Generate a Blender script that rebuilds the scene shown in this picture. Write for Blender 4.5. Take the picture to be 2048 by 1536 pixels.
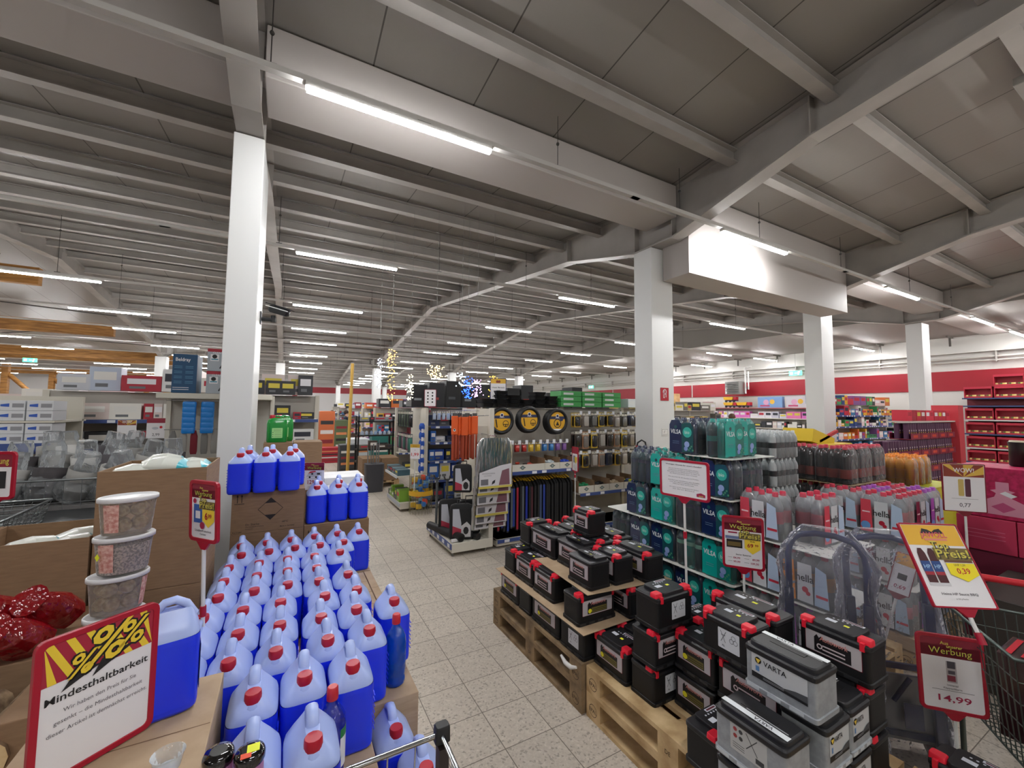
import bpy, math, random
from mathutils import Matrix, Vector
random.seed(7)
for o in list(bpy.data.objects): bpy.data.objects.remove(o)
C = bpy.context.scene.collection
sc = bpy.context.scene
PI = math.pi
H = 1.82
# ---- camera -------------------------------------------------------------
FPX, YAW, PIT, ROL = 818.765, math.radians(28.7536), math.radians(3.5954), math.radians(0.5663)
_f = Vector((math.sin(YAW)*math.cos(PIT), math.cos(YAW)*math.cos(PIT), math.sin(PIT)))
_r = Vector((math.cos(YAW), -math.sin(YAW), 0)); _u = _r.cross(_f)
_r2 = _r*math.cos(ROL)+_u*math.sin(ROL); _u2 = -_r*math.sin(ROL)+_u*math.cos(ROL)
cam = bpy.data.cameras.new('camera'); camo = bpy.data.objects.new('camera', cam); C.objects.link(camo)
cam.sensor_width = 36; cam.lens = 36*FPX/2048; cam.clip_start = 0.05; cam.clip_end = 200
m = Matrix.Identity(4)
for i in range(3):
    m[i][0] = _r2[i]; m[i][1] = _u2[i]; m[i][2] = -_f[i]
m[0][3], m[1][3], m[2][3] = 0, 0, H
camo.matrix_world = m
sc.camera = camo
# ---- world, exposure ----------------------------------------------------
w = bpy.data.worlds.new('world'); sc.world = w; w.use_nodes = True
w.node_tree.nodes['Background'].inputs[0].default_value = (0.9, 0.95, 1, 1)
w.node_tree.nodes['Background'].inputs[1].default_value = 0.3
sc.view_settings.view_transform = 'Standard'; sc.view_settings.look = 'None'
sc.view_settings.gamma = 1; sc.view_settings.use_curve_mapping = False
sc.view_settings.exposure = 0.0
LAMP_STRENGTH = 150.0
cy = sc.cycles
cy.max_bounces = 8; cy.diffuse_bounces = 4; cy.glossy_bounces = 3; cy.transmission_bounces = 4
cy.transparent_max_bounces = 24; cy.caustics_reflective = False; cy.caustics_refractive = False
cy.use_denoising = True; cy.sample_clamp_indirect = 4; cy.use_light_tree = True
cy.use_adaptive_sampling = True; cy.adaptive_threshold = 0.02

# ---- materials ----------------------------------------------------------
def lin(h):
    if isinstance(h, str):
        c = [int(h[i:i+2], 16)/255 for i in (0, 2, 4)]
        return tuple(x/12.92 if x <= .04045 else ((x+.055)/1.055)**2.4 for x in c)
    return tuple(h)
_M = {}
def mat(hexc, rough=.5, metal=0, spec=.5, emit=0, alpha=1, coat=0):
    k = (hexc, rough, metal, spec, emit, alpha, coat)
    if k in _M: return _M[k]
    m = bpy.data.materials.new('paint_'+str(hexc)); m.use_nodes = True
    b = m.node_tree.nodes['Principled BSDF']; c = lin(hexc)
    b.inputs['Base Color'].default_value = (*c, 1); b.inputs['Roughness'].default_value = rough
    b.inputs['Metallic'].default_value = metal; b.inputs['Specular IOR Level'].default_value = spec
    b.inputs['Coat Weight'].default_value = coat
    if emit: b.inputs['Emission Color'].default_value = (*c, 1); b.inputs['Emission Strength'].default_value = emit
    if alpha < 1: b.inputs['Alpha'].default_value = alpha
    _M[k] = m; return m
def nodemat(name):
    m = bpy.data.materials.new(name); m.use_nodes = True
    return m, m.node_tree, m.node_tree.nodes['Principled BSDF']
def N(t, kind, **kw):
    n = t.nodes.new(kind)
    for k, v in kw.items():
        if k in n.inputs: n.inputs[k].default_value = v
        else: setattr(n, k, v)
    return n
def film(name, hexc, opac, rough=.12, gloss=.5):
    """thin clear plastic: see-through with a glossy coat, crinkled"""
    m = bpy.data.materials.new(name); m.use_nodes = True; t = m.node_tree; t.nodes.remove(t.nodes['Principled BSDF'])
    out = t.nodes['Material Output']
    tr = N(t, 'ShaderNodeBsdfTransparent'); c = lin(hexc); tr.inputs[0].default_value = (*[min(1, x**.25) for x in c], 1)
    p = N(t, 'ShaderNodeBsdfPrincipled'); p.inputs['Base Color'].default_value = (*c, 1); p.inputs['Roughness'].default_value = rough
    p.inputs['Specular IOR Level'].default_value = 1.0*gloss+.3
    no = N(t, 'ShaderNodeTexNoise', Scale=26., Detail=2.); tc = N(t, 'ShaderNodeTexCoord'); t.links.new(tc.outputs['Object'], no.inputs['Vector'])
    bu = N(t, 'ShaderNodeBump', Strength=.6, Distance=.02); t.links.new(no.outputs[0], bu.inputs['Height']); t.links.new(bu.outputs[0], p.inputs['Normal'])
    fr = N(t, 'ShaderNodeFresnel', IOR=1.5); t.links.new(bu.outputs[0], fr.inputs['Normal'])
    ma = N(t, 'ShaderNodeMath', operation='ADD', use_clamp=True); t.links.new(fr.outputs[0], ma.inputs[0]); ma.inputs[1].default_value = opac
    mx = N(t, 'ShaderNodeMixShader'); t.links.new(ma.outputs[0], mx.inputs[0]); t.links.new(tr.outputs[0], mx.inputs[1]); t.links.new(p.outputs[0], mx.inputs[2])
    t.links.new(mx.outputs[0], out.inputs[0]); return m
def noisy(name, h1, h2, scale, rough=.6, stretch=(1, 1, 1), bump=0, detail=4, coord='Object', ramp=(.35, .65), metal=0):
    m, t, b = nodemat(name)
    tc = N(t, 'ShaderNodeTexCoord'); mp = N(t, 'ShaderNodeMapping'); mp.inputs['Scale'].default_value = stretch
    t.links.new(tc.outputs[coord], mp.inputs[0])
    n = N(t, 'ShaderNodeTexNoise', Scale=float(scale), Detail=float(detail)); t.links.new(mp.outputs[0], n.inputs['Vector'])
    r = N(t, 'ShaderNodeValToRGB'); r.color_ramp.elements[0].position, r.color_ramp.elements[1].position = ramp
    r.color_ramp.elements[0].color = (*lin(h1), 1); r.color_ramp.elements[1].color = (*lin(h2), 1)
    t.links.new(n.outputs[0], r.inputs[0]); t.links.new(r.outputs[0], b.inputs['Base Color'])
    b.inputs['Roughness'].default_value = rough; b.inputs['Metallic'].default_value = metal
    if bump:
        bu = N(t, 'ShaderNodeBump', Strength=float(bump), Distance=.01); t.links.new(n.outputs[0], bu.inputs['Height']); t.links.new(bu.outputs[0], b.inputs['Normal'])
    return m
def floor_mat():
    m, t, b = nodemat('terrazzo_tiles')
    g = N(t, 'ShaderNodeNewGeometry'); sep = N(t, 'ShaderNodeSeparateXYZ'); t.links.new(g.outputs['Position'], sep.inputs[0])
    ds = []
    cells = []
    for ax, off in ((0, .2035), (1, .243)):
        a = N(t, 'ShaderNodeMath', operation='SUBTRACT'); t.links.new(sep.outputs[ax], a.inputs[0]); a.inputs[1].default_value = off
        d = N(t, 'ShaderNodeMath', operation='DIVIDE'); t.links.new(a.outputs[0], d.inputs[0]); d.inputs[1].default_value = .2995
        fl = N(t, 'ShaderNodeMath', operation='FLOOR'); t.links.new(d.outputs[0], fl.inputs[0]); cells.append(fl)
        fr = N(t, 'ShaderNodeMath', operation='PINGPONG'); t.links.new(d.outputs[0], fr.inputs[0]); fr.inputs[1].default_value = .5
        ds.append(fr)
    mn = N(t, 'ShaderNodeMath', operation='MINIMUM'); t.links.new(ds[0].outputs[0], mn.inputs[0]); t.links.new(ds[1].outputs[0], mn.inputs[1])
    gr = N(t, 'ShaderNodeMath', operation='LESS_THAN'); t.links.new(mn.outputs[0], gr.inputs[0]); gr.inputs[1].default_value = .008
    # stone chips
    v = N(t, 'ShaderNodeTexVoronoi', Scale=95., feature='F1'); t.links.new(g.outputs['Position'], v.inputs['Vector'])
    n1 = N(t, 'ShaderNodeTexNoise', Scale=40., Detail=3.); t.links.new(g.outputs['Position'], n1.inputs['Vector'])
    r = N(t, 'ShaderNodeValToRGB'); e = r.color_ramp.elements
    e[0].position = 0; e[0].color = (*lin('6b645c'), 1); e[1].position = 1; e[1].color = (*lin('d9d0c4'), 1)
    for p_, c_ in ((.09, '857c72'), (.14, 'b9afa2'), (.55, 'c3b9ac'), (.9, 'cbc2b6')):
        x = r.color_ramp.elements.new(p_); x.color = (*lin(c_), 1)
    hsv = N(t, 'ShaderNodeSeparateColor'); t.links.new(v.outputs['Color'], hsv.inputs[0])
    t.links.new(hsv.outputs[0], r.inputs[0])
    n2 = N(t, 'ShaderNodeValToRGB'); n2.color_ramp.elements[0].position = .4; n2.color_ramp.elements[1].position = .68
    n2.color_ramp.elements[0].color = (*lin('beb4a7'), 1); n2.color_ramp.elements[1].color = (*lin('cfc5b8'), 1); t.links.new(n1.outputs[0], n2.inputs[0])
    mi = N(t, 'ShaderNodeMixRGB', blend_type='MIX'); mi.inputs[0].default_value = .5; t.links.new(r.outputs[0], mi.inputs[1]); t.links.new(n2.outputs[0], mi.inputs[2])
    cb = N(t, 'ShaderNodeCombineXYZ'); t.links.new(cells[0].outputs[0], cb.inputs[0]); t.links.new(cells[1].outputs[0], cb.inputs[1])
    wn = N(t, 'ShaderNodeTexWhiteNoise'); t.links.new(cb.outputs[0], wn.inputs['Vector'])
    mr = N(t, 'ShaderNodeMapRange'); mr.inputs[3].default_value = .9; mr.inputs[4].default_value = 1.04; t.links.new(wn.outputs[0], mr.inputs[0])
    mm = N(t, 'ShaderNodeVectorMath', operation='SCALE'); t.links.new(mi.outputs[0], mm.inputs[0]); t.links.new(mr.outputs[0], mm.inputs['Scale'])
    mg = N(t, 'ShaderNodeMixRGB'); t.links.new(gr.outputs[0], mg.inputs[0]); t.links.new(mm.outputs[0], mg.inputs[1]); mg.inputs[2].default_value = (*lin('6f665c'), 1)
    t.links.new(mg.outputs[0], b.inputs['Base Color']); b.inputs['Roughness'].default_value = .42
    return m
def ceil_mat():
    m, t, b = nodemat('roof_panels')
    g = N(t, 'ShaderNodeNewGeometry'); sep = N(t, 'ShaderNodeSeparateXYZ'); t.links.new(g.outputs['Position'], sep.inputs[0])
    a = N(t, 'ShaderNodeMath', operation='ADD'); t.links.new(sep.outputs[0], a.inputs[0]); a.inputs[1].default_value = 100.42
    fr = N(t, 'ShaderNodeMath', operation='PINGPONG'); t.links.new(a.outputs[0], fr.inputs[0]); fr.inputs[1].default_value = .5
    lt = N(t, 'ShaderNodeMath', operation='LESS_THAN'); t.links.new(fr.outputs[0], lt.inputs[0]); lt.inputs[1].default_value = .007
    wv = N(t, 'ShaderNodeMath', operation='PINGPONG'); t.links.new(sep.outputs[0], wv.inputs[0]); wv.inputs[1].default_value = .05
    bu = N(t, 'ShaderNodeBump', Strength=.15, Distance=.02); t.links.new(wv.outputs[0], bu.inputs['Height']); t.links.new(bu.outputs[0], b.inputs['Normal'])
    mx = N(t, 'ShaderNodeMixRGB'); t.links.new(lt.outputs[0], mx.inputs[0]); mx.inputs[1].default_value = (*lin('8e8a85'), 1); mx.inputs[2].default_value = (*lin('4d4a46'), 1)
    t.links.new(mx.outputs[0], b.inputs['Base Color']); b.inputs['Roughness'].default_value = .38
    return m
WHITE = mat('e8e8e6', .5); STEEL = noisy('grey_steel_paint', 'a5a19c', 'aeaaa5', 3, .5); CHROME = mat('c9ccd0', .22, 1)
DARKWIRE = mat('54585a', .35, .8); BLACK = mat('101012', .45); RED = mat('c1182b', .4); SIGNRED = mat('a8122e', .35)
PAPER = mat('e9e7ea', .55); YEL = mat('f0cf3c', .5); INK = mat('1b1a1c', .6); CREAM = mat('d9d6cb', .5)
CARD = noisy('cardboard', '866a50', '917458', 14, .8, (1, 1, 6)); CARDL = noisy('light_cardboard', 'ab9275', 'b79f82', 12, .8, (1, 1, 6))
WOOD = noisy('pallet_wood', 'a98a5f', 'd5b98c', 7, .75, (1, 1, 1), .2, 6)
WOODD = noisy('old_pallet_wood', '6e5b44', '9a8160', 9, .8, (1, 1, 1), .2, 6)
GLULAM = noisy('glulam_timber', '8a5d2c', 'b98443', 2, .6, (1, 1, 8))

# ---- mesh builder -------------------------------------------------------
_TX = {}
def text_mesh(s, bold):
    k = (s, bold)
    if k in _TX: return _TX[k]
    cu = bpy.data.curves.new('t', 'FONT'); cu.body = s; cu.size = 1; cu.resolution_u = 2; cu.offset = .013 if bold else 0
    ob = bpy.data.objects.new('t', cu)
    me = bpy.data.meshes.new_from_object(ob)
    v = [tuple(x.co[:2]) for x in me.vertices]; f = [tuple(p.vertices) for p in me.polygons]
    bpy.data.objects.remove(ob); bpy.data.curves.remove(cu); bpy.data.meshes.remove(me)
    x0 = min((a[0] for a in v), default=0); x1 = max((a[0] for a in v), default=1)
    _TX[k] = (v, f, x0, x1); return _TX[k]
class G:
    def __init__(s): s.v = []; s.f = []; s.mi = []; s.mats = []; s.sm = []; s.T = None
    def add(s, vs, fs, mt, smooth=False):
        if mt not in s.mats: s.mats.append(mt)
        k = s.mats.index(mt); n = len(s.v)
        if s.T is not None: vs = [s.T @ Vector(a) for a in vs]
        s.v.extend([tuple(a) for a in vs]); s.f.extend([tuple(i+n for i in f) for f in fs])
        s.mi.extend([k]*len(fs)); s.sm.extend([smooth]*len(fs)); return s
    def box(s, x0, x1, y0, y1, z0, z1, mt):
        return s.add([(x0,y0,z0),(x1,y0,z0),(x1,y1,z0),(x0,y1,z0),(x0,y0,z1),(x1,y0,z1),(x1,y1,z1),(x0,y1,z1)],
              [(0,3,2,1),(4,5,6,7),(0,1,5,4),(1,2,6,5),(2,3,7,6),(3,0,4,7)], mt)
    def loft(s, rings, mt, caps=(True, True), smooth=True, closed=True):
        n = len(rings[0]); vs = [p for r in rings for p in r]; fs = []
        for i in range(len(rings)-1):
            for j in range(n if closed else n-1):
                a = i*n+j; b = i*n+(j+1) % n; fs.append((a, b, b+n, a+n))
        s.add(vs, fs, mt, smooth)
        if caps[0]: s.add(rings[0], [tuple(reversed(range(n)))], mt)
        if caps[1]: s.add(rings[-1], [tuple(range(n))], mt)
        return s
    def lathe(s, prof, n, mt, c=(0, 0), sx=1, sy=1, caps=(True, True), smooth=True, z0=0):
        return s.loft([[(c[0]+r*sx*math.cos(2*PI*j/n), c[1]+r*sy*math.sin(2*PI*j/n), z0+z) for j in range(n)] for r, z in prof], mt, caps, smooth)
    def rbox(s, hx, hy, secs, mt, e=5, n=24, c=(0, 0), smooth=True, caps=(True, True), mats=None):
        """rounded-rectangle loft; secs = [(z, scale_x, scale_y, dx, dy)...]"""
        rings = []
        for sec in secs:
            z, kx, ky = sec[:3]; dx, dy = (sec[3:5] if len(sec) > 3 else (0, 0)); r = []
            for j in range(n):
                a = 2*PI*(j+.5)/n; ca, sa = math.cos(a), math.sin(a)
                r.append((c[0]+dx+hx*kx*math.copysign(abs(ca)**(2/e), ca), c[1]+dy+hy*ky*math.copysign(abs(sa)**(2/e), sa), z))
            rings.append(r)
        if mats is None: return s.loft(rings, mt, caps, smooth)
        for i in range(len(rings)-1): s.loft(rings[i:i+2], mats[i], (caps[0] and i == 0, caps[1] and i == len(rings)-2), smooth)
        return s
    def tube(s, pts, r, mt, n=8, closed=False, caps=True):
        P = [Vector(p) for p in pts]; rings = []; L = len(P); up = None
        for i, p in enumerate(P):
            d = ((P[(i+1) % L]-P[i-1]) if closed else (P[min(i+1, L-1)]-P[max(i-1, 0)])).normalized()
            if up is None: up = Vector((0, 0, 1)) if abs(d.z) < .9 else Vector((1, 0, 0))
            a = d.cross(up).normalized(); b = a.cross(d).normalized(); up = b
            rr = r[i] if isinstance(r, (list, tuple)) else r
            rings.append([tuple(p+a*rr*math.cos(2*PI*j/n)+b*rr*math.sin(2*PI*j/n)) for j in range(n)])
        if closed: rings.append(rings[0])
        return s.loft(rings, mt, (caps and not closed,)*2)
    def ball(s, c, r, mt, n=12, m_=7, sc_=(1, 1, 1)):
        rings = [[(c[0]+r*sc_[0]*math.sin(PI*i/m_)*math.cos(2*PI*j/n), c[1]+r*sc_[1]*math.sin(PI*i/m_)*math.sin(2*PI*j/n), c[2]-r*sc_[2]*math.cos(PI*i/m_)) for j in range(n)] for i in range(1, m_)]
        return s.loft(rings, mt)
    def prism(s, poly, a0, a1, mt, axis=1):
        """polygon (two remaining axes) extruded along axis"""
        def pt(p, a): return (a, p[0], p[1]) if axis == 0 else ((p[0], a, p[1]) if axis == 1 else (p[0], p[1], a))
        n = len(poly); vs = [pt(p, a0) for p in poly]+[pt(p, a1) for p in poly]
        return s.add(vs, [tuple(reversed(range(n))), tuple(range(n, 2*n))]+[(j, (j+1) % n, (j+1) % n+n, j+n) for j in range(n)], mt)
    def build(s, name, parent=None, loc=None, rz=0, T=None, bev=0, **tags):
        me = bpy.data.meshes.new(name); me.from_pydata(s.v, [], s.f)
        for x in s.mats: me.materials.append(x)
        me.polygons.foreach_set('material_index', s.mi); me.polygons.foreach_set('use_smooth', s.sm); me.update()
        o = bpy.data.objects.new(name, me); C.objects.link(o)
        if parent: o.parent = parent
        if loc is not None: o.location = loc
        if rz: o.rotation_euler = (0, 0, rz)
        if bev:
            b = o.modifiers.new('b', 'BEVEL'); b.width = bev; b.segments = 2; b.limit_method = 'ANGLE'
        for k, v in tags.items(): o[k] = v
        return o
class Pr:
    """flat print on a plane: origin o, axes u (right), v (up), n (out); layers stack outwards"""
    def __init__(s, g, o, u=(1, 0, 0), v=(0, 0, 1), n=(0, -1, 0), step=.0006):
        s.g = g; s.o = Vector(o); s.u = Vector(u).normalized(); s.v = Vector(v).normalized(); s.n = Vector(n).normalized(); s.st = step
    def p(s, a, b, l): return tuple(s.o+s.u*a+s.v*b+s.n*(s.st*l))
    def poly(s, pts, mt, l=1): s.g.add([s.p(a, b, l) for a, b in pts], [tuple(range(len(pts)))], mt); return s
    def rect(s, a0, b0, a1, b1, mt, l=1): return s.poly([(a0, b0), (a1, b0), (a1, b1), (a0, b1)], mt, l)
    def disc(s, a, b, r, mt, l=1, k=16, sy=1): return s.poly([(a+r*math.cos(2*PI*i/k), b+r*sy*math.sin(2*PI*i/k)) for i in range(k)], mt, l)
    def ring(s, a, b, r, w_, mt, l=1, k=20):
        for i in range(k):
            t0, t1 = 2*PI*i/k, 2*PI*(i+1)/k
            s.poly([(a+r*math.cos(t0), b+r*math.sin(t0)), (a+r*math.cos(t1), b+r*math.sin(t1)), (a+(r-w_)*math.cos(t1), b+(r-w_)*math.sin(t1)), (a+(r-w_)*math.cos(t0), b+(r-w_)*math.sin(t0))], mt, l)
        return s
    def line(s, a0, b0, a1, b1, w_, mt, l=1):
        d = Vector((a1-a0, b1-b0)); d.normalize(); q = Vector((-d.y, d.x))*w_/2
        return s.poly([(a0-q.x, b0-q.y), (a1-q.x, b1-q.y), (a1+q.x, b1+q.y), (a0+q.x, b0+q.y)], mt, l)
    def text(s, t, a, b, h, mt, l=2, w_=None, al='c', bold=True, slant=0, rot=0):
        v, f, x0, x1 = text_mesh(t, bold); k = h/.72; kx = k
        if w_ is not None: kx = w_/(x1-x0)
        W = (x1-x0)*kx; off = {'c': -W/2, 'l': 0, 'r': -W}[al]; cr, sr = math.cos(rot), math.sin(rot); vs = []
        for x, y in v:
            px = off+(x-x0)*kx+y*k*slant; py = y*k
            vs.append(s.p(a+px*cr-py*sr, b+px*sr+py*cr, l))
        s.g.add(vs, f, mt); return s
def empty(name, loc, label, cat, group=None, rz=0, tilt=None):
    o = bpy.data.objects.new(name, None); C.objects.link(o); o.empty_display_size = .05
    o.location = loc; o.rotation_euler = (0, 0, rz) if tilt is None else (tilt[0], tilt[1], rz)
    o['label'] = label; o['category'] = cat
    if group: o['group'] = group
    return o
def copy_tree(o, parent=None):
    c = o.copy(); C.objects.link(c); c.parent = parent
    for ch in KIDS.get(o.name, None) or [x for x in o.children]: copy_tree(ch, c)
    return c
KIDS = {}
def tag(o, label, cat, group=None):
    o['label'] = label; o['category'] = cat
    if group: o['group'] = group
    return o
def dup(proto, loc, rz, label, group=None, tilt=None):
    """copy a thing with its parts; the first use takes the thing itself"""
    if not proto.get('_used'): o = proto; proto['_used'] = 1
    else:
        if proto.name not in KIDS: pass
        o = copy_tree(proto)
    o.location = loc; o.rotation_euler = (0, 0, rz) if tilt is None else (tilt[0], tilt[1], rz)
    o['label'] = label
    if group: o['group'] = group
    return o
ORD = ['first', 'second', 'third', 'fourth', 'fifth', 'sixth', 'seventh', 'eighth', 'ninth', 'tenth', 'eleventh', 'twelfth', 'thirteenth', 'fourteenth', 'fifteenth', 'sixteenth']
# ==== the hall ===========================================================
XW, YB, XL, YN = 20.3, 50.0, -24.0, -9.0
def S(g, name, **k): return g.build(name, kind='structure', **k)
g = G(); g.add([(XL,YN,0),(XW,YN,0),(XW,YB,0),(XL,YB,0)], [(0,1,2,3)], floor_mat()); S(g, 'floor')
def roof(y):   # ceiling height over the row of gables
    p = (y-4.2) % 21.6; return 4.93+.1*min(p, 21.6-p)
ys = [YN, -6.6, 4.2, 15.0, 25.8, 36.6, 47.4, YB]
g = G(); cm = ceil_mat()
g.add([(x, y, roof(y)) for y in ys for x in (XL, XW)], [(2*i, 2*i+2, 2*i+3, 2*i+1) for i in range(len(ys)-1)], cm)
g.add([(x, y, roof(y)+.2) for y in ys for x in (XL, XW)], [(2*i, 2*i+1, 2*i+3, 2*i+2) for i in range(len(ys)-1)], cm); S(g, 'ceiling')
g = G(); g.box(14.95, XW, YN, 25.8, 4.5, 4.6, mat('8f8b86', .6)); g.box(14.9, 14.95, YN, 25.8, 4.5, 5.9, mat('8f8b86', .6)); S(g, 'ceiling')
WALLM = mat('cbc8c3', .55)
g = G(); g.box(XW, XW+.2, YN, YB, 0, 6.2, WALLM); S(g, 'wall_right')
g = G(); g.box(XL, XW, YB, YB+.2, 0, 6.3, mat('d6d4d4', .5)); S(g, 'wall_back')
g = G(); g.box(XL-.2, XL, YN, YB, 0, 6.3, mat('5a534a', .7)); S(g, 'wall_left')
g = G(); g.box(XL, XW, YN-.2, YN, 0, 6.3, WALLM); S(g, 'wall_front')
BAND = mat('960f22', .5)
g = G()
for a, b in ((-5, 3.1), (3.2, 9.05), (9.15, 15.5), (15.6, 22), (22.1, 30), (30.1, 49.9)): g.box(XW-.03, XW-.001, a, b, 2.62, 3.31, BAND)
S(g, 'trim_1')
g = G(); g.box(-8, XW-.05, YB-.03, YB-.001, 3.45, 4.1, BAND); S(g, 'trim_2')
# pipes, brackets and heater along the right wall
g = G()
for z, r in ((3.72, .035), (3.6, .028)): g.tube([(XW-.12, -6, z), (XW-.12, 45, z)], r, mat('b9b6b0', .4), 8)
g.box(XW-.18, XW-.012, -6, 45, 3.9, 3.93, mat('cfccc6', .5))
for k in range(17): g.box(XW-.15, XW-.012, -5+3*k, -4.96+3*k, 3.55, 3.9, STEEL)
tag(g.build('heating_pipe'), 'pair of pale pipes running along the wall above the red band', 'pipe')
for k in range(17):
    g = G(); y = 1.2+1.9*k; g.box(XW-.55, XW-.02, y, y+.05, 4.44, 4.5, mat('6c6862', .5)); g.box(XW-.3, XW-.26, y, y+.05, 4.15, 4.45, mat('55524e', .5)); g.build('ceiling_bracket', kind='structure')
def heater(loc, rz, label):
    t = empty('fan_heater', loc, label, 'heater', rz=rz)
    g = G(); g.box(-.38, .38, -.2, .2, -.32, .32, mat('9b9b98', .4, .5)); g.build('casing', t, bev=.01)
    g = G()
    for k in range(7): g.add([(-.34, -.26, -.27+k*.085), (.34, -.26, -.27+k*.085), (.34, -.2, -.22+k*.085), (-.34, -.2, -.22+k*.085)], [(0,1,2,3)], mat('8a8b8a', .35, .6))
    g.build('louvre', t)
    g = G(); g.box(-.3, .3, .2, .64, -.05, .05, mat('8a8a88', .4, .5)); g.build('bracket', t)
    g = G(); g.tube([(.5, .1, -.3), (.5, .1, 1.0), (.8, .1, 1.0)], .04, WHITE); g.tube([(.65, .1, -.1), (.65, .1, .8)], .03, WHITE); g.build('pipe', t)
heater((XW-.65, 12.6, 3.02), -PI/2, 'grey fan heater with louvres mounted on the red band')
# roof frames
def profile(y):   # underside of the haunched rafters
    p = (y-4.2) % 21.6; p = min(p, 21.6-p)
    if p < .35: return 4.25
    if p < 2.1: return 4.25+(p-.35)*.43/1.75
    return 4.68+(p-2.1)*(.97/8.7)
def frame(x0, name, ymax=YB-.1, ymin=YN+.1):
    g = G(); k = []
    y = ymin
    base = [-6.6, 15, 36.6, 58]
    for c in (4.2, 25.8, 47.4, -17.4):
        k += [c-2.1, c-.35, c+.35, c+2.1]
    k = sorted([a for a in k+base if ymin < a < ymax]+[ymin, ymax])
    w2 = .105
    for a, b in zip(k, k[1:]):
        za, zb = profile(a+1e-4), profile(b-1e-4); ra, rb = roof(a), roof(b)
        for (x1, x2, d0, d1) in ((x0-w2, x0+w2, 0, .02), (x0-.008, x0+.008, .02, None)):
            ta, tb = (za+d1, zb+d1) if d1 else (ra-.012, rb-.012)
            g.add([(x1,a,za+d0),(x2,a,za+d0),(x2,b,zb+d0),(x1,b,zb+d0),(x1,a,ta),(x2,a,ta),(x2,b,tb),(x1,b,tb)],
                  [(0,3,2,1),(4,5,6,7),(0,1,5,4),(1,2,6,5),(2,3,7,6),(3,0,4,7)], STEEL)
        g.add([(x0-w2,a,ra-.015),(x0+w2,a,ra-.015),(x0+w2,b,rb-.015),(x0-w2,b,rb-.015)], [(0,3,2,1)], STEEL)
        for xs in (x0-w2+.005, x0+w2-.015): g.box(xs if xs < x0 else x0, x0 if xs < x0 else xs+.01, b-.012, b, zb+.02, rb-.02, STEEL)
    S(g, name)
for x in (-5.45, -.38, 4.74, 9.57, 14.72): frame(x, 'roof_beam')
# purlins
def purlin(y, x0=-5.35, x1=14.85):
    z = roof(y); g = G()
    xs = [x0, -.38, 4.74, 9.57, x1]
    for a, b in zip(xs, xs[1:]):
        a += .02; b -= .02
        g.box(a, b, y-.06, y+.06, z-.185, z-.172, STEEL); g.box(a, b, y-.006, y+.006, z-.172, z-.012, STEEL); g.box(a, b, y-.06, y+.06, z-.03, z-.018, STEEL)
    S(g, 'roof_purlin')
for k in range(8): purlin(2.97-1.055*k)
y = 5.42
while y < YB-.3:
    if abs((y-4.2) % 21.6) > .5: purlin(y)
    y += 1.09
# clad girders along the column row
GC = mat('b9b3af', .55)
def girder(x0, x1, z, y0=3.74, y1=4.29):
    g = G(); g.prism([(y0, z), (y1, z), (y1, roof(y1)-.03), (4.2, 4.9), (y0, roof(y0)-.03)], x0, x1, GC, 0); S(g, 'clad_beam', bev=.008)
girder(-5.3, -.5, 4.5); girder(-.26, 4.62, 4.5); girder(4.86, 9.45, 3.76, 3.74, 4.19); girder(9.7, 14.6, 4.45); girder(14.84, XW-.01, 4.45)
COL = mat('dfe0df', .45)
def column(x0, x1, y0, y1, z1, z0=0):
    g = G(); g.box(x0, x1, y0, y1, z0, z1, COL); return S(g, 'pillar', bev=.006)
column(-.5, -.265, 4.21, 5.0, 4.24); column(4.62, 5.07, 4.2, 4.54, 4.24); column(9.46, 9.93, 4.2, 4.53, 4.24); column(14.7, 15.2, 4.2, 4.53, 4.24)
for x in (-5.45, -.38, 4.74, 9.57, 14.72):
    column(x-.22, x+.22, 25.55, 26.05, 4.24); column(x-.22, x+.22, 47.1, 47.5, 4.24)
column(-5.67, -5.23, 4.0, 4.5, 4.24)
# timber hall on the left
for k, y in enumerate((10, 15.5, 21, 27, 33, 39, 45)):
    g = G(); g.box(-16.2, -15.9, y-.15, y+.15, 0, 4.5, GLULAM); S(g, 'timber_post')
    g = G(); g.box(XL, -5.9, y-.1, y+.1, roof(y)-.95, roof(y)-.5, GLULAM); S(g, 'timber_beam')
    g = G(); g.tube([(-16, y, 3.9), (-14.2, y, 1.9)], .13, GLULAM, 4); S(g, 'timber_brace')
for x in (-13.2, -11.4, -9.4, -7.6, -21):
    g = G(); g.box(x-.16, x+.16, 49.2, 49.5, 0, 5.4, GLULAM); S(g, 'timber_post')
for y in (13, 22):
    g = G()
    g.tube([(-5.6, y, 5.1), (-15.9, y+7, 4.6)], .02, mat('4d4a48', .5)); g.tube([(-5.6, y+7, 5.1), (-15.9, y, 4.6)], .02, mat('4d4a48', .5)); S(g, 'roof_tie')

# ---- strip lights -------------------------------------------------------
LX = [(-19.6, 1.55), (-14.7, 1.55), (-9.7, 1.55), (-4.83, 1.55), (.03, 1.56), (5.03, 1.55), (10.06, 1.55), (15.05, 1.6), (18.33, 1.6)]
LY = [-4.1, -.4, 3.35, 7.1, 10.8, 14.05, 17.0, 21.1, 24.5, 28.3, 31.75, 35.0, 38.5, 41.8, 45.4]
HL = 4.22
LAMPM = mat('ffffff', .5, emit=LAMP_STRENGTH); TRUNK = mat('c9c7c3', .45)
def lamp_proto(n):
    t = empty('strip_light', (0, 0, 0), 'x', 'ceiling light', 'bare strip lights in rows under the roof')
    g = G(); g.box(0, n, -.03, .03, .02, .0545, TRUNK); g.build('housing', t)
    g = G(); g.prism([(-.032, .02), (-.022, -.004), (.022, -.004), (.032, .02)], 0.01, n-.01, LAMPM, 0); g.build('diffuser', t)
    return t
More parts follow.
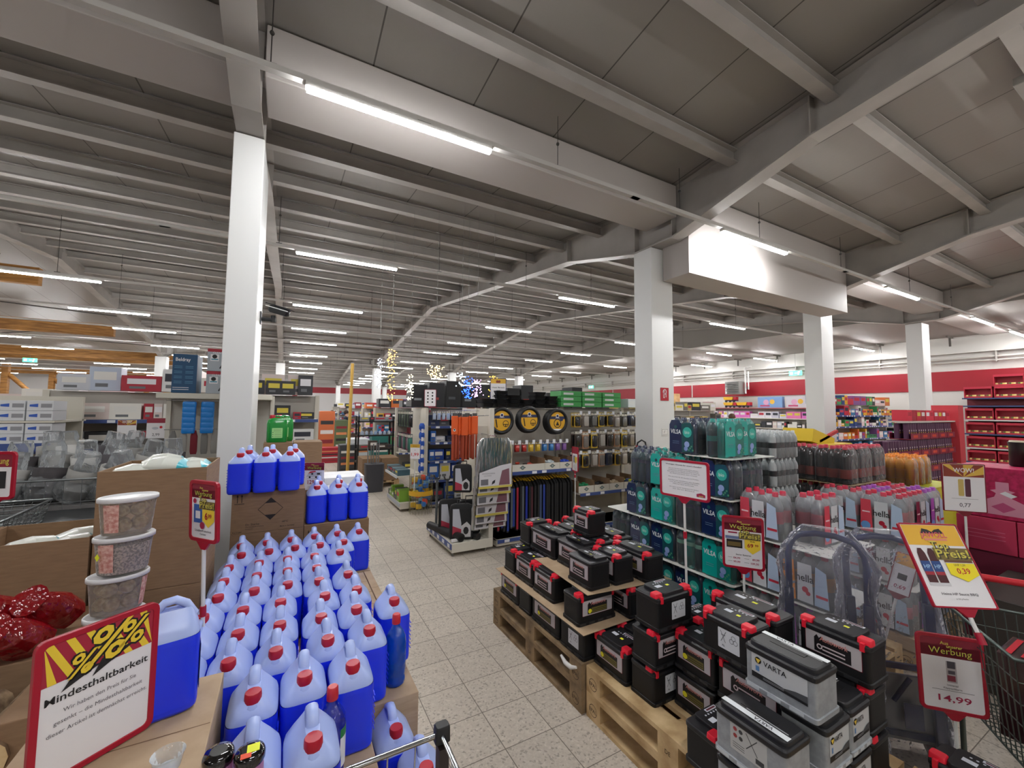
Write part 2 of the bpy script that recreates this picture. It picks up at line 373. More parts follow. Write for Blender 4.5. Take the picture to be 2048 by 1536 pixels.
lp = {1.55: lamp_proto(1.55), 1.56: lamp_proto(1.56), 1.6: lamp_proto(1.6)}
XN = {-9.7: 'over the far left aisles', -4.83: 'left of the near white pillar', .03: 'just right of the near white pillar line', 5.03: 'beside the extinguisher pillar line', 10.06: 'beside the second roof beam line', 15.05: 'near the red-banded wall', 18.33: 'closest to the red-banded wall', -14.7: 'in the timber hall', -19.6: 'deep in the timber hall'}
for yi, y in enumerate(LY):
    g = G(); g.box(-21 if y > 8 else -5.2, 20.2, y-.028, y+.028, HL+.056, HL+.1, TRUNK)
    for k in range(-4 if y > 8 else -1, 8):
        if k*2.5+.9 < 20: g.box(k*2.5+.88, k*2.5+1.0, y-.03, y+.03, HL+.056, HL+.06, mat('8f8d8a', .4))
    if y > 0: tag(g.build('light_rail'), 'long white rail carrying the %s row of strip lights from the camera' % ORD[yi-2], 'light rail', 'light rails')
    else: g.build('light_rail', kind='structure')
    for x, n in LX:
        if x < -6 and y < 8: continue
        if x > 18 and y > 20: continue
        o = dup(lp[n], (x, y, HL), 0, 'white strip light %s, %s row from the camera' % (XN[x], ORD[max(0, yi-2)]), 'bare strip lights in rows under the roof')
        if y < 0: o['label'] = 'white strip light over the aisle behind the viewer'
    # suspension wires
    for x in (-3.9, -.2, 2.35, 4.2, 5.9, 8.3, 11.2, 13.6) if 0 < y < 30 else ():
        g = G(); zt = roof(y)-.15 if x < 14.8 else 4.48
        g.tube([(x, y, HL+.1), (x, y, zt)], .004, mat('3c3a38', .5), 4); g.box(x-.04, x+.04, y-.01, y+.01, HL+.1, HL+.115, BLACK); g.ball((x, y, zt-.3), .018, mat('3c3a38', .5), 6, 4)
        g.build('suspension_wire', kind='structure')
# ceiling heater panel near the corner
g = G(); g.box(6.1, 6.6, .55, 1.0, 5.02, 5.1, mat('8f8c86', .5)); tag(g.build('ceiling_panel', bev=.01), 'grey square box fixed under the roof beam', 'ceiling box')
# ==== signs ==============================================================
def rr(w_, h_, r, n=5, cx=0, cy=0):
    P = []
    for (a, b, t0) in ((w_/2-r, h_/2-r, 0), (-w_/2+r, h_/2-r, 90), (-w_/2+r, -h_/2+r, 180), (w_/2-r, -h_/2+r, 270)):
        for i in range(n): t = math.radians(t0+90*i/(n-1)); P.append((cx+a+r*math.cos(t), cy+b+r*math.sin(t)))
    return P
POLEM = mat('dcdcda', .35); HDR = mat('98293f', .5); GOLD = mat('d6c957', .5); MAG = mat('a3214a', .5)
def sign(w_, h_, loc, rz, label, draw, tilt=0, fr=None, bw=.014, pole=0, frame=True, mount=0, joint=None, cat='price sign', r=.02, lean=0):
    """framed card on an optional pole; origin at the card's foot, facing local -Y"""
    fr = fr or SIGNRED
    t = empty('sign_holder' if frame else 'sign_card', loc, label, cat, rz=rz, tilt=(tilt, lean))
    g = G()
    if frame:
        o = rr(w_, h_, r, cy=h_/2); i = rr(w_-2*bw, h_-2*bw, r*.6, cy=h_/2); n = len(o)
        for y, P, Q in ((-.006, o, i),):
            vs = [(a, -.006, b) for a, b in o]+[(a, -.006, b) for a, b in i]+[(a, .006, b) for a, b in o]+[(a, .006, b) for a, b in i]; fs = []
            for j in range(n):
                k = (j+1) % n
                fs += [(j, k, k+n, j+n), (j, j+2*n, k+2*n, k), (j+n, k+n, k+3*n, j+3*n)]
            g.add(vs, fs, fr)
        g.prism([(a, b) for a, b in o], .001, .006, fr)
        if pole or mount: g.prism([(-.04, 0), (-.012, -.03), (.012, -.03), (.04, 0)], -.005, .005, fr)
        g.build('frame', t, bev=.0015)
        g = G(); g.prism(rr(w_-2*bw, h_-2*bw, r*.6, cy=h_/2), -.0032, .0005, PAPER)
    else: g = G(); g.box(-w_/2, w_/2, -.0032, .0005, 0, h_, PAPER)
    pr = Pr(g, (0, -.0032, 0)); draw(pr, w_-2*bw if frame else w_, h_-2*bw if frame else h_, bw if frame else 0); g.build('printed_card', t)
    if pole:
        g = G(); g.tube([(0, 0, -.03), (0, 0, -pole)], .007, POLEM, 10); p = g.build('pole', t)
        if joint: g = G(); g.tube([(0, 0, -joint-.02), (0, 0, -joint+.02)], .011, fr, 10); g.build('clamp', p)
        g = G(); g.lathe([(.012, -pole-.0), (.012, -pole+.04)], 10, fr); g.build('foot', t)
    return t
def werbung(pr, w_, h_, z0, frac=.26):
    """dark red header with the advertising slogan"""
    t = z0+h_; hh = h_*frac; c = mat('8c2338', .5)
    pr.poly(rr(w_, hh, .008, cy=t-hh/2), c, 1); pr.rect(-w_/2, t-hh, w_/2, t-hh*.4, c, 1)
    pr.text('Aus', -w_*.09, t-hh*.33, hh*.17, GOLD, 3, al='c'); pr.text('unserer', w_*.08, t-hh*.48, hh*.16, GOLD, 3, al='c')
    pr.text('Werbung', .002, t-hh*.85, hh*.34, INK, 2, w_=w_*.72); pr.text('Werbung', 0, t-hh*.83, hh*.34, GOLD, 3, w_=w_*.72, bold=False)
def toppreis(pr, x, z, s):
    c = mat('3a3428', .5)
    for dx, dz, m_, l in ((.004*s, -.004*s, c, 4), (0, 0, GOLD, 5)):
        pr.text('Top', x-.03*s+dx, z+.028*s+dz, .024*s, m_, l); pr.text('Preis!', x+dx, z+dz, .026*s, m_, l, w_=.1*s)
    pr.rect(x-.055*s, z-.008*s, x+.055*s, z+.03*s, mat('7b6a38', .6), 3)
def tagshape(pr, x, z, w_, h_, l=3, m_=None):
    pr.poly([(x-w_/2, z+h_/2), (x-w_/2, z-h_*.12), (x, z-h_/2), (x+w_/2, z-h_*.12), (x+w_/2, z+h_/2)][::-1], m_ or YEL, l)
GREYT = mat('6d6a70', .6)
def lines(pr, x0, x1, zs, m_=GREYT, th=.0016, l=2):
    for z in zs: pr.rect(x0, z, x1, z+th, m_, l)
def d_mhd(pr, w_, h_, z0):
    t = z0+h_; x0 = -w_/2; c = mat('a8233c', .5); b = h_*.3
    pr.rect(x0, t-b, w_/2, t, c, 1)
    for k in range(-2, 8):
        a = x0+k*w_*.17; p = [(a, t), (a+w_*.075, t), (a+w_*.075+b*.5, t-b), (a+b*.5, t-b)]
        p = [(min(max(q, x0), w_/2), z) for q, z in p]
        if max(q for q, z in p)-min(q for q, z in p) > .004: pr.poly(p[::-1], YEL, 2)
    for dx, dz, m_, l in ((.002, -.006, INK, 3), (-.003, .003, INK, 3), (.004, .002, INK, 3), (0, 0, YEL, 5)):
        pr.text('%', x0+w_*.3+dx, t-b*1.02+dz, .05, m_, l, slant=.25); pr.text('%', x0+w_*.5+dx, t-b*.92+dz, .085, m_, l, slant=.3); pr.text('%', x0+w_*.75+dx, t-b*.75+dz, .06, m_, l, slant=.3)
    pr.poly([(x0+w_*.16, t-b*1.28), (x0+w_*.5, t-b*.95), (x0+w_*.28, t-b*.85)], INK, 3); pr.poly([(x0+w_*.42, t-b*1.22), (x0+w_*.86, t-b*.7), (x0+w_*.5, t-b*.85)], INK, 3)
    pr.text('Mindesthaltbarkeit', 0, z0+h_*.555, .017, INK, 2, w_=w_*.93)
    for k, s in enumerate(('Wir haben den Preis f\u00fcr Sie', 'gesenkt \u2013 die Mindesthaltbarkeit', 'dieser Artikel ist demn\u00e4chst erreicht.')):
        pr.text(s, w_*.02, z0+h_*(.46-.075*k), .0095, GREYT, 2, w_=w_*(.66, .8, .9)[k], bold=False)
def d_699(pr, w_, h_, z0):
    werbung(pr, w_, h_, z0); pr.rect(-w_*.4, z0+h_*.28, -w_*.05, z0+h_*.62, mat('2f5fae', .4), 2); pr.rect(-w_*.32, z0+h_*.36, -w_*.12, z0+h_*.5, PAPER, 3)
    pr.disc(-w_*.36, z0+h_*.68, .01, MAG, 3); toppreis(pr, w_*.16, z0+h_*.57, .85); tagshape(pr, w_*.22, z0+h_*.38, w_*.5, h_*.34)
    pr.text('6', w_*.15, z0+h_*.36, .028, SIGNRED, 6); pr.text('99', w_*.3, z0+h_*.395, .016, SIGNRED, 6); pr.disc(-w_*.03, z0+h_*.24, .014, MAG, 4)
    pr.text('Scheibenfrostschutz', 0, z0+h_*.12, .009, GREYT, 2, w_=w_*.7); pr.text('Canister', 0, z0+h_*.06, .008, GREYT, 2)
def d_129(pr, w_, h_, z0):
    werbung(pr, w_, h_, z0, .28)
    c = mat('c7c8cc', .4); pr.poly([(-w_*.4, z0+h_*.48), (w_*.36, z0+h_*.48), (w_*.38, z0+h_*.66), (-w_*.22, z0+h_*.66), (-w_*.34, z0+h_*.56)], c, 2)
    pr.poly([(-w_*.32, z0+h_*.6), (w_*.1, z0+h_*.67), (w_*.05, z0+h_*.7), (-w_*.2, z0+h_*.68)], RED, 3); pr.rect(w_*.14, z0+h_*.56, w_*.3, z0+h_*.62, INK, 3); pr.rect(-w_*.15, z0+h_*.56, -w_*.05, z0+h_*.62, INK, 3)
    pr.disc(-w_*.22, z0+h_*.47, .008, INK, 3); pr.disc(w_*.1, z0+h_*.47, .008, INK, 3); lines(pr, -w_*.36, w_*.33, [z0+h_*.42])
    pr.text('129,00', 0, z0+h_*.22, .034, SIGNRED, 2, w_=w_*.64); lines(pr, -w_*.3, 0, [z0+h_*.12])
    pr.text('199,00', w_*.18, z0+h_*.12, .009, GREYT, 2)
# ---- boxes --------------------------------------------------------------
def carton(x0, x1, y0, y1, z0, z1, label, m_=None, top=None, group=None, extra=None, name='cardboard_box'):
    g = G(); g.box(0, x1-x0, 0, y1-y0, 0, z1-z0, m_ or CARD)
    w_, d_, h_ = x1-x0, y1-y0, z1-z0
    tm = top or mat('6b4f36', .8)
    g.add([(.004, d_/2-.0015, h_+.0006), (w_-.004, d_/2-.0015, h_+.0006), (w_-.004, d_/2+.0015, h_+.0006), (.004, d_/2+.0015, h_+.0006)], [(0,1,2,3)], tm)
    if extra: extra(g, w_, d_, h_)
    o = g.build(name, loc=(x0, y0, z0), bev=.003); return tag(o, label, 'box', group)
def open_box(x0, x1, y0, y1, z0, z1, label, m_=None, group=None, flap=0):
    m_ = m_ or CARD; t = empty('open_carton', (x0, y0, z0), label, 'box', group); w_, d_, h_ = x1-x0, y1-y0, z1-z0; e = .006
    g = G(); g.box(0, w_, 0, e, 0, h_, m_); g.box(0, w_, d_-e, d_, 0, h_, m_); g.box(0, e, e, d_-e, 0, h_, m_); g.box(w_-e, w_, e, d_-e, 0, h_, m_); g.box(e, w_-e, e, d_-e, 0, e, m_)
    g.build('wall_panels', t)
    if flap:
        g = G(); a = math.radians(flap); L = d_*.45
        g.add([(0, d_, h_), (w_, d_, h_), (w_, d_+L*math.cos(a), h_+L*math.sin(a)), (0, d_+L*math.cos(a), h_+L*math.sin(a)), (0, d_+.005, h_-.003), (w_, d_+.005, h_-.003), (w_, d_+.005+L*math.cos(a), h_-.003+L*math.sin(a)), (0, d_+.005+L*math.cos(a), h_-.003+L*math.sin(a))], [(0,1,2,3),(7,6,5,4),(0,4,5,1),(1,5,6,2),(2,6,7,3),(3,7,4,0)], m_); g.build('flap', t)
    return t
# ---- washer fluid display ----------------------------------------------
L0, L1, L2, L3, L4, L5 = .144, .417, .69, .963, 1.236, 1.509
def pallet(x0, y0, z0, label, wd=None, lx=.8, ly=1.2, group=None, stamp=True):
    """euro pallet: deck boards along ly"""
    wd = wd or WOOD; t = empty('wooden_pallet', (x0, y0, z0), label, 'pallet', group)
    for k in range(5): x = k*(lx-.12)/4; g = G(); g.box(x, x+.12, 0, ly, .122, .144, wd); g.build('deck_board', t)
    for k in range(3): y = k*(ly-.12)/2; g = G(); g.box(0, lx, y, y+.12, .1, .122, wd); g.build('cross_board', t)
    for k in range(3):
        x = k*(lx-.12)/2; g = G(); g.box(x, x+.12, 0, ly, 0, .022, wd); g.build('bottom_board', t)
        for j in range(3):
            y = j*(ly-.12)/2; g = G(); g.box(x, x+.12, y, y+.12, .022, .1, wd)
            if k == 0 and stamp:
                pr = Pr(g, (0, y+.06, .061), (0, -1, 0), (0, 0, 1), (-1, 0, 0)); c = mat('3f2d1c', .8)
                pr.ring(0, 0, .034, .003, c, 1, 20) if j != 1 else None
                pr.text('EPAL' if j != 1 else 'DE', 0, -.01, .02, c, 1)
            g.build('block', t)
    return t
JT = mat('a9bbf0', .32, spec=.5); JB = noisy('blue_washer_fluid', '1c34ee', '2644f6', 2, .28); CAPM = mat('b5142c', .38)
def jug_proto():
    t = empty('fluid_canister', (0, 0, 0), 'x', 'canister')
    g = G()
    hx, hy = .069, .095
    g.rbox(hx, hy, [(0, .9, .92), (.008, .98, .985), (.02, 1, 1), (.19, 1, 1), (.203, .99, .99)], JB, e=6, n=28, mats=[JB]*4, caps=(True, False))
    g.rbox(hx, hy, [(.203, .99, .99), (.214, .95, .97), (.236, .68, .86, 0, .004), (.256, .40, .72, 0, .010), (.268, .26, .62, 0, .014)], JT, e=5, n=28, caps=(False, True))
    # front shoulder with neck, then the carrying handle along the ridge
    g.lathe([(.031, .2), (.029, .236), (.0225, .242), (.0195, .25)], 18, JT, (0, -.052))
    pts = [(0, -.012, .246), (0, -.004, .272), (0, .010, .288), (0, .035, .291), (0, .060, .275), (0, .080, .240)]
    rings = []
    for i, (x, y, z) in enumerate(pts):
        a = Vector(pts[min(i+1, 5)])-Vector(pts[max(i-1, 0)]); a.normalize(); up = Vector((0, -a.z, a.y)); r = []
        for j in range(10):
            th = 2*PI*j/10; q = Vector((x, y, z))+Vector((1, 0, 0))*.0165*math.cos(th)+up*.011*math.sin(th); r.append(tuple(q))
        rings.append(r)
    g.loft(rings, JT)
    for k in range(7):   # moulded grip ribs on the side faces
        z = .05+.018*k
        for sx in (-1, 1): g.box(sx*(hx+.0003)-.001, sx*(hx+.0003)+.001, -.085, -.055, z, z+.004, JB)
    g.build('body', t)
    g = G(); n = 20; rg = []
    for z, r_ in ((.243, .0225), (.247, .0235), (.266, .0225), (.270, .0205)):
        rg.append([((r_+(.0007 if j % 2 else 0))*math.cos(2*PI*j/n), -.052+(r_+(.0007 if j % 2 else 0))*math.sin(2*PI*j/n), z) for j in range(n)])
    g.loft(rg, CAPM); g.build('cap', t)
    g = G(); pr = Pr(g, (0, .0957, 0), (-1, 0, 0), (0, 0, 1), (0, 1, 0)); pr.poly(rr(.1, .13, .01, cy=.105), mat('dfe3ee', .4), 1)
    pr.rect(-.045, .145, .045, .165, mat('c22c5c', .4), 2); pr.text('Frostschutz', 0, .125, .012, mat('1d2f8c', .5), 2, w_=.08); pr.disc(0, .085, .025, mat('4f7bd0', .4), 2); pr.text('5 L', 0, .078, .014, PAPER, 3)
    g.build('label', t)
    return t
JUG = jug_proto()
caps = {
 'aisle-side row': [(.48, 3.11), (.36, 2.92), (.31, 2.73), (.31, 2.35), (.33, 2.13), (.30, 1.93), (.32, 1.73), (.23, 1.52)],
 'second row from the aisle': [(.35, 3.13), (.22, 2.92), (.18, 2.72), (.18, 2.51), (.18, 2.33), (.19, 2.13), (.16, 1.92), (.17, 1.73), (.085, 1.53), (.095, 1.235)],
 'middle row': [(.20, 3.13), (.08, 2.94), (.04, 2.74), (.04, 2.54), (.035, 2.35), (.01, 2.15), (.01, 1.93), (0, 1.73), (-.055, 1.51), (-.045, 1.25)],
 'row left of the middle': [(.06, 3.12), (-.06, 2.93), (-.1, 2.74), (-.1, 2.54), (-.10, 2.34), (-.13, 2.14), (-.13, 1.93), (-.14, 1.73)],
 'row nearest the brown boxes': [(-.08, 3.12), (-.2, 2.93), (-.24, 2.73), (-.24, 2.53), (-.24, 2.33), (-.27, 2.14), (-.27, 1.94), (-.28, 1.75)],
 'far left corner': [(-.215, 3.12)],
}
JG = 'blue screenwash canisters with red caps on the low boxes'
_pts = [[x, y] for l in caps.values() for x, y in l]
for _ in range(400):
    for i, a in enumerate(_pts):
        for b in _pts[i+1:]:
            dx, dy = b[0]-a[0], b[1]-a[1]; ox, oy = .1395-abs(dx), .1915-abs(dy)
            if ox > 0 and oy > 0:
                if ox < oy: q = math.copysign(ox/2*.9, dx or 1); a[0] -= q; b[0] += q
                else: q = math.copysign(oy/2*.9, dy or 1); a[1] -= q; b[1] += q
_it = iter(_pts)
for row in caps: caps[row] = [tuple(next(_it)) for _ in caps[row]]
for row, lst in caps.items():
    n = len(lst)
    for k, (x, y) in enumerate(lst):
        lb = 'blue canister, %s from the front, %s' % (ORD[n-1-k], row) if n > 1 else 'blue fluid canister with red cap in the far left corner of the low block'
        dup(JUG, (x, y+.052, L2+.001), random.uniform(-.004, .004), lb, JG)
dup(JUG, (.462, 1.985, L2+.001), .0, 'lone blue canister standing at the aisle edge behind the blue bottle', JG)
dup(JUG, (.385, 1.59, L1+.001), .03, 'blue canister one step lower, in front of the box face beside the wire cart', JG)
dup(JUG, (.436, 1.385, L1+.001), -.04, 'lowest blue canister half hidden behind the wire cart rail', JG)
dup(JUG, (-.295, 1.54, L3+.004), -PI/2+.2, 'blue canister turned sideways on the light box behind the percent sign', JG)
UG = 'canisters on top of the brown shipping box'
for k, (x, nm) in enumerate(((-.262, 'left'), (-.115, 'middle'), (.035, 'right'))):
    dup(JUG, (x, 3.40, L4+.001), 0, 'blue canister on the printed shipping box, front %s one' % nm, UG)
    dup(JUG, (x+.035, 3.61, L4+.001), 0, 'blue canister on the printed shipping box, second row behind the %s one' % nm, UG)
for k, (x, nm) in enumerate(((.225, 'left'), (.375, 'middle'), (.525, 'right'))):
    dup(JUG, (x, 3.50, L3+.001), 0, 'blue canister beside the white cartons, front %s one' % nm, 'canisters beside the white cartons')
    dup(JUG, (x+.03, 3.70, L3+.001), 0, 'blue canister beside the white cartons, behind the %s one' % nm, 'canisters beside the white cartons')
# boxes under the display
pallet(-.56, .98, 0, 'pallet carrying the front of the screenwash display', stamp=False); pallet(-.56, 2.2, 0, 'pallet carrying the back of the screenwash display', stamp=False, lx=1.1)
def lowstack(xs, ys, zs, nm):
    for i, (a, b) in enumerate(zip(xs, xs[1:])):
        for j, (c, d) in enumerate(zip(ys, ys[1:])):
            for z0, z1, zn in zs: carton(a+.002, b-.002, c+.002, d-.002, z0+.001, z1, 'light box under canisters, %s, %s column, %s row, %s' % (nm, ORD[i], ORD[j], zn), CARDL, group='boxes under the screenwash display')
lowstack([-.12, .3], [1.13, 1.55], [(L0, L1, 'bottom layer'), (L1, L2, 'top layer')], 'front block')
lowstack([.302, .505], [1.2, 1.67], [(L0, L1, 'bottom layer')], 'step beside the cart')
lowstack([-.33, .09, .51], [1.675, 2.02, 2.36, 2.7, 3.04], [(L0, L1, 'bottom layer'), (L1, L2, 'top layer')], 'main block')
lowstack([-.13, .3], [1.552, 1.67], [(L0, L2, 'filler')], 'narrow filler')
lowstack([.51, .56], [2.45, 3.05], [(L0, L2, 'slim')], 'aisle filler')
carton(-.33, .13, 3.06, 3.36, L0, L2, 'light box at the back of the canister block, left', CARDL); carton(.132, .56, 3.06, 3.36, L0, L2, 'light box at the back of the canister block, right', CARDL)
def starke(g, w_, d_, h_):
    pr = Pr(g, (0, 0, 0)); k = mat('231d1a', .7)
    for a in (.03, .055):
        pr.rect(a, .205, a+.004, .25, k); pr.poly([(a-.004, .245), (a+.008, .245), (a+.002, .262)], k)
    pr.rect(.015, .196, .072, .2, k)
    c = w_*.52; z = .15; s = .075
    for p, q in (((c-s, z), (c, z+s)), ((c, z+s), (c+s, z)), ((c+s, z), (c, z-s)), ((c, z-s), (c-s, z))): pr.line(*p, *q, .003, k)
    pr.poly([(c-.035, z+.04), (c+.035, z+.04), (c, z+s)], k); pr.poly([(c-.035, z-.04), (c, z-s), (c+.035, z-.04)], k)
    pr.text('Dr. Starke', .085, .048, .014, k, al='l', bold=False); pr.text('Kfz-Scheibenfrostschutz', .085, .034, .008, k, al='l', bold=False); pr.text('Konzentrat', .085, .022, .007, k, al='l', bold=False)
    pr.text('-60\u00b0C', w_*.68, .048, .012, k, al='l'); pr.text('Made in Germany', w_*.66, .018, .009, k, al='l'); pr.text('4 x 5 Liter', .012, .006, .009, k, al='l')
carton(-.30, .14, 3.30+.065, 3.78, L3, L4, 'brown shipping box printed with a diamond and two arrows, under the canisters', CARD, extra=starke)
def arrows(g, w_, d_, h_):
    pr = Pr(g, (0, 0, 0)); k = mat('231d1a', .7)
    for a in (.03, .055): pr.rect(a, .16, a+.004, .22, k); pr.poly([(a-.004, .215), (a+.008, .215), (a+.002, .235)], k)
    pr.rect(.015, .15, .072, .155, k)
carton(-.30, .14, 3.365, 3.78, L2, L3-.002, 'brown box directly under the printed shipping box', CARD)
carton(.144, .6, 3.40, 3.82, L2, L3-.002, 'brown box with two printed arrows under the canisters beside the white cartons', CARD, extra=arrows)
carton(-.30, .14, 3.38, 3.78, L0, L2-.002, 'brown box at the bottom under the printed shipping box', CARD); carton(.144, .6, 3.42, 3.82, L0, L2-.002, 'brown box at the bottom beside the aisle tiles', CARD)
WC = mat('dfe0e4', .5)
def handle(g, w_, d_, h_):
    pr = Pr(g, (w_*.5, 0, h_*.55)); pr.poly(rr(.07, .025, .01), mat('7e8186', .5)); 
carton(.19, .62, 3.83, 4.05, .144, 1.13, 'tall white carton behind the right canisters, against the sign', WC, extra=handle, name='white_carton')
carton(.32, .66, 4.06, 4.45, .144, 1.19, 'second white carton with an open flap behind the first', WC, name='white_carton')
sign(.155, .225, (.225, 3.84, 1.135), -.35, 'price card 129,00 with a caravan picture between the two canister groups', d_129, frame=False)
# green canisters on boxes
carton(-.17, .06, 4.3, 4.6, 1.2, 1.5, 'brown box under the green canisters, left', CARD); carton(.068, .31, 4.3, 4.6, 1.2, 1.5, 'brown box right of the green canisters', CARD)
carton(-.17, .31, 4.3, 4.6, L0, 1.198, 'large brown box low behind the canister groups', CARD)
GR = mat('128a34', .2, coat=.6)
def green():
    t = empty('antifreeze_canister', (0, 0, 0), 'x', 'canister', 'green antifreeze canisters')
    g = G(); g.rbox(.085, .06, [(0, .9, .9), (.012, 1, 1), (.17, 1, 1), (.2, .93, .93), (.215, .7, .8), (.222, .42, .6)], GR, e=5, n=26)
    pts = [(-.05, 0, .2), (-.035, 0, .232), (0, 0, .238), (.04, 0, .23), (.06, 0, .195)]; g.tube(pts, .009, GR); g.build('body', t)
    g = G(); g.lathe([(.022, .215), (.024, .222), (.023, .245), (.02, .248)], 18, CAPM, (-.04, 0)); g.build('cap', t)
    g = G(); pr = Pr(g, (0, -.0605, 0)); pr.poly(rr(.085, .09, .004, cy=.085), mat('a6dd8e', .5)); lines(pr, -.03, .03, [.115, .108, .1], mat('3a6b3a', .6))
    for k in range(3): pr.rect(-.037, .05+.018*k, -.03, .056+.018*k, INK, 2)
    lines(pr, -.022, .035, [.05, .056, .068, .074, .086], mat('6f9c68', .6), .002); g.build('label', t)
    return t
GC_ = green()
dup(GC_, (-.07, 4.38, 1.502), .05, 'green antifreeze canister with red cap, front one on the brown box'); dup(GC_, (-.02, 4.51, 1.502), .0, 'green antifreeze canister tucked behind the front green one')
# blue cleaner bottles
def blue_bottle(kind):
    t = empty('cleaner_bottle', (0, 0, 0), 'x', 'bottle')
    B1 = film('blue_liquid_bottle', '0c5fd8', .45, .06, 1) if kind else film('dark_blue_bottle', '0a22a8', .7, .06, 1)
    g = G(); g.lathe([(.034, 0), (.040, .006), (.041, .02), (.038, .032), (.041, .045), (.041, .165), (.039, .185), (.030, .205), (.018, .222), (.0145, .235), (.0145, .245)], 24, B1); g.build('body', t)
    g = G(); g.lathe([(.017, .238), (.0175, .25), (.016, .272), (.013, .275)], 16, mat('c2242f', .35)); g.build('cap', t)
    g = G(); P = mat('e6e9ee', .4); Q = mat('1f7c3a', .4); n = 10
    for m_, z0, z1, r in ((P, .05, .16, .0416), (Q, .135, .16, .0419)):
        vs = []; 
        for j in range(n+1):
            a = math.radians(-75+90*j/n+35)
            vs += [(r*math.cos(a), r*math.sin(a), z0), (r*math.cos(a), r*math.sin(a), z1)]
        g.add(vs, [(2*j, 2*j+2, 2*j+3, 2*j+1) for j in range(n)], m_, True)
    g.build('label', t); return t
dup(blue_bottle(1), (.435, 1.775, L2+.001), .3, 'clear blue cleaner bottle with red cap at the box edge by the aisle')
dup(blue_bottle(0), (.158, 1.415, L2+.001), -.3, 'dark blue bottle with red cap squeezed between the front canisters')
# ---- left stacks of brown boxes ----------------------------------------
BX = 'brown transport boxes stacked on the left'
for k, (z0, z1) in enumerate(((L0, L1), (L1, L2), (L2, L3), (L3, L4))):
    carton(-.735, -.335, 2.53, 2.985, z0+.001, z1, 'brown box in the tall stack beside the pillar, %s from the bottom' % ORD[k], group=BX)
open_box(-.735, -.335, 2.53, 2.985, L4+.001, L5+.012, 'open brown box of bags on top of the tall stack', group=BX)
for i, (a, b) in enumerate(((-1.16, -.745), (-1.6, -1.165), (-2.05, -1.61))):
    for k, (z0, z1) in enumerate(((L0, L1), (L1, L2), (L2, L3))):
        carton(a, b, 2.53, 2.93, z0+.001, z1, 'brown box, low left stack, %s column from the tall one, %s from bottom' % (ORD[i], ORD[k]), group=BX)
open_box(-1.16, -.745, 2.53, 2.93, L3+.001, L4, 'open brown box with a few bags left inside, left of the tall stack', group=BX)
open_box(-1.6, -1.165, 2.53, 2.93, L3+.001, L4, 'open brown box at the left picture edge', group=BX)
for k in range(3): carton(-.735-.0, -.40, 3.0+.16*k, 3.15+.16*k, L3+.3+.03*k-.3, L3+.3+.03*k, 'narrow brown box behind the open ones, %s row' % ORD[k], CARDL)
# light boxes in front
carton(-.55, -.145, 1.17, 1.66, L2+.002, L3, 'light cardboard box in front, carrying the percent sign', CARDL); carton(-.55, -.145, 1.17, 1.66, L0, L2, 'light cardboard box below the percent sign', CARDL)
carton(-.66, -.345, 1.67, 2.2, L0, L3, 'brown box under the tower of bird food tubs', CARD)
carton(-.98, -.665, 1.55, 2.05, L0, .615, 'brown box under the firewood net', CARD); carton(-1.2, -.67, 2.06, 2.5, L0, .95, 'brown box under the red foil candles', CARD)
sign(.235, .325, (-.376, 1.401, .966), .684, 'red framed sign with three yellow percent marks on the light box', d_mhd, cat='sign')
sign(.17, .24, (-.266, 2.034, 1.287), -.88, 'small red framed price sign 6,99 on a white pole among the canisters', d_699, pole=.59, joint=.27, tilt=.04)
carton(-.31, -.2, 1.98, 2.1, L2+.0, L2+.0005, 'x', CARDL) if 0 else None
# tubs of bird food
TUB = film('clear_tub', 'f0ecea', .1, .2, .6); LID = mat('d8d8da', .35)
def tub(x, y, z, rz, kind, label):
    t = empty('bird_food_tub', (x, y, z), label, 'tub', 'tower of oval bird food tubs', rz=rz)
    g = G(); n = 28
    g.lathe([(.066, .003), (.068, .01), (.078, .118)], n, TUB, sx=1.0, sy=.78, caps=(True, False)); b = g.build('tub', t)
    g = G(); g.lathe([(.079, .115), (.084, .116), (.084, .128), (.081, .131), (.076, .128), (.06, .126)], n, LID, sx=1, sy=.78); g.build('lid', t)
    rnd = random.Random(int(z*1000)); NUT = noisy('fat_ball', 'a58a66', 'd9c49c', 60, .8, bump=.6)
    if kind == 'balls':
        k = 0
        for zz in (.031, .082):
            for a in range(5):
                t_ = 2*PI*a/5+zz*20; g = G(); g.ball((.04*math.cos(t_), .028*math.sin(t_), zz), .024, NUT, 12, 8, (1, 1, .95)); g.build('fat_ball', t); k += 1
    else:
        g = G(); c = noisy('seed_mix', '8a807a', 'e6d8ce', 160, .8, ramp=(.42, .58)); g.lathe([(.062, .004), (.064, .01), (.072, .1)], n, c, sx=1, sy=.78); g.build('seed_filling', t, kind='stuff')
    g = G(); c = noisy('printed_band', 'b3736a', 'd8b3a8', 90, .6); vs = []; a0 = -150 if kind != 'balls' else (-150 if z > 1.3 else -35)
    for j in range(9):
        a = math.radians(a0+38*j/8)
        for z_, r in ((.014, .0695), (.11, .0785)): vs.append((r*math.cos(a), r*.78*math.sin(a), z_))
    g.add(vs, [(2*j, 2*j+2, 2*j+3, 2*j+1) for j in range(8)], c, True); g.build('label', t)
    if kind != 'balls':
        g = G(); pr = Pr(g, (-.066, -.035, .07), (.6, -.8, 0), (0, 0, 1), (-.8, -.6, 0)); pr.poly([(-.01, 0), (0, -.013), (.01, 0), (0, .013)], mat('e7ee2e', .5, emit=.0), 3); g.build('price_sticker', t)
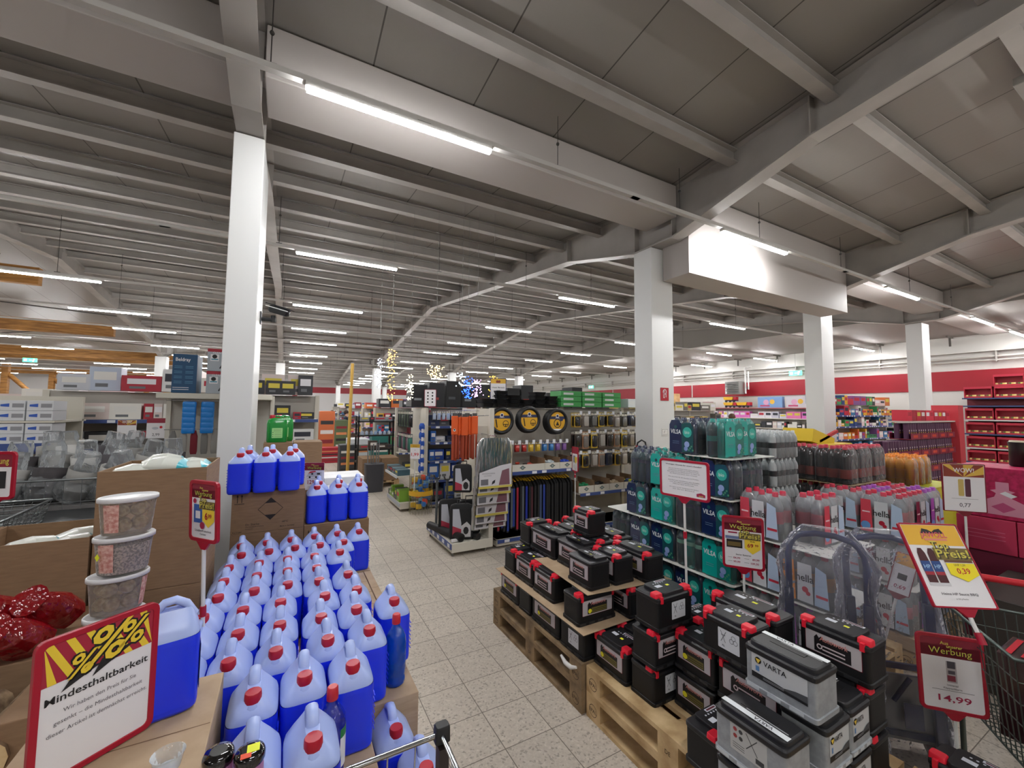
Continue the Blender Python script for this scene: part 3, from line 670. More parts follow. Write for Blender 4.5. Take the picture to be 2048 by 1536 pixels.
for k, (kd, dx) in enumerate((('balls', -.012), ('balls', -.01), ('seeds', 0), ('balls', .004))):
    tub(-.49+dx, 1.98, L3+.002+k*.134, .15+.06*k, kd, '%s tub in the tower, filled with %s' % (('lowest', 'third from the top', 'second from the top', 'topmost')[k], 'round fat balls' if kd == 'balls' else 'pinkish seed mix'))
# ==== car batteries on pallets ==========================================
BK = mat('141416', .5, spec=.35); BKT = mat('1d1d20', .4, spec=.4); RCAP = mat('e01f36', .4); LBG = mat('b9b2b6', .45); PINK = mat('c9837c', .5); OLIVE = mat('6b6230', .5)
SILV = noisy('silver_case', '8b8f93', '9a9ea2', 40, .45); LEDGE = mat('c9ced3', .3)
def lab_red(pr, L, gold):
    w_ = min(L*.78, .26); h_ = .095; z = .055; x = -w_/2
    pr.poly(rr(w_, h_, .004, cy=z+h_/2), mat('7a2332', .5), 1); pr.poly(rr(w_-.004, h_-.004, .004, cy=z+h_/2), LBG, 2)
    k = mat('141013', .5); pr.rect(x+w_*.17, z+.008, x+w_*.82, z+h_*.7, k, 3)
    pr.poly([(x+w_*.17, z+h_*.7), (x+w_*.22, z+h_*.85), (x+w_*.26, z+h_*.72), (x+w_*.3, z+h_*.82), (x+w_*.34, z+h_*.7)], k, 3)
    pr.text('Autowork', x+w_*.52, z+h_*.63, .02, PINK, 5, w_=w_*.5, slant=.15)
    if gold:
        pr.rect(x+w_*.3, z+.012, x+w_*.8, z+h_*.45, OLIVE, 4); lines(pr, x+w_*.34, x+w_*.78, [z+.02, z+.03], k, .003, 5); pr.disc(x+w_*.24, z+.026, .014, mat('e2d92c', .5), 6)
    else:
        for a in (.02, .036): pr.rect(x+w_*.32, z+a, x+w_*.72, z+a+.006, mat('cbbcc0', .5), 4)
        pr.ring(x+w_*.27, z+.032, .012, .005, mat('d6c8cc', .5), 5, 10)
def lab_recycle(pr, L):
    x = .02; z = .045; pr.poly(rr(.105, .09, .004, cx=x, cy=z+.045), mat('d3d6dc', .45), 1); k = mat('55585e', .5)
    pr.line(x-.04, z+.08, x-.015, z+.03, .0025, k, 2); pr.line(x-.012, z+.08, x-.038, z+.03, .0025, k, 2); pr.rect(x-.036, z+.06, x-.016, z+.063, k, 2)
    for a in range(3): t = PI/2+a*2*PI/3; pr.ring(x+.024+.011*math.cos(t), z+.055+.011*math.sin(t), .011, .002, k, 2, 8)
    pr.text('Pb', x-.026, z+.01, .009, k, 2)
def lab_varta(pr, L):
    w_ = L*.76; h_ = .105; z = .05; x = -w_/2
    pr.poly(rr(w_, h_, .003, cy=z+h_/2), mat('c3c6c9', .4), 1); pr.poly([(x, z), (x+w_, z), (x+w_, z+.012), (x+w_*.4, z+.02), (x, z+.022)], mat('17181b', .5), 2)
    pr.poly([(x+w_*.5, z+.012), (x+w_, z+.01), (x+w_, z+.035), (x+w_*.8, z+.03)], mat('4a4c50', .5), 3)
    pr.text('VARTA', x+w_*.44, z+.062, .02, mat('101218', .4), 3, w_=w_*.42); pr.disc(x+w_*.13, z+.073, .013, mat('111111', .4), 3); pr.poly([(x+w_*.13-.011, z+.079), (x+w_*.13, z+.061), (x+w_*.13+.011, z+.079)], mat('e3c34a', .4), 4)
    pr.rect(x+w_*.08, z+.03, x+w_*.15, z+.05, mat('5c86b8', .5), 3); lines(pr, x+w_*.22, x+w_*.6, [z+.008, z+.013], mat('9a9ca0', .5), .002, 4)
def lab_hazard(pr, L):
    w_ = L*.5; z = .05; pr.poly(rr(w_, .1, .002, cy=z+.05), mat('b9bab8', .45), 1); k = mat('3d3e40', .5); x = -w_/2
    for i in range(2):
        for j in range(2): pr.disc(x+.02+.022*i, z+.055+.024*j, .008, k if i else mat('9b3b3b', .5), 2, 8)
    pr.line(x+w_*.45, z+.09, x+w_*.75, z+.03, .003, k, 2); pr.line(x+w_*.75, z+.085, x+w_*.45, z+.035, .003, k, 2); lines(pr, x+.01, x+w_*.4, [z+.012, z+.02, z+.028], k, .002); pr.rect(x+w_*.7, z+.008, x+w_*.92, z+.026, k, 2)
def battery(L, kind, caps=2, name='car_battery'):
    """long side along local X, label on local -Y, foot centre at the origin"""
    t = empty(name, (0, 0, 0), 'x', 'car battery', 'car batteries stacked on the pallets'); hx, hy = L/2, .0875
    V = kind in ('varta', 'hazard'); cs = SILV if V else BK
    g = G(); g.rbox(hx, hy, [(0, .985, .985), (.002, 1, 1), (.018, 1, 1), (.02, .965, .93), (.145, .965, .93)], cs, e=14, n=32, caps=(True, True), smooth=False)
    n = max(3, int(L/.07))
    for k in range(n):
        x = -hx*.9+k*(L*.9)/n; g.box(x, x+L*.55/n, -hy-.0005, -hy+.004, .005, .017, LEDGE if V else mat('2c2c2f', .35))
    for s in (-1, 1):
        for j in range(2): g.box(s*(hx-.0015)-.001, s*(hx-.0015)+.001, -.05+.06*j, -.015+.06*j, .005, .017, LEDGE if V else mat('2c2c2f', .35))
    g.build('case', t)
    g = G(); g.rbox(hx, hy, [(.145, .975, .95), (.15, .99, .985), (.164, .99, .985), (.168, .955, .93), (.17, .95, .9)], BKT, e=12, n=32, smooth=False)
    if kind == 'plain': g.prism([(-hx*.8, .168), (hx*.8, .168), (hx*.8, .186), (-hx*.8, .186)], -hy*.2, hy*.85, BKT); 
    elif V: g.rbox(hx*.93, hy*.8, [(.168, 1, 1), (.182, .98, .96), (.186, .93, .88)], BKT, e=8, n=32)
    else:
        g.rbox(hx*.62, hy*.86, [(.168, 1, 1), (.184, 1, .97), (.187, .97, .93)], BKT, e=8, n=28)
    g.build('lid', t, bev=.0015)
    if V: g = G(); g.box(-hx*.5, hx*.45, -.012, .012, .1862, .1875, BLACK); g.build('handle', t)
    if kind == 'plain': g = G(); g.box(-hx*.55, hx*.5, -.03, -.008, .1862, .192, BK); g.build('handle', t)
    cx = hx*.8
    for s in ((-1, 1) if caps == 2 else ()):
        g = G(); g.rbox(.026, .024, [(.167, 1, 1), (.186, .96, .92), (.189, .86, .82)], RCAP, e=6, n=20, c=(s*cx, -hy*.55)); g.box(s*cx-.008, s*cx+.008, -hy-.0025, -hy*.8, .145, .178, RCAP); g.build('terminal_cover', t)
    g = G(); pr = Pr(g, (0, -hy*.93-.0002, 0)); {'red': lambda: lab_red(pr, L, 0), 'gold': lambda: lab_red(pr, L, 1), 'plain': lambda: lab_red(pr, L, 0), 'rec': lambda: lab_recycle(pr, L), 'varta': lambda: lab_varta(pr, L), 'hazard': lambda: lab_hazard(pr, L)}[kind](); g.build('label', t)
    g = G(); tp = Pr(g, (0, 0, .1875), (1, 0, 0), (0, 1, 0), (0, 0, 1)); W_ = mat('cfd3dc', .45)
    if V:
        s = 1 if kind == 'varta' else -1; y = .04*s
        tp.rect(-hx*.9, y-.013, hx*.9, y+.013, mat('dfe3e6', .35), 1)
        vt, vf, v0, v1 = text_mesh('VARTA', True); k = .022*s; g.add([tp.p(-hx*.5*s+x_*k, y-.007*s+y_*k, 2) for x_, y_ in vt], vf, mat('30343a', .4))
        lines(tp, -hx*.3, hx*.8, [y-.019*s, y-.022*s], mat('c9ccd0', .4), .0015)
    else:
        tp.rect(-hx*.1, .045, hx*.5, .062, W_, 1); tp.rect(-hx*.05, .049, hx*.45, .058, mat('5d2630', .5), 2); tp.rect(-hx*.42, -.01, -hx*.12, .016, W_, 1); tp.rect(hx*.1, -.012, hx*.25, .004, mat('e8ec3a', .5), 1)
        for k in range(5): tp.disc(-hx*.3+.018*k, .035, .005, W_, 1, 5)
    g.build('top_stickers', t); return t
_BP = {}
def bat(x, y, z, o, L, kind, label, caps=2):
    """x, y = corner nearest the viewer; o = axis of the long side"""
    k = (L, kind, caps)
    if k not in _BP: _BP[k] = battery(L, kind, caps)
    cx, cy_, rz = (x+L/2, y+.0875, 0) if o == 'X' else (x+.0875, y+L/2, -PI/2)
    return dup(_BP[k], (cx, cy_, z), rz, label)
A0, A1, A2, A3, A4 = .2885, .4835, .6745, .8655, 1.0
P0, P1, P2 = .2885, .4790, .6695
FP = 'far pallet'
for z, wd, nm in ((0, WOODD, 'lower'), (.1442, WOODD, 'upper')): pallet(1.62, 2.045, z, 'weathered grey-brown pallet with stamped blocks, %s of the two under the far batteries' % nm, wd)
for z, nm in ((0, 'lower'), (.1442, 'upper')): pallet(1.645, .83, z, 'light new pallet with stamped blocks, %s of the two under the near batteries' % nm, WOOD)
pallet(1.66, -.4, 0, 'pallet at the bottom corner, mostly under the nearest batteries'); pallet(1.66, -.4, .1442, 'upper pallet at the bottom corner under the nearest batteries')
g = G(); g.tube([(1.615, 2.09, .25), (1.612, 2.14, .225), (1.612, 2.2, .222), (1.617, 2.25, .24)], [.008, .014, .014, .008], mat('d6d4d0', .7)); tag(g.build('torn_paper'), 'scrap of white paper stuck on the corner block of the far pallet', 'paper')
# bottom layer, far pallet
bat(1.64, 2.86, A0, 'Y', .31, 'gold', 'bottom-layer black battery at the far corner, gold label half covered')
bat(1.64, 2.68, A0, 'X', .242, 'rec', 'bottom-layer battery showing only its dark short end between two labelled ones')
bat(1.64, 2.315, A0, 'Y', .353, 'gold', 'bottom-layer long battery with gold label in the middle of the far pallet', 0)
bat(1.64, 2.055, A0, 'Y', .25, 'rec', 'bottom-layer battery with white recycling sticker near the pallet joint', 0)
for j, (yy, L) in enumerate(((2.06, .353), (2.43, .353), (2.8, .353))):
    for i, xx in enumerate((1.9, 2.09)): bat(xx, yy, A0, 'Y', L, 'red', 'hidden bottom battery inside the far pallet, %s behind the front, %s from the joint' % (('one', 'two')[i], ORD[j]), 0)
def sheet(pts, z, label, wav=.004, m_=None, th=.003):
    g = G(); n = 10; rings = []
    (x0, y0), (x1, y1), (x2, y2), (x3, y3) = pts; rnd = random.Random(int(z*999)+len(label)); vs = []
    for i in range(n+1):
        for j in range(n+1):
            u, v = i/n, j/n; x = (x0*(1-u)+x1*u)*(1-v)+(x3*(1-u)+x2*u)*v; y = (y0*(1-u)+y1*u)*(1-v)+(y3*(1-u)+y2*u)*v
            vs.append((x, y, z+wav*(abs(math.sin(u*7+v*3))+rnd.random()*.3)))
    top = [(x, y, q+th) for x, y, q in vs]; m = (n+1)**2
    fs = [(i*(n+1)+j, (i+1)*(n+1)+j, (i+1)*(n+1)+j+1, i*(n+1)+j+1) for i in range(n) for j in range(n)]
    g.add(vs+top, [tuple(reversed(f)) for f in fs]+[tuple(a+m for a in f) for f in fs], m_ or CARDL)
    b = [i for i in range(n)]+[n+(n+1)*i for i in range(n)]+[(n+1)*n+n-i for i in range(n)]+[(n+1)*(n-i) for i in range(n)]
    g.add(vs+top, [(b[i], b[(i+1) % len(b)], b[(i+1) % len(b)]+m, b[i]+m) for i in range(len(b))], m_ or CARDL)
    return tag(g.build('cardboard_sheet'), label, 'cardboard sheet')
sheet([(1.60, 2.0), (2.4, 2.02), (2.4, 3.2), (1.6, 3.17)], .479, 'tan cardboard sheet between the bottom and second layer of far batteries', .001)
# second layer
bat(1.665, 2.975, A1, 'X', .242, 'rec', 'second-layer black battery at the far end of the tan sheet')
bat(1.665, 2.69, A1, 'Y', .278, 'red', 'second-layer battery with two red covers and silver label, second from the far end')
bat(1.66, 2.405, A1, 'Y', .278, 'red', 'second-layer battery with silver label partly under the torn cardboard')
bat(1.625, 2.08, A1, 'X', .31, 'gold', 'second-layer battery turned crosswise, gold label facing the aisle end')
for j, yy in enumerate((2.265, 2.62)): bat(1.85, yy, A1, 'Y', .353, 'red', 'hidden second-layer battery behind the crosswise one, %s' % ('near', 'far')[j], 0)
bat(1.98, 2.005, A1, 'Y', .242, 'red', 'second-layer battery with a red cover showing beside the recycling sticker battery')
for j, yy in enumerate((2.05, 2.42, 2.79)): bat(2.2, yy, A1, 'Y', .353, 'red', 'hidden second-layer battery at the bottle side, %s from the joint' % ORD[j], 0)
for j, yy in enumerate((2.27, 2.63)): bat(2.026, yy, A1, 'Y', .353 if j else .34, 'red', 'hidden second-layer battery in the pallet centre, %s' % ('near', 'far')[j], 0)
sheet([(1.68, 2.06), (2.35, 1.985), (2.35, 2.6), (1.72, 2.75)], .6735, 'torn cardboard sheet under the raised batteries, its tip over the silver label battery', .0012)
# third layer
bat(1.72, 2.085, A2+.005, 'Y', .242, 'plain', 'third-layer battery with silver label, frontmost on the torn cardboard', 0)
bat(1.835, 2.345, A2+.005, 'Y', .278, 'plain', 'third-layer battery without red covers behind the frontmost one', 0)
bat(1.825, 2.64, A2, 'Y', .353, 'plain', 'third-layer long battery with silver label and black carrying cover', 0)
bat(1.83, 3.005, A2, 'X', .242, 'rec', 'third-layer battery with two red covers at the far end')
bat(1.92, 2.075, A2+.005, 'Y', .242, 'red', 'third-layer battery with two red covers right of the frontmost one')
bat(2.13, 2.0, A2+.005, 'Y', .353, 'gold', 'third-layer long battery with red covers next to the bottle stack')
bat(2.03, 2.66, A2, 'Y', .31, 'red', 'third-layer battery in the middle, red covers, behind the long one'); bat(2.03, 2.36, A2+.005, 'Y', .278, 'red', 'third-layer battery under the single top battery')
bat(2.215, 2.37, A2+.005, 'Y', .353, 'red', 'third-layer battery beside the bottles, second from the joint'); bat(2.215, 2.75, A2, 'Y', .353, 'red', 'third-layer battery beside the bottles, farthest one')
bat(2.02, 2.46, A3+.005, 'Y', .207, 'red', 'single small battery on the very top of the far pile')
# near pallet
bat(1.705, 1.765, P0, 'Y', .278, 'gold', 'bottom battery with gold label and two red covers at the pallet joint')
bat(1.89, 1.77, P0, 'Y', .278, 'red', 'bottom battery with red covers behind the gold label one at the joint'); bat(2.08, 1.77, P0, 'Y', .278, 'red', 'third battery from the aisle at the pallet joint', 0)
bat(1.72, 1.575, P0, 'X', .242, 'rec', 'lowest battery of the three-high tower, recycling sticker on its face')
bat(1.715, 1.56, P1, 'X', .242, 'red', 'middle battery of the three-high tower with a red cover at its edge')
bat(1.73, 1.55, P2, 'X', .278, 'rec', 'top battery of the three-high tower, two red covers and recycling sticker')
bat(1.85, 1.325, P0, 'Y', .242, 'gold', 'bottom battery with gold label right of the three-high tower', 0); bat(1.85, 1.32, P1, 'Y', .242, 'gold', 'upper battery with bright gold label right of the three-high tower')
bat(1.84, 1.0, P0, 'Y', .31, 'red', 'bottom battery behind the silver batteries', 0); bat(1.84, 1.0, P1, 'Y', .31, 'red', 'battery with pink label just behind the silver ones', 2)
bat(1.83, 1.135, P2, 'Y', .242, 'rec', 'battery with two red covers and white sticker, left of the silver battery')
bat(2.04, 1.14, P0, 'Y', .353, 'red', 'hidden lowest battery under the long red-capped one', 0); bat(2.04, 1.14, P1, 'Y', .353, 'red', 'hidden middle battery under the long red-capped one', 0)
bat(2.03, 1.13, P2, 'Y', .353, 'red', 'long battery with two red covers just behind the small white sticker one')
bat(2.04, 1.53, P0, 'X', .242, 'red', 'hidden low battery beside the sign pole', 0); bat(2.04, 1.53, P1, 'X', .242, 'red', 'battery with red cover right of the tower behind the sign pole')
bat(2.16, .83, P0, 'Y', .278, 'red', 'lowest battery under the large silver label battery near the trolleys'); bat(2.16, .835, P1, 'Y', .278, 'red', 'middle battery under the large silver label battery near the trolleys'); bat(2.17, .83, P2, 'Y', .278, 'red', 'large silver label battery with wide red cover beside the blue trolleys')
bat(1.765, .84, P0, 'Y', .278, 'varta', 'lowest silver battery hidden under the silver pile', 0) if 0 else None
bat(1.56, .845, P0, 'Y', .278, 'hazard', 'lower silver battery at the near edge, mostly cut by the frame', 0)
bat(1.55, .84, P1, 'Y', .278, 'hazard', 'silver battery with warning label, white strip reading upside down', 0)
bat(1.75, .835, P2, 'Y', .278, 'varta', 'topmost silver battery with white strip and black logo label', 0)
bat(1.745, .845, P0, 'Y', .278, 'varta', 'lowest silver battery under the topmost one', 0) if 0 else None
g = None
bat(1.785, .82, P1, 'X', .19, 'varta', 'silver battery directly under the topmost silver one', 0); bat(1.785, .82, P0, 'X', .19, 'hazard', 'bottom silver battery under the topmost silver one', 0)
bat(1.98, .825, P1, 'X', .175, 'varta', 'small silver battery right of the silver pile with dark label corner', 0); bat(1.98, .825, P0, 'X', .175, 'varta', 'lowest small silver battery right of the silver pile', 0)
bat(1.60, 1.125, P0, 'X', .23, 'rec', 'single low battery with red cover and yellow dot beside the silver ones')
bat(2.28, .43, P0, 'Y', .278, 'red', 'battery with red cover at the bottom picture edge below the 14,99 sign')
sheet([(1.86, 1.43), (2.05, 1.5), (2.02, 1.62), (1.86, 1.6)], .862, 'x', .001) if 0 else None
# ==== signs on the right =================================================
def d_hinweis(pr, w_, h_, z0):
    t = z0+h_; k = mat('4b4850', .6)
    pr.text('Wichtiger Hinweis f\u00fcr unsere Kunden!', 0, t-.022, .008, k, 2, w_=w_*.8)
    ls = ('Werden Sie beim Kauf ausdr\u00fccklich gebeten:', 'Autobatterien werden nur mit Pfand verkauft.', 'Bitte geben Sie Ihre Altbatterie an der Kasse ab,', 'das Pfand wird Ihnen dann erstattet.', '', 'Bitte beachten Sie die Hinweise am Produkt.', '', 'Beim Kauf einer Starterbatterie ohne R\u00fcckgabe', 'einer alten Batterie werden 7,50 Euro', 'Pfand berechnet.', '', 'Wir bitten um Ihr Verst\u00e4ndnis und danken', 'f\u00fcr Ihren Einkauf.')
    for i, s in enumerate(ls):
        if s: pr.text(s, 0, t-.045-.0105*i, .0052, k, 2, w_=w_*(.35+.0075*len(s)), bold=False)
    pr.poly([(w_*.28, z0+.012), (w_*.46, z0+.012), (w_*.46, z0+.028), (w_*.37, z0+.036), (w_*.28, z0+.028)], MAG, 2); pr.text('Jawoll', w_*.37, z0+.015, .008, GOLD, 3)
def d_69(pr, w_, h_, z0):
    werbung(pr, w_, h_, z0); toppreis(pr, w_*.18, z0+h_*.6, 1.1); x = -w_/2
    pr.rect(x+w_*.02, z0+h_*.56, x+w_*.4, z0+h_*.62, mat('6f7fa8', .5), 2); pr.rect(x+w_*.05, z0+h_*.38, x+w_*.48, z0+h_*.55, mat('1e1a1c', .5), 2); pr.rect(x+w_*.08, z0+h_*.41, x+w_*.44, z0+h_*.5, mat('6b5a30', .5), 3); pr.rect(x+w_*.1, z0+h_*.68, x+w_*.35, z0+h_*.71, MAG, 2)
    tagshape(pr, w_*.25, z0+h_*.43, w_*.42, h_*.3); pr.text('69', w_*.19, z0+h_*.42, .024, SIGNRED, 6); pr.text('99', w_*.36, z0+h_*.445, .014, SIGNRED, 6); pr.text('50 Ah', w_*.25, z0+h_*.53, .008, OLIVE, 6)
    pr.text('Starter Batterien', 0, z0+h_*.23, .009, INK, 2)
    for (a, b, s) in ((-.18, .15, '84,99'), (.33, .15, '89,99'), (-.18, .07, '99,99'), (.3, .07, '109,00')): pr.text(s, w_*a, z0+h_*b, .0125, MAG, 2)
    lines(pr, -w_*.42, -w_*.3, [z0+h_*.09, z0+h_*.17]); lines(pr, w_*.02, w_*.15, [z0+h_*.09, z0+h_*.17])
def jawoll(pr, x, z, s):
    k = mat('2a2226', .5); c = mat('d5596f', .5)
    pr.poly([(x-.04*s, z+.012*s), (x-.03*s, z+.03*s), (x-.012*s, z+.026*s), (x, z+.018*s), (x+.012*s, z+.026*s), (x+.03*s, z+.03*s), (x+.04*s, z+.012*s)][::-1], k, 2)
    pr.text('JAWOLL', x, z-.002*s, .02*s, c, 4, w_=.09*s); pr.rect(x-.036*s, z-.013*s, x+.04*s, z-.006*s, mat('e08a7a', .5), 3)
def d_039(pr, w_, h_, z0):
    t = z0+h_; pr.rect(-w_/2+.003, t-h_*.27, w_/2-.003, t-.002, mat('e9b53a', .5), 1); jawoll(pr, w_*.02, t-h_*.16, 1.15)
    for k in range(2):
        x = -w_*.34+k*w_*.18; c = mat('4a1c22', .4); b = z0+h_*.27
        pr.poly([(x-.017, b), (x+.017, b), (x+.019, b+h_*.2), (x+.015, b+h_*.36), (x+.007, b+h_*.42), (x-.007, b+h_*.42), (x-.015, b+h_*.36), (x-.019, b+h_*.2)], c, 2)
        pr.rect(x-.018, b+h_*.13, x+.018, b+h_*.26, mat('2b4a86', .4), 3); pr.text('HP', x, b+h_*.17, .015, mat('9fc4ea', .4), 4); pr.rect(x-.017, b+h_*.09, x+.017, b+h_*.13, mat('a52b3a', .4), 3); pr.poly([(x-.02, b-.012), (x+.02, b-.012), (x+.02, b), (x-.02, b)], mat('cfcdd2', .5), 1)
    toppreis(pr, w_*.2, z0+h_*.58, 1.25); tagshape(pr, w_*.24, z0+h_*.4, w_*.48, h_*.22, 6, mat('f3df1e', .5)); pr.rect(w_*.0, z0+h_*.52, w_*.48, z0+h_*.56, mat('6f4a38', .6), 2)
    pr.text('UVP 1,39', w_*.22, z0+h_*.475, .008, OLIVE, 7); pr.text('0,39', w_*.24, z0+h_*.385, .021, RED, 7); pr.text('Heinz HP Sauce BBQ', 0, z0+h_*.13, .009, GREYT, 2, w_=w_*.6); pr.text('je 250 g Flasche', 0, z0+h_*.08, .005, GREYT, 2, bold=False)
def d_1499(pr, w_, h_, z0):
    werbung(pr, w_, h_, z0, .27); x = w_*.0
    pr.rect(x-.018, z0+h_*.38, x+.018, z0+h_*.68, mat('b9b3b8', .5), 2); pr.rect(x-.014, z0+h_*.58, x+.014, z0+h_*.68, mat('4a4650', .5), 3); pr.rect(x-.016, z0+h_*.4, x+.012, z0+h_*.48, mat('8c3a4c', .5), 3); pr.rect(x-.012, z0+h_*.5, x+.012, z0+h_*.55, mat('5a5560', .5), 3)
    pr.text('Universal', -.0, z0+h_*.33, .0075, GREYT, 2); pr.text('Klappsackkarre', 0, z0+h_*.285, .0075, GREYT, 2); lines(pr, -w_*.35, w_*.35, [z0+h_*.26]); pr.text('14,99', w_*.02, z0+h_*.11, .026, MAG, 2, w_=w_*.55)
def d_wow(pr, w_, h_, z0, price='0,77', pic=True):
    t = z0+h_; b = t-h_*.27; pr.rect(-w_/2+.003, b, w_/2-.003, t-.002, mat('8d3a2c', .5), 1)
    for k in range(7):
        a = math.radians(-75+25*k); a2 = a+math.radians(11); q = [(0, b), (math.sin(a)*.3, b+math.cos(a)*.3), (math.sin(a2)*.3, b+math.cos(a2)*.3)]
        q = [(min(max(i, -w_/2+.003), w_/2-.003), min(max(j, b), t-.002)) for i, j in q]; pr.poly(q[::-1], mat('dcb24c', .5), 2)
    pr.text('WOW!', 0, b+h_*.1, .03, PAPER, 4, w_=w_*.5)
    if pic: pr.poly(rr(.03, h_*.36, .006, cx=-.017, cy=z0+h_*.5), mat('c9b066', .4), 2); pr.poly(rr(.03, h_*.38, .006, cx=.02, cy=z0+h_*.5), mat('5b3040', .4), 2)
    lines(pr, -w_*.32, w_*.32, [z0+h_*.26]); pr.text(price, 0, z0+h_*.09, .026, GREYT, 2)
sign(.325, .235, (2.166, 1.73, 1.285), -1.43, 'wide red framed notice board on a tall pole above the battery pile', d_hinweis, pole=.99, joint=.22, cat='sign', tilt=.02)
sign(.235, .325, (2.575, 1.62, .828), -.92, 'red framed price sign 69,99 for starter batteries on a white pole', d_69, pole=.80, tilt=-.03)
sign(.235, .325, (2.36, .59, 1.06), -.58, 'large tilted yellow and white sign 0,39 with two sauce bottles', d_039, pole=.12, tilt=-.5, fr=mat('a3112e', .3), bw=.006, r=.008, lean=0)
sign(.235, .325, (2.64, .715, .50), -.84, 'red framed price sign 14,99 low beside the wire cart', d_1499, pole=.47, tilt=-.05)
sign(.235, .325, (4.09, 1.0, 1.155), -2.36+PI/2, 'wow price card 0,77 in a thin dark red frame before the pink display', d_wow, fr=mat('7e1228', .4), bw=.005, r=.006, mount=1, pole=.5)
# ==== drinks =============================================================
WRAP = film('shrink_wrap', 'eef2f4', .02, .1, 1)
def bottle_mesh(r, h, body, lab, z0, z1, n=14, neck=None):
    g = G(); hs = h-.03
    P = [(r*.85, 0), (r, .008), (r*.97, h*.08), (r, h*.16), (r*.99, z0)]
    Q = [(r*1.0, z1), (r*.93, h*.5) if z1 < h*.5 else (r*.98, z1+.005), (r, h*.68), (r*.86, h*.78), (r*.55, h*.87), (r*.33, h*.92), (r*.33, hs)]
    g.lathe(P, n, body, caps=(True, False)); g.lathe([(r*1.01, z0), (r*1.01, z1)], n, lab, caps=(False, False)); g.lathe(Q, n, body, caps=(False, True)); return g
def pack(nx, ny, r, h, body, lab, cap, z0, z1, name='bottle_pack', printed=None, wrap=True, slim=None):
    """nx bottles along the shown face (local X), ny deep; face toward local -Y; foot centre at origin"""
    t = empty(name, (0, 0, 0), 'x', 'drinks pack'); g0 = None; L, D = nx*2*r, ny*2*r
    for j in range(ny):
        for i in range(nx):
            b = body[(i+j) % len(body)] if isinstance(body, list) else body
            o = bottle_mesh(r*.985, h, b, lab[i % len(lab)] if isinstance(lab, list) else lab, z0, z1).build('bottle', t, loc=(-L/2+r+2*r*i, -D/2+r+2*r*j, 0)) if g0 is None or isinstance(body, list) or isinstance(lab, list) else None
            if o is None: o = g0.copy(); C.objects.link(o); o.parent = t; o.location = (-L/2+r+2*r*i, -D/2+r+2*r*j, 0)
            if g0 is None: g0 = o; g = G(); g.lathe([(r*.4, h-.035), (r*.42, h-.03), (r*.4, h-.006), (r*.35, h-.002)], 12, cap); cp = g.build('cap', o)
            else: c2 = cp.copy(); C.objects.link(c2); c2.parent = o
    if wrap:
        g = G(); e = .8; g.rbox(L/2, D/2, [(.004, .97, .97), (.01, 1.01, 1.01), (h*.72, 1.01, 1.01), (h*.86, .97, .95), (h*.96, .82, .8)], WRAP, e=7, n=36, caps=(False, False)); g.build('shrink_wrap', t)
    if printed:
        g = G(); printed(g, L, D, h); g.build('printed_film', t)
    return t
NAVY = mat('14264e', .22, coat=.6); TEAL = mat('14a79c', .22, coat=.6); DTEAL = mat('1c4f57', .2, coat=.5); SMOKE = mat('3d5260', .2, coat=.5)
def vilsa_print(col, col2):
    def f(g, L, D, h):
        pr = Pr(g, (0, -D/2-.0025, 0)); x = -L/2
        o = [(x+.002, .012), (x+L*.5, .012), (x+L*.5, h*.82), (x+L*.42, h*.93), (x+L*.1, h*.93), (x+.004, h*.8)]; pr.poly(o, col, 0)
        pr.poly([(x+L*.5, .012), (x+L*.93, .02), (x+L*.95, h*.7), (x+L*.85, h*.86), (x+L*.62, h*.86), (x+L*.5, h*.82)], col2, 0)
        pr.text('VILSA', x+L*.27, h*.55, .036, mat('dfe9ee', .4), 2, w_=L*.42, rot=-.06); lines(pr, x+L*.14, x+L*.4, [h*.33, h*.28], mat('5f7fa0', .4), .003, 2)
        pr.disc(x+L*.72, h*.6, .042, mat('35b1a2', .3), 2); pr.text('bio', x+L*.72, h*.56, .026, mat('cfeee6', .4), 4); pr.disc(x+L*.7, h*.27, .024, mat('8fa5d6', .3), 2); pr.disc(x+L*.66, h*.15, .018, mat('7f95ce', .3), 2); pr.disc(x+L*.27, h*.74, .014, DTEAL, 2)
        for k in range(7): pr.disc(x+L*(.62+.05*k), h*(.12+.05*(k % 3)), .008, mat('3f8f6a', .3), 1, 6)
    return f
VN = pack(3, 2, .041, .292, [NAVY, SMOKE], NAVY, NAVY, .12, .16, printed=vilsa_print(NAVY, DTEAL)); VT = pack(3, 2, .041, .292, [TEAL, DTEAL], TEAL, TEAL, .12, .16, printed=vilsa_print(TEAL, mat('1f7f78', .22, coat=.5)))
VD = pack(3, 2, .041, .292, [SMOKE, DTEAL], mat('1d2d52', .3), NAVY, .17, .2); VG = pack(3, 2, .041, .292, [DTEAL, TEAL], mat('9fdcc6', .3), TEAL, .17, .2)
def tray(x0, x1, y0, y1, z, label, m_=None, r=.03):
    g = G(); g.prism([((x0+x1)/2+a, (y0+y1)/2+b) for a, b in rr(x1-x0, y1-y0, r)], z, z+.004, m_ or mat('dcdcd6', .6), 2); return tag(g.build('cardboard_layer'), label, 'cardboard layer')
XV = 2.83; TZ = [.288, .585, .882, 1.179, 1.476]; VG_ = 'shrink-wrapped water packs by the battery pile'
pallet(XV-.02, 1.98, 0, 'lower pallet under the blue and teal water packs'); pallet(XV-.02, 1.98, .1441, 'upper pallet under the blue and teal water packs')
tiers = [
 [('T', 1.86), ('N', 2.11), ('N', 2.36), ('T', 2.61), ('N', 2.86)],
 [('T', 1.86), ('G', 2.11), ('N', 2.36), ('N', 2.61), ('D', 2.86)],
 [('N', 1.86), ('D', 2.11), ('T', 2.36), ('N', 2.65)],
 [('N', 1.86), ('T', 2.11), ('T', 2.36), ('D', 2.61)],
 [('T', 1.90), ('N', 2.15)]]
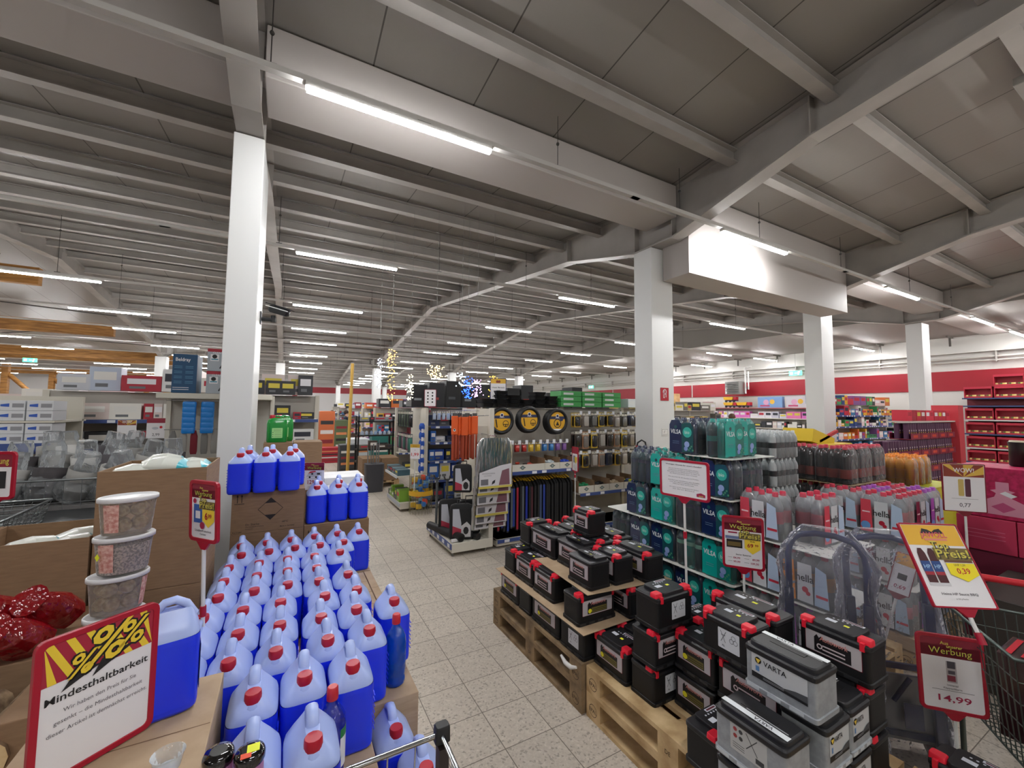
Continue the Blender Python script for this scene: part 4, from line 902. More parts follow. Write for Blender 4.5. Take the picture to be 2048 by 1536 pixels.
PK = {'N': (VN, 'navy blue'), 'T': (VT, 'teal'), 'D': (VD, 'dark smoky'), 'G': (VG, 'pale green')}
tn = ['bottom', 'second', 'third', 'fourth', 'top']
for k, row in enumerate(tiers):
    for i, (c, y) in enumerate(row):
        if k < 4 or c == 'N': dup(PK[c][0], (XV+.084, y+.125, TZ[k]+.001), -PI/2, '%s water pack, %s tier, %s from the front corner, aisle side' % (PK[c][1], tn[k], ORD[i]), VG_)
    for i, y in enumerate([r[1] for r in row][:1]):
        c = 'TNGTT'[k]
        dup(PK['D' if k == 3 else c][0], (XV+.30, 1.945, TZ[k]+.001) if k < 4 else (XV+.31, 2.0, TZ[k]+.001), 0, '%s water pack, %s tier, on the side facing the front' % (PK['D' if k == 3 else c][1], tn[k]), VG_)
    if k == 4: dup(VT, (XV+.126, 1.985, TZ[k]+.001), 0, 'teal water pack at the top front corner'); dup(VN, (XV+.36, 2.3, TZ[k]+.001), 0, 'navy water pack on the top tier at the back')
    for i in range(4 if k < 4 else 0): dup(PK['NTDG'[(i+k) % 4]][0], (XV+.36, 2.13+.25*i+.08, TZ[k]+.001), -PI/2, '%s water pack, %s tier, back column, %s from the front' % (PK['NTDG'[(i+k) % 4]][1], tn[k], ORD[i]), VG_)
    if k: tray(XV-.03, XV+.55, 1.84, 3.12-.22*k if k > 2 else 3.14, TZ[k]-.0045, 'thin pale layer sheet under the %s tier of water packs' % tn[k])
for i, (c, x, y) in enumerate((('N', 2.86, 3.30), ('T', 2.95, 3.22), ('N', 2.98, 3.52))): dup(PK[c][0], (x+.1, y, .288), -1.2, '%s water pack standing apart at the far end of the water stack, %s' % (PK[c][1], ('front', 'middle', 'back')[i])) if i != 1 else None
pallet(2.8, 3.19, 0, 'lower pallet beyond the water packs', WOODD, ly=.8); pallet(2.8, 3.19, .144, 'upper pallet beyond the water packs', WOODD, ly=.8)
# flavoured water 'hella'
CLR = film('clear_bottle', 'e4eaee', .38, .12, 1); PNK = film('pink_water', 'e0a0b0', .5, .12, 1)
HC = mat('d83a55', .35); PUR = mat('b35ac0', .35)
def hella(cap, tint, lab):
    def pf(g, L, D, h):
        pr = Pr(g, (0, -D/2-.003, 0)); x = -L/2
        pr.poly([(x+.005, .02), (x+L*.3, .02), (x+L*.27, h*.8), (x+.012, h*.8)], tint, 0); pr.disc(x+L*.14, h*.2, .03, mat('6fa3dd', .35), 2); pr.rect(x+.02, h*.5, x+L*.25, h*.53, mat('f0c9cf', .4), 2)
        pr.poly([(x+L*.33, .02), (x+L*.66, .02), (x+L*.64, h*.78), (x+L*.35, h*.78)], mat('cfd2d6', .35), 0); pr.text('hella', x+L*.5, h*.45, .045, INK, 2, w_=L*.36); pr.disc(x+L*.5, h*.3, .018, mat('b8283c', .4), 2); pr.disc(x+L*.56, h*.24, .013, mat('b8283c', .4), 2)
        pr.poly([(x+L*.68, .02), (x+L*.97, .02), (x+L*.93, h*.7), (x+L*.72, h*.78)], mat('b9cde6', .35), 0); pr.rect(x+L*.72, h*.22, x+L*.95, h*.27, mat('c8394a', .4), 2)
    return pack(3, 2, .0455, .325, CLR, lab, cap, .12, .2, printed=pf)
HP_ = hella(HC, mat('d84a5a', .35), mat('d9909a', .35)); HV = hella(PUR, mat('a652b4', .35), mat('c9a0d0', .35)); HO = hella(HC, mat('e08a2c', .35), mat('e0a45a', .35)); HD = hella(HC, mat('7a2340', .35), mat('8c4a60', .35))
HN = {id(HP_): 'red', id(HV): 'purple', id(HO): 'orange', id(HD): 'wine red'}
HZ = [.288, .622, .956]; pallet(XV+.02, 1.22, 0, 'lower pallet under the flavoured water behind the blue trolleys', ly=.63); pallet(XV+.02, 1.22, .1441, 'upper pallet under the flavoured water behind the blue trolleys', ly=.63)
for k in range(3):
    for i, y in enumerate((1.56, 1.28)):
        c = ([HP_, HO], [HD, HV], [HP_, None])[(2, 1, 0)[k] if k else 1][i] if not (k == 2 and i) else None
        c = [[HD, HV], [HP_, HO], [HP_, None]][k][i]
        if c: dup(c, (XV+.14, y+.137, HZ[k]+.001), -PI/2, '%s flavoured water pack behind the 69,99 sign, %s tier, %s column' % (HN[id(c)], tn[k], ('left', 'right')[i]), 'flavoured water packs behind the trolleys')
    dup([HV, HO, HP_][k], (XV+.35, 1.47, HZ[k]+.001), 0, '%s flavoured water pack at the back of the short stack, %s tier' % (HN[id([HV, HO, HP_][k])], tn[k]), 'flavoured water packs behind the trolleys')
    if k: tray(XV+.03, XV+.62, 1.26, 1.84, HZ[k]-.0045, 'white layer sheet under the %s tier of the short flavoured water stack' % tn[k])
XH = 3.93; HZ2 = [.2325, .566, .90]; pallet(XH+.02, 1.24, 0, 'pallet under the larger flavoured water stack', lx=.8, ly=.48); 
tray(XH, XH+.8, 1.24, 2.44, .1445+.083, 'low base board under the larger flavoured water stack') if 0 else None
g = G(); g.box(XH, XH+.8, 1.24, 1.84, .1445, .2320, CARDL); tag(g.build('flat_cardboard_block'), 'low cardboard base on the pallet of the larger flavoured water stack', 'cardboard base')
for k in range(3):
    for i in range(2):
        c = [HD, HP_, HO, HV][(i+k*3+1) % 4] if k < 2 else [HP_, HP_, HV, HP_][i]
        dup(c, (XH+.1, 1.40+.28*i, HZ2[k]+.001), -PI/2, '%s flavoured water pack in the larger stack, aisle side, %s tier, %s from front' % (HN[id(c)], tn[k], ORD[i]), 'flavoured water packs in the larger stack')
    for i in range(2):
        for j in range(2):
            c = [HV, HP_, HD][(i+k+j) % 3]
            dup(c, (XH+.29+.093+.28*j-.04, 1.36+.19*i, HZ2[k]+.001), 0, '%s flavoured water pack, larger stack front face, %s tier, %s row, %s' % (HN[id(c)], tn[k], ORD[i], ('left', 'right')[j]), 'flavoured water packs in the larger stack')
    if k: tray(XH-.02, XH+.86, 1.22, 1.84, HZ2[k]-.0045, 'white layer sheet under the %s tier of the larger flavoured water stack' % tn[k])
for k, (y, c) in enumerate(((1.35, HV), (1.62, HV), (1.35, HP_))): dup(c, (XH+.62+.17*(k == 1), y+.3, HZ2[2]+.001), 0, '%s pack at the back of the larger stack, %s' % (HN[id(c)], ('near', 'rear', 'right')[k])) if k == 1 else None
# silver-capped clear water with black band
CL2 = film('silver_clear_bottle', 'dfe4e6', .5, .15, 1)
SV = pack(6, 4, .0325, .229, CL2, mat('26282a', .3), mat('d9dcdc', .3), .085, .13)
for k in range(6):
    z = .276+.232*k
    for i in range(3): dup(SV, (3.54+.197, 1.945+.131+.265*i, z), 0, 'clear water pack with black label band, %s tier, %s row from the front' % (tn[k] if k < 4 else ('fifth', 'top')[k-4], ORD[i]), 'clear water packs with black bands')
for z in (0, .1305): pallet(3.52, 1.9, z, 'pallet under the clear water packs with black bands, %s' % ('lower' if not z else 'upper'), WOODD, lx=.42, ly=.86)
# cola
COLA = mat('21120f', .12, coat=1); CLB = mat('b5412f', .35)
CO = pack(3, 2, .0465, .335, COLA, CLB, HC, .05, .13)
for k in range(4):
    z = .1455+.349*k
    for i in range(3): dup(CO, (4.31+.094, 1.74+.14+.281*i, z), -PI/2, 'dark cola pack with red labels, %s tier, aisle side, %s from corner' % (tn[k], ORD[i]), 'dark cola packs with red labels')
    for i in range(2): dup(CO, (4.5+.14+.281*i, 1.835, z), 0, 'dark cola pack with red labels, %s tier, front side, %s' % (tn[k], ('left', 'right')[i]), 'dark cola packs with red labels')
    if k: tray(4.29, 5.02, 1.72, 2.7, z-.0055, 'brown tray sheet under the %s tier of cola packs' % tn[k], CARDL)
pallet(4.3, 1.73, 0, 'pallet under the dark cola packs', lx=.72)
# yellow display with orange bottles
YB = noisy('yellow_green_carton', 'b9bf2c', 'd6cf3c', 1.5, .5); g = G(); g.box(0, .75, 0, .5, 0, .98, YB); tag(g.build('display_carton', loc=(5.22, 1.5, .145), bev=.004), 'yellow-green display carton under the orange drink bottles', 'carton')
pallet(5.2, 1.45, 0, 'pallet under the yellow-green display', ly=.8)
OR_ = mat('d79a22', .25, coat=.6); OB = pack(4, 2, .036, .285, OR_, mat('c98a1c', .35), mat('f0952a', .4), .06, .16, name='orange_drink_pack')
for i in range(4): dup(OB, (5.22+.08+.15*(i//2)*1.1, 1.5+.15+.2*0+.3*(i % 2)*0+.0, 1.127), -PI/2, 'x') if 0 else None
for i in range(3): dup(OB, (5.305+.16*i, 1.75, 1.127), -PI/2, 'tray of orange drink bottles on the yellow-green carton, %s row from the aisle' % ORD[i], 'orange drink bottles on the yellow carton')
g = G(); g.box(0, .42, 0, .3, 0, .26, mat('9fd66a', .45)); pr = Pr(g, (0, 0, 0)); pr.poly(rr(.03, .03, .01, cx=.21, cy=.2), mat('6e2e24', .5)); pr.disc(.21, .1, .045, mat('d8ecd0', .5), 1); pr2 = Pr(g, (0, 0, 0), (1, 0, 0)); tag(g.build('green_carton', loc=(5.98, 1.3, 1.03), bev=.004), 'light green carton with a small brown emblem on the pallet stack', 'carton')
g = G(); g.box(0, .5, 0, .36, 0, .884, CARDL); tag(g.build('carton_stack_base', loc=(5.97, 1.27, .145)), 'tall brown carton under the light green carton', 'carton'); pallet(5.95, 1.2, 0, 'pallet under the green carton', lx=.6, ly=.5)
# pink display with snow flask emblem
PK1 = noisy('pink_glitter_card', '9d1140', 'c4205c', 30, .5); PK2 = mat('c83a5c', .45)
t = empty('pink_display', (5.02, .30, 0), 'dark pink display box with a pale bottle silhouette wearing a hat', 'display box')
g = G(); g.box(0, .5, 0, .98, .99, 1.39, PK1); pr = Pr(g, (0, .98, .99), (0, -1, 0), (0, 0, 1), (-1, 0, 0)); pw = mat('d792a8', .5)
pr.poly([(.13, .03), (.42, .03), (.42, .08), (.38, .13), (.31, .17), (.3, .2), (.33, .22), (.3, .23), (.3, .29), (.23, .29), (.23, .23), (.2, .22), (.23, .2), (.22, .17), (.15, .13), (.13, .08)], pw, 1)
pr.poly([(.2, .09), (.265, .05), (.33, .09), (.265, .13)], mat('c0507c', .5), 2); pr.poly([(.25, .2), (.31, .17), (.34, .19), (.28, .22)], PAPER, 2); g.build('upper_box', t, bev=.003)
for i in range(3):
    g = G(); g.box(-.02, .5, .98-.33*(i+1)+.003, .98-.33*i-.003, .72, .985, PK2); pr = Pr(g, (-.02, .98-.33*i, .72), (0, -1, 0), (0, 0, 1), (-1, 0, 0)); lines(pr, .06, .27, [.1, .13, .16], mat('e0809c', .5), .004, 1); g.build('lower_box', t, bev=.003)
g = G(); g.box(0, .5, 0, .98, 0, .715, mat('7d2540', .5)); g.build('plinth', t)
# small mixed stock in front of the pink display (cans, jars on trays)
def stock(x0, y0, z0, nx, ny, r, h, cols, label, group, kind='can', jit=0):
    """countable round goods standing in rows, one object each"""
    ps = {}
    for j in range(ny):
        for i in range(nx):
            c = cols[(i*3+j*2) % len(cols)]
            if c not in ps:
                g = G()
                if kind == 'can': g.lathe([(r*.9, 0), (r, .004), (r, h-.006), (r*.85, h)], 12, c)
                else: g.lathe([(r*.85, 0), (r, .006), (r, h*.6), (r*.4, h*.82), (r*.36, h*.9)], 12, c); g.lathe([(r*.42, h*.88), (r*.4, h)], 10, HC)
                ps[c] = g.build(kind); o = ps[c]
            else: o = ps[c].copy(); C.objects.link(o)
            o.location = (x0+2.05*r*i, y0+2.05*r*j, z0); tag(o, label, 'drinks', group)
g = G(); g.box(4.1, 4.95, -.2, 1.0, 0, .62, mat('3a3430', .6)); tag(g.build('low_shelf_block', bev=.005), 'dark low shelf block with bottles in front of the pink display', 'shelf')
stock(4.2, .28, .625, 5, 7, .033, .3, [mat('70726e', .2), mat('39523f', .2), mat('a9481f', .3)], 'dark sparkling bottle with orange label in front of the pink boxes', 'bottles in front of the pink boxes', 'bottle')
stock(4.6, .28, .625, 4, 9, .033, .17, [mat('c9b048', .35), mat('23211f', .35), mat('d6d2c6', .35)], 'small black and gold can beside the dark sparkling bottles', 'cans beside the sparkling bottles')
# sack trucks in plastic
def sack_truck(loc, rz, tilt, label):
    t = empty('folding_sack_truck', loc, label, 'sack truck', rz=rz, tilt=tilt); B = mat('18295e', .3, coat=.5); w2 = .175
    g = G(); pts = [(-w2, 0, .05), (-w2, 0, .99)]+[(-w2+.09-.09*math.cos(a), 0, .99+.13*math.sin(a)) for a in (PI/8, PI/4, PI/2.6)]
    pts += [(-w2+.13, 0, 1.13), (w2-.13, 0, 1.13)]+[(-p[0], 0, p[2]) for p in reversed(pts[2:5])]+[(w2, 0, .99), (w2, 0, .05)]
    g.tube(pts, .017, B, 12); g.build('frame', t)
    for s in (-1, 1): g = G(); g.box(s*w2-.022, s*w2+.022, -.03, .0, .1, .8, B); g.build('side_rail', t, bev=.004)
    for z in (.12, .45): g = G(); g.box(-w2, w2, -.012, .012, z, z+.03, B); g.build('cross_bar', t, bev=.004)
    g = G(); g.box(-.17, .17, .0, .02, .1, .42, mat('8d9094', .4, .6)); g.build('folded_plate', t, bev=.004)
    g = G(); g.box(.02, .1, -.04, -.035, .18, .3, B); g.tube([(-.02, -.03, .3), (.06, -.03, .42)], .012, B); g.build('latch', t)
    for s in (-1, 1):
        g = G(); g.lathe([(.04, 0), (.08, .004), (.085, .018), (.08, .034), (.04, .038)], 20, BLACK); o = g.build('wheel', t, loc=(s*(w2+.0)-.019, .05, .088)); o.rotation_euler = (0, PI/2, 0)
    g = G(); rnd = random.Random(3); rings = []
    n = 40
    for i in range(20):
        z = .0+i*1.17/19; k = 1+.04*math.sin(i*1.3); top = max(0, (z-.95)/.18); hx = (w2+.045)*(1-.35*top**2)*k; hy = (.085-.05*top)+.01*math.sin(i*2.1); r = []
        for j in range(n):
            a = 2*PI*j/n; q = 1+.05*math.sin(j*2.3+i*.8)+rnd.uniform(-.035, .035); r.append((hx*q*math.copysign(abs(math.cos(a))**.5, math.cos(a)), hy*q*math.copysign(abs(math.sin(a))**.5, math.sin(a)), z))
        rings.append(r)
    g.loft(rings, film('crinkled_bag', 'e8e8f0', .05, .1, 1), caps=(False, True)); g.build('plastic_bag', t)
    return t
sack_truck((2.70, 1.22, 0), -1.15, (0, 0), 'blue folding sack truck in a clear bag, upright behind the large silver label battery')
sack_truck((2.90, 1.0, 0), -.8, (-.08, 0), 'second bagged blue sack truck leaning right of the first, with a white tag')
# shopping carts
def wire_panel(g, P, nu, nv, r, m_, rim=.004):
    a, b, c, d = [Vector(p) for p in P]
    for i in range(nu+1): u = i/nu; g.tube([a.lerp(b, u), d.lerp(c, u)], r, m_, 4)
    for j in range(nv+1): v = j/nv; g.tube([a.lerp(d, v), b.lerp(c, v)], rim if j in (0, nv) else r, m_, 5)
def cart(name, corners, z0, z1, m_, label, cat='shopping cart', n=14, handle=None, inset=.06, legs=True, hcol=None):
    """corners = four floor-plan corners of the basket rim"""
    cx = sum(p[0] for p in corners)/4; cy_ = sum(p[1] for p in corners)/4
    t = empty(name, (cx, cy_, 0), label, cat); top = [(x-cx, y-cy_, z1) for x, y in corners]; bot = [((x-cx)*(1-inset*2), (y-cy_)*(1-inset*2), z0) for x, y in corners]
    for i in range(4):
        g = G(); j = (i+1) % 4; wire_panel(g, [bot[i], bot[j], top[j], top[i]], n, 5, .0022, m_, .005); g.build('basket_side', t)
    g = G(); wire_panel(g, bot, n, n, .0022, m_); g.build('basket_floor', t)
    g = G(); g.tube([tuple(Vector(p)) for p in top], .0075, m_, 8, closed=True) if name else 0; g.build('rim', t)
    if legs:
        for p in bot:
            g = G(); g.tube([p, (p[0], p[1], .12)], .011, m_); g.build('leg', t)
            g = G(); g.lathe([(.02, -.013), (.055, -.011), (.06, 0), (.055, .011), (.02, .013)], 18, mat('2a2a2c', .5)); w_ = g.build('wheel', t, loc=(p[0], p[1], .062)); w_.rotation_euler = (PI/2, 0, .4)
    if handle:
        g = G(); g.tube([(x-cx, y-cy_, z) for x, y, z in handle], .016, hcol or mat('c4202e', .35), 10); g.build('handle', t)
    return t
WIRE = mat('5d6763', .35, .7)
cart('shopping_cart', [(2.95, .83), (2.49, .50), (2.74, .05), (3.2, .38)], .45, .88, WIRE, 'wire shopping cart with red handle beside the 14,99 sign', handle=[(2.99, .70, 1.03), (3.26, .2, 1.03)], inset=.08)
for z in (0,):
    g = G(); g.box(2.72, 2.98, .26, .6, .46, .8, mat('2a1216', .3, coat=.7)); pr = Pr(g, (2.72, .6, .802), (0, -1, 0), (1, 0, 0), (0, 0, 1))
    for k in range(7): pr.rect(.02+.045*k, .03, .04+.045*k, .23, RED, 1)
    tag(g.build('dark_bottle_crate', bev=.006), 'dark red shrink-wrapped load inside the wire cart at the right edge', 'crate')
sign(.1, .235, (3.14, 1.06, .78), -1.1, 'narrow tilted price card 0,69 beside the leaning sack trucks', lambda pr, w_, h_, z0: (pr.rect(-w_/2, z0+h_*.72, w_/2, z0+h_, mat('d9a04a', .5), 1), pr.rect(-.02, z0+h_*.35, .02, z0+h_*.5, INK, 2), pr.text('0,69', 0, z0+h_*.12, .022, MAG, 2)), frame=True, tilt=-.1, lean=.25, fr=mat('7e1228', .4), bw=.004, r=.005, pole=.74)
# the near cart by the camera
CW = mat('d3d6da', .16, 1)
t = cart('shopping_cart', [(-.3, 1.062), (.385, 1.062), (.36, .2), (-.3, .2)], .5, .98, CW, 'bright chrome cart rim with black corner cap at the bottom centre', n=10, inset=.05, legs=True)
g = G(); g.rbox(.02, .016, [(.965, 1, 1), (1.0, .95, .95), (1.004, .8, .8)], mat('1b1c1e', .4), e=5, n=20, c=(.385-.036, 1.062-.631)); g.build('corner_cap', t)
g = G(); g.box(.335, .36, .405, .435, .5, .96, mat('2a211e', .4)); g.build('corner_post', t)
# small goods at the bottom edge inside the cart
for k, (x, y, st) in enumerate(((-.11, 1.235, 0), (-.045, 1.205, 1))):
    t = empty('dark_jar', (x, y, .895), 'shiny black lid with %s at the bottom edge' % ('a yellow sticker' if st else 'a white highlight, left of the stickered one'), 'jar'); g = G(); g.lathe([(.028, 0), (.03, .01), (.03, .08)], 20, mat('b47aa8', .4)); g.build('jar', t)
    g = G(); g.lathe([(.031, .08), (.033, .085), (.033, .098), (.029, .106), (.018, .108)], 24, mat('0b0b0d', .1, coat=1)); g.build('lid', t)
    if st: g = G(); g.box(-.006, .02, -.014, .012, .1082, .109, mat('e9f02a', .5)); g.box(-.018, .004, -.028, -.012, .1078, .1088, mat('e8502a', .5)); g.build('sticker', t)
g = G(); g.box(-.142, -.01, 1.165, 1.27, .692, .893, mat('54463f', .6)); tag(g.build('small_carton'), 'small carton carrying the two black lids on the display front edge', 'carton')
t = empty('clear_cup', (-.215, 1.29, .964), 'clear plastic lid standing at the bottom edge on the light box', 'cup'); g = G(); g.lathe([(.025, 0), (.032, .03), (.034, .033)], 24, film('cup_plastic', 'd6dadd', .3, .08, 1), caps=(True, False)); g.build('cup', t)
# ==== gondola shelving ===================================================
SHF = mat('cfcabd', .45); RAILB = mat('3b4f8a', .4); TAGW = mat('e4e6ec', .45); BACKP = mat('a9a49b', .5)
def gondola(x0, x1, y0, y1, h, levels, label, side='both', base=.12, depth=None, rail=RAILB, end=None, back=None, group=None):
    """double-sided unit running along X; shelves with label rails, perforated back, uprights"""
    t = empty('shelf_unit', ((x0+x1)/2, (y0+y1)/2, 0), label, 'shelf', group); ox, oy = (x0+x1)/2, (y0+y1)/2; ym = (y1-y0)/2
    g = G(); g.box(x0-ox, x1-ox, -.015, .015, base, h, back or BACKP); g.build('back_panel', t)
    g = G(); g.box(x0-ox, x1-ox, -ym+.03, ym-.03, .03, base, SHF); g.build('base', t, bev=.003)
    n = max(1, round((x1-x0)/1.25))
    for k in range(n+1): x = x0-ox+k*(x1-x0)/n; g = G(); g.box(x-.03, x+.03, -.035, .035, 0, h+.01, SHF); g.build('upright', t)
    for z in levels:
        for s in ((-1, 1) if side == 'both' else (-1,)):
            d = ym if z < .3 else (depth or ym*.92)
            g = G(); a, b = sorted((s*.02, s*d)); g.box(x0-ox, x1-ox, a, b, z-.025, z, SHF); o = g.build('shelf', t)
            g = G(); a, b = sorted((s*d, s*(d+.006))); g.box(x0-ox, x1-ox, a, b, z-.045, z+.0, rail)
            rnd = random.Random(int(z*100)+int(x0*10))
            x = x0-ox+.1
            while x < x1-ox-.15: g.box(x, x+.075, min(s*(d+.0062), s*(d+.0075)), max(s*(d+.0062), s*(d+.0075)), z-.04, z-.006, TAGW); x += rnd.choice((.16, .28, .42))
            g.build('label_rail', o)
    return t
# central unit, front rows
g1 = gondola(2.475, 3.76, 4.86, 5.86, 1.84, [.12, .985], 'cream double shelf with steering wheel covers, seat covers on hangers below', depth=.5)
g2 = gondola(3.83, 6.4, 4.86, 5.86, 1.86, [.12, .60], 'cream shelf of blister packs on hooks left of the extinguisher pillar', depth=.5)
t = empty('shelf_end_unit', (2.125, 5.36, 0), 'low cream end unit with long black mat roll on its blue-railed base', 'shelf')
g = G(); g.box(-.28, .27, -.5, .5, .05, .16, SHF); g.build('base', t, bev=.004); g = G(); g.box(-.29, -.281, -.5, .5, .09, .155, RAILB)
for k in range(5): g.box(-.292, -.2905, -.45+.2*k, -.37+.2*k, .1, .145, TAGW)
g.build('label_rail', t)
g = G(); g.box(.24, .28, -.46, .46, .16, 1.83, mat('cbc6b8', .5)); g.build('end_panel', t); 
for y in (-.47, .0, .47): g = G(); g.box(.225, .285, y-.02, y+.02, .05, 1.84, SHF); g.build('upright', t)
for x in (-.25, .2):
    for y in (-.45, .45): g = G(); g.lathe([(.012, 0), (.012, .05)], 10, mat('77746c', .5), (x, y)); g.build('foot', t)
g = G(); g.tube([(.24, -.42, 1.74), (-.22, -.42, 1.72)], .006, CHROME); g.tube([(.24, -.1, 1.80), (-.35, -.1, 1.80)], .006, CHROME); g.tube([(-.22, -.42, 1.72), (-.24, -.42, 1.75)], .006, CHROME); g.build('display_hook', t)
def cardrail_box(x, y, z, w_, d_, h_, label, group, emblem=True, fill=None):
    t = empty('display_tray', (x, y, z), label, 'tray', group); W_ = mat('d3cfc4', .55)
    g = G(); g.box(0, w_, 0, .005, 0, h_, W_); g.box(0, .005, .005, d_, 0, h_*1.8, CARD); g.box(w_-.005, w_, .005, d_, 0, h_*1.8, CARD); g.box(0, w_, .0051, d_, 0, .005, CARD); g.build('carton', t)
    g = G(); pr = Pr(g, (w_/2, 0, h_/2)); k = mat('4f5a5a', .5); pr.disc(0, 0, .028, k, 1, 14); pr.rect(-.045, -.006, .045, .008, k, 2); pr.disc(0, 0, .017, mat('93a09c', .5), 3, 12); g.build('emblem', t)
    if fill: g = G(); fill(g, w_, d_, h_); g.build('contents', t, kind='stuff')
    return t
def f_bits(col, hh=1.2, n=16):
    def f(g, w_, d_, h_):
        rnd = random.Random(5)
        for k in range(n): x, y = rnd.uniform(.05, w_-.06), rnd.uniform(.04, d_-.05); g.T = Matrix.Translation((x, y, h_*rnd.uniform(.5, hh)))@Matrix.Rotation(rnd.uniform(-.6, .6), 4, 'Z')@Matrix.Rotation(rnd.uniform(-.3, .3), 4, 'X'); g.rbox(.05, .022, [(-.012, .8, .8), (0, 1, 1), (.012, .8, .8)], col[k % len(col)], e=3, n=10)
        g.T = None
    return f
TRG = 'grey emblem trays along the shelf edge'
cardrail_box(2.5, 4.885, .987, .72, .4, .085, 'wide grey tray with an orange-red bundle inside, next to the silver shades', TRG, fill=f_bits([mat('e0503a', .4), mat('3a302c', .5)], .9, 10)); cardrail_box(3.225, 4.885, .987, .25, .4, .085, 'narrow grey tray of clear tubes in the middle of the upper shelf', TRG, fill=f_bits([mat('b9c4c9', .2)])); cardrail_box(3.48, 4.885, .987, .26, .4, .085, 'narrow grey tray of blue packets at the right of the upper shelf', TRG, fill=f_bits([mat('1f3fae', .25)]))
for i in range(6): cardrail_box(3.82+.30*i, 4.885, .602, .29, .4, .095, 'grey emblem tray on the lower shelf, %s from the left' % ORD[i], TRG, fill=f_bits([[mat('1f8a5a', .3)], [mat('1c1c1e', .4)], [mat('c9b79a', .4)], [mat('c6cf3a', .4), mat('2b3f6a', .4)], [mat('8f8f8a', .4)], [mat('a33a2c', .4)]][i]))
# steering wheel covers
def wheel_cover(x, y, z, n, label, face):
    for k in range(n):
        t = empty('steering_wheel_cover', (x+.012*k, y+.05*k, z-.004*k), label if k == 0 else label.replace('front', '%s behind the front' % ORD[k-1]), 'wheel cover', 'steering wheel covers on hooks')
        g = G(); R, r = .16, .028
        g.tube([(R*math.cos(2*PI*j/28), 0, R*math.sin(2*PI*j/28)) for j in range(28)], r, BLACK, 10, closed=True); g.build('ring', t)
        g = G(); pr = Pr(g, (0, -.008, 0)); Y_ = mat('dba522', .45); pr.disc(0, 0, .138, Y_, 1, 28); g.box(-.001, .001, -.0075, 0, -.148, .148, Y_)
        nb = mat('232b52', .5); pr.rect(-.142, .03, .142, .07, nb, 2); pr.disc(0, .075, .028, PAPER, 3, 16); pr.disc(0, .075, .02, nb, 4, 16); pr.text('Premium', 0, .042, .014, PAPER, 4)
        if face == 0: pr.ring(.06, -.04, .045, .008, BLACK, 3); pr.line(.02, -.05, .1, -.05, .01, BLACK, 3); pr.line(.06, -.05, .06, -.085, .012, BLACK, 3); pr.line(-.09, .02, -.07, -.09, .016, BLACK, 3)
        else: pr.ring(0, -.03, .065, .012, BLACK, 3); pr.poly([(0, 0), (-.03, -.06), (.03, -.06)], BLACK, 4); pr.rect(-.08, -.135, .08, -.11, PAPER, 3); pr.disc(.07, .03, .03, nb, 4)
        g.build('card', t)
wheel_cover(2.55, 4.93, 1.67, 2, 'round steering wheel cover at the left, front one, beside the shelf end', 0); wheel_cover(2.965, 4.9, 1.685, 3, 'round steering wheel cover with yellow card, middle front one', 0); wheel_cover(3.44, 4.9, 1.66, 4, 'round steering wheel cover at the right with orange card, front one', 1)
# blister packs on hooks
def blister(x, y, z, w_, h_, cols, label, group, rows=1):
    key = (w_, h_, cols)
    if key not in _BP:
        t = empty('blister_pack', (0, 0, 0), 'x', 'blister pack'); a, b = cols
        g = G(); g.box(-w_/2, w_/2, 0, .002, -h_, 0, mat(a, .5)); pr = Pr(g, (0, 0, -h_)); pr.rect(-w_/2+.006, h_*.8, w_/2-.006, h_*.95, mat('d9d5c8', .5), 1); pr.disc(0, h_*.9, .008, BLACK, 2, 8); g.build('card', t)
        g = G(); g.rbox(w_*.38, .012, [(-h_*.92, .8, .6), (-h_*.85, 1, 1), (-h_*.3, 1, 1), (-h_*.25, .7, .5)], mat(b, .2, coat=.5), e=4, n=14, c=(0, -.012)); g.build('product', t); _BP[key] = t
    return dup(_BP[key], (x, y, z), 0, label, group)
rnd = random.Random(11)
cols = [('c9a43a', '1d1d1f'), ('6a665f', '8a8178'), ('7d7168', 'a8a29a'), ('5b4f48', '2b2725'), ('4a463f', '6b6a66'), ('b98a6a', '77706a'), ('39405a', '2c2f3a'), ('d9b63a', '2a2a2c')]
for r_, (z, hh) in enumerate(((1.78, .22), (1.50, .26), (1.19, .24))):
    for i in range(9):
        x = 3.87+.16*i
        for k in range(2): blister(x+rnd.uniform(-.01, .01), 4.98+.09*k, z+rnd.uniform(-.01, .015), .125, hh, cols[(i*2+r_*3+(i == 3)) % 8], '%s hook row of blister packs, %s hook from the left, %s' % (('upper', 'middle', 'lower')[r_], ORD[i], ('front card', 'card behind')[k]), 'blister packs on the hook wall')
    for i in range(9):
        x = 3.87+.16*i; g = G(); g.tube([(x, 5.33, z+.0), (x, 4.9, z+.005)], .003, CHROME, 5); g.box(x-.022, x+.022, 4.893, 4.897, z-.02, z+.03, TAGW); o = g.build('wall_hook', kind='structure')
for i in range(10):
    x = 2.6+.115*i; c = [('b98a6a', 'c9a43a'), ('7a2430', 'b9332c'), ('caa62c', 'd8b43a'), ('1f5ea8', '3a7fc0'), ('6a3f8a', '8a5fa8')][(i//2) % 5]
    blister(x, 5.0, 1.36, .085, .13, c, 'small blister card above the grey trays, %s from the left' % ORD[i], 'small cards above the trays')
    g = G(); g.tube([(x, 5.33, 1.36), (x, 4.93, 1.365)], .003, CHROME, 5); g.box(x-.022, x+.022, 4.923, 4.927, 1.345, 1.4, TAGW); g.build('wall_hook', kind='structure')
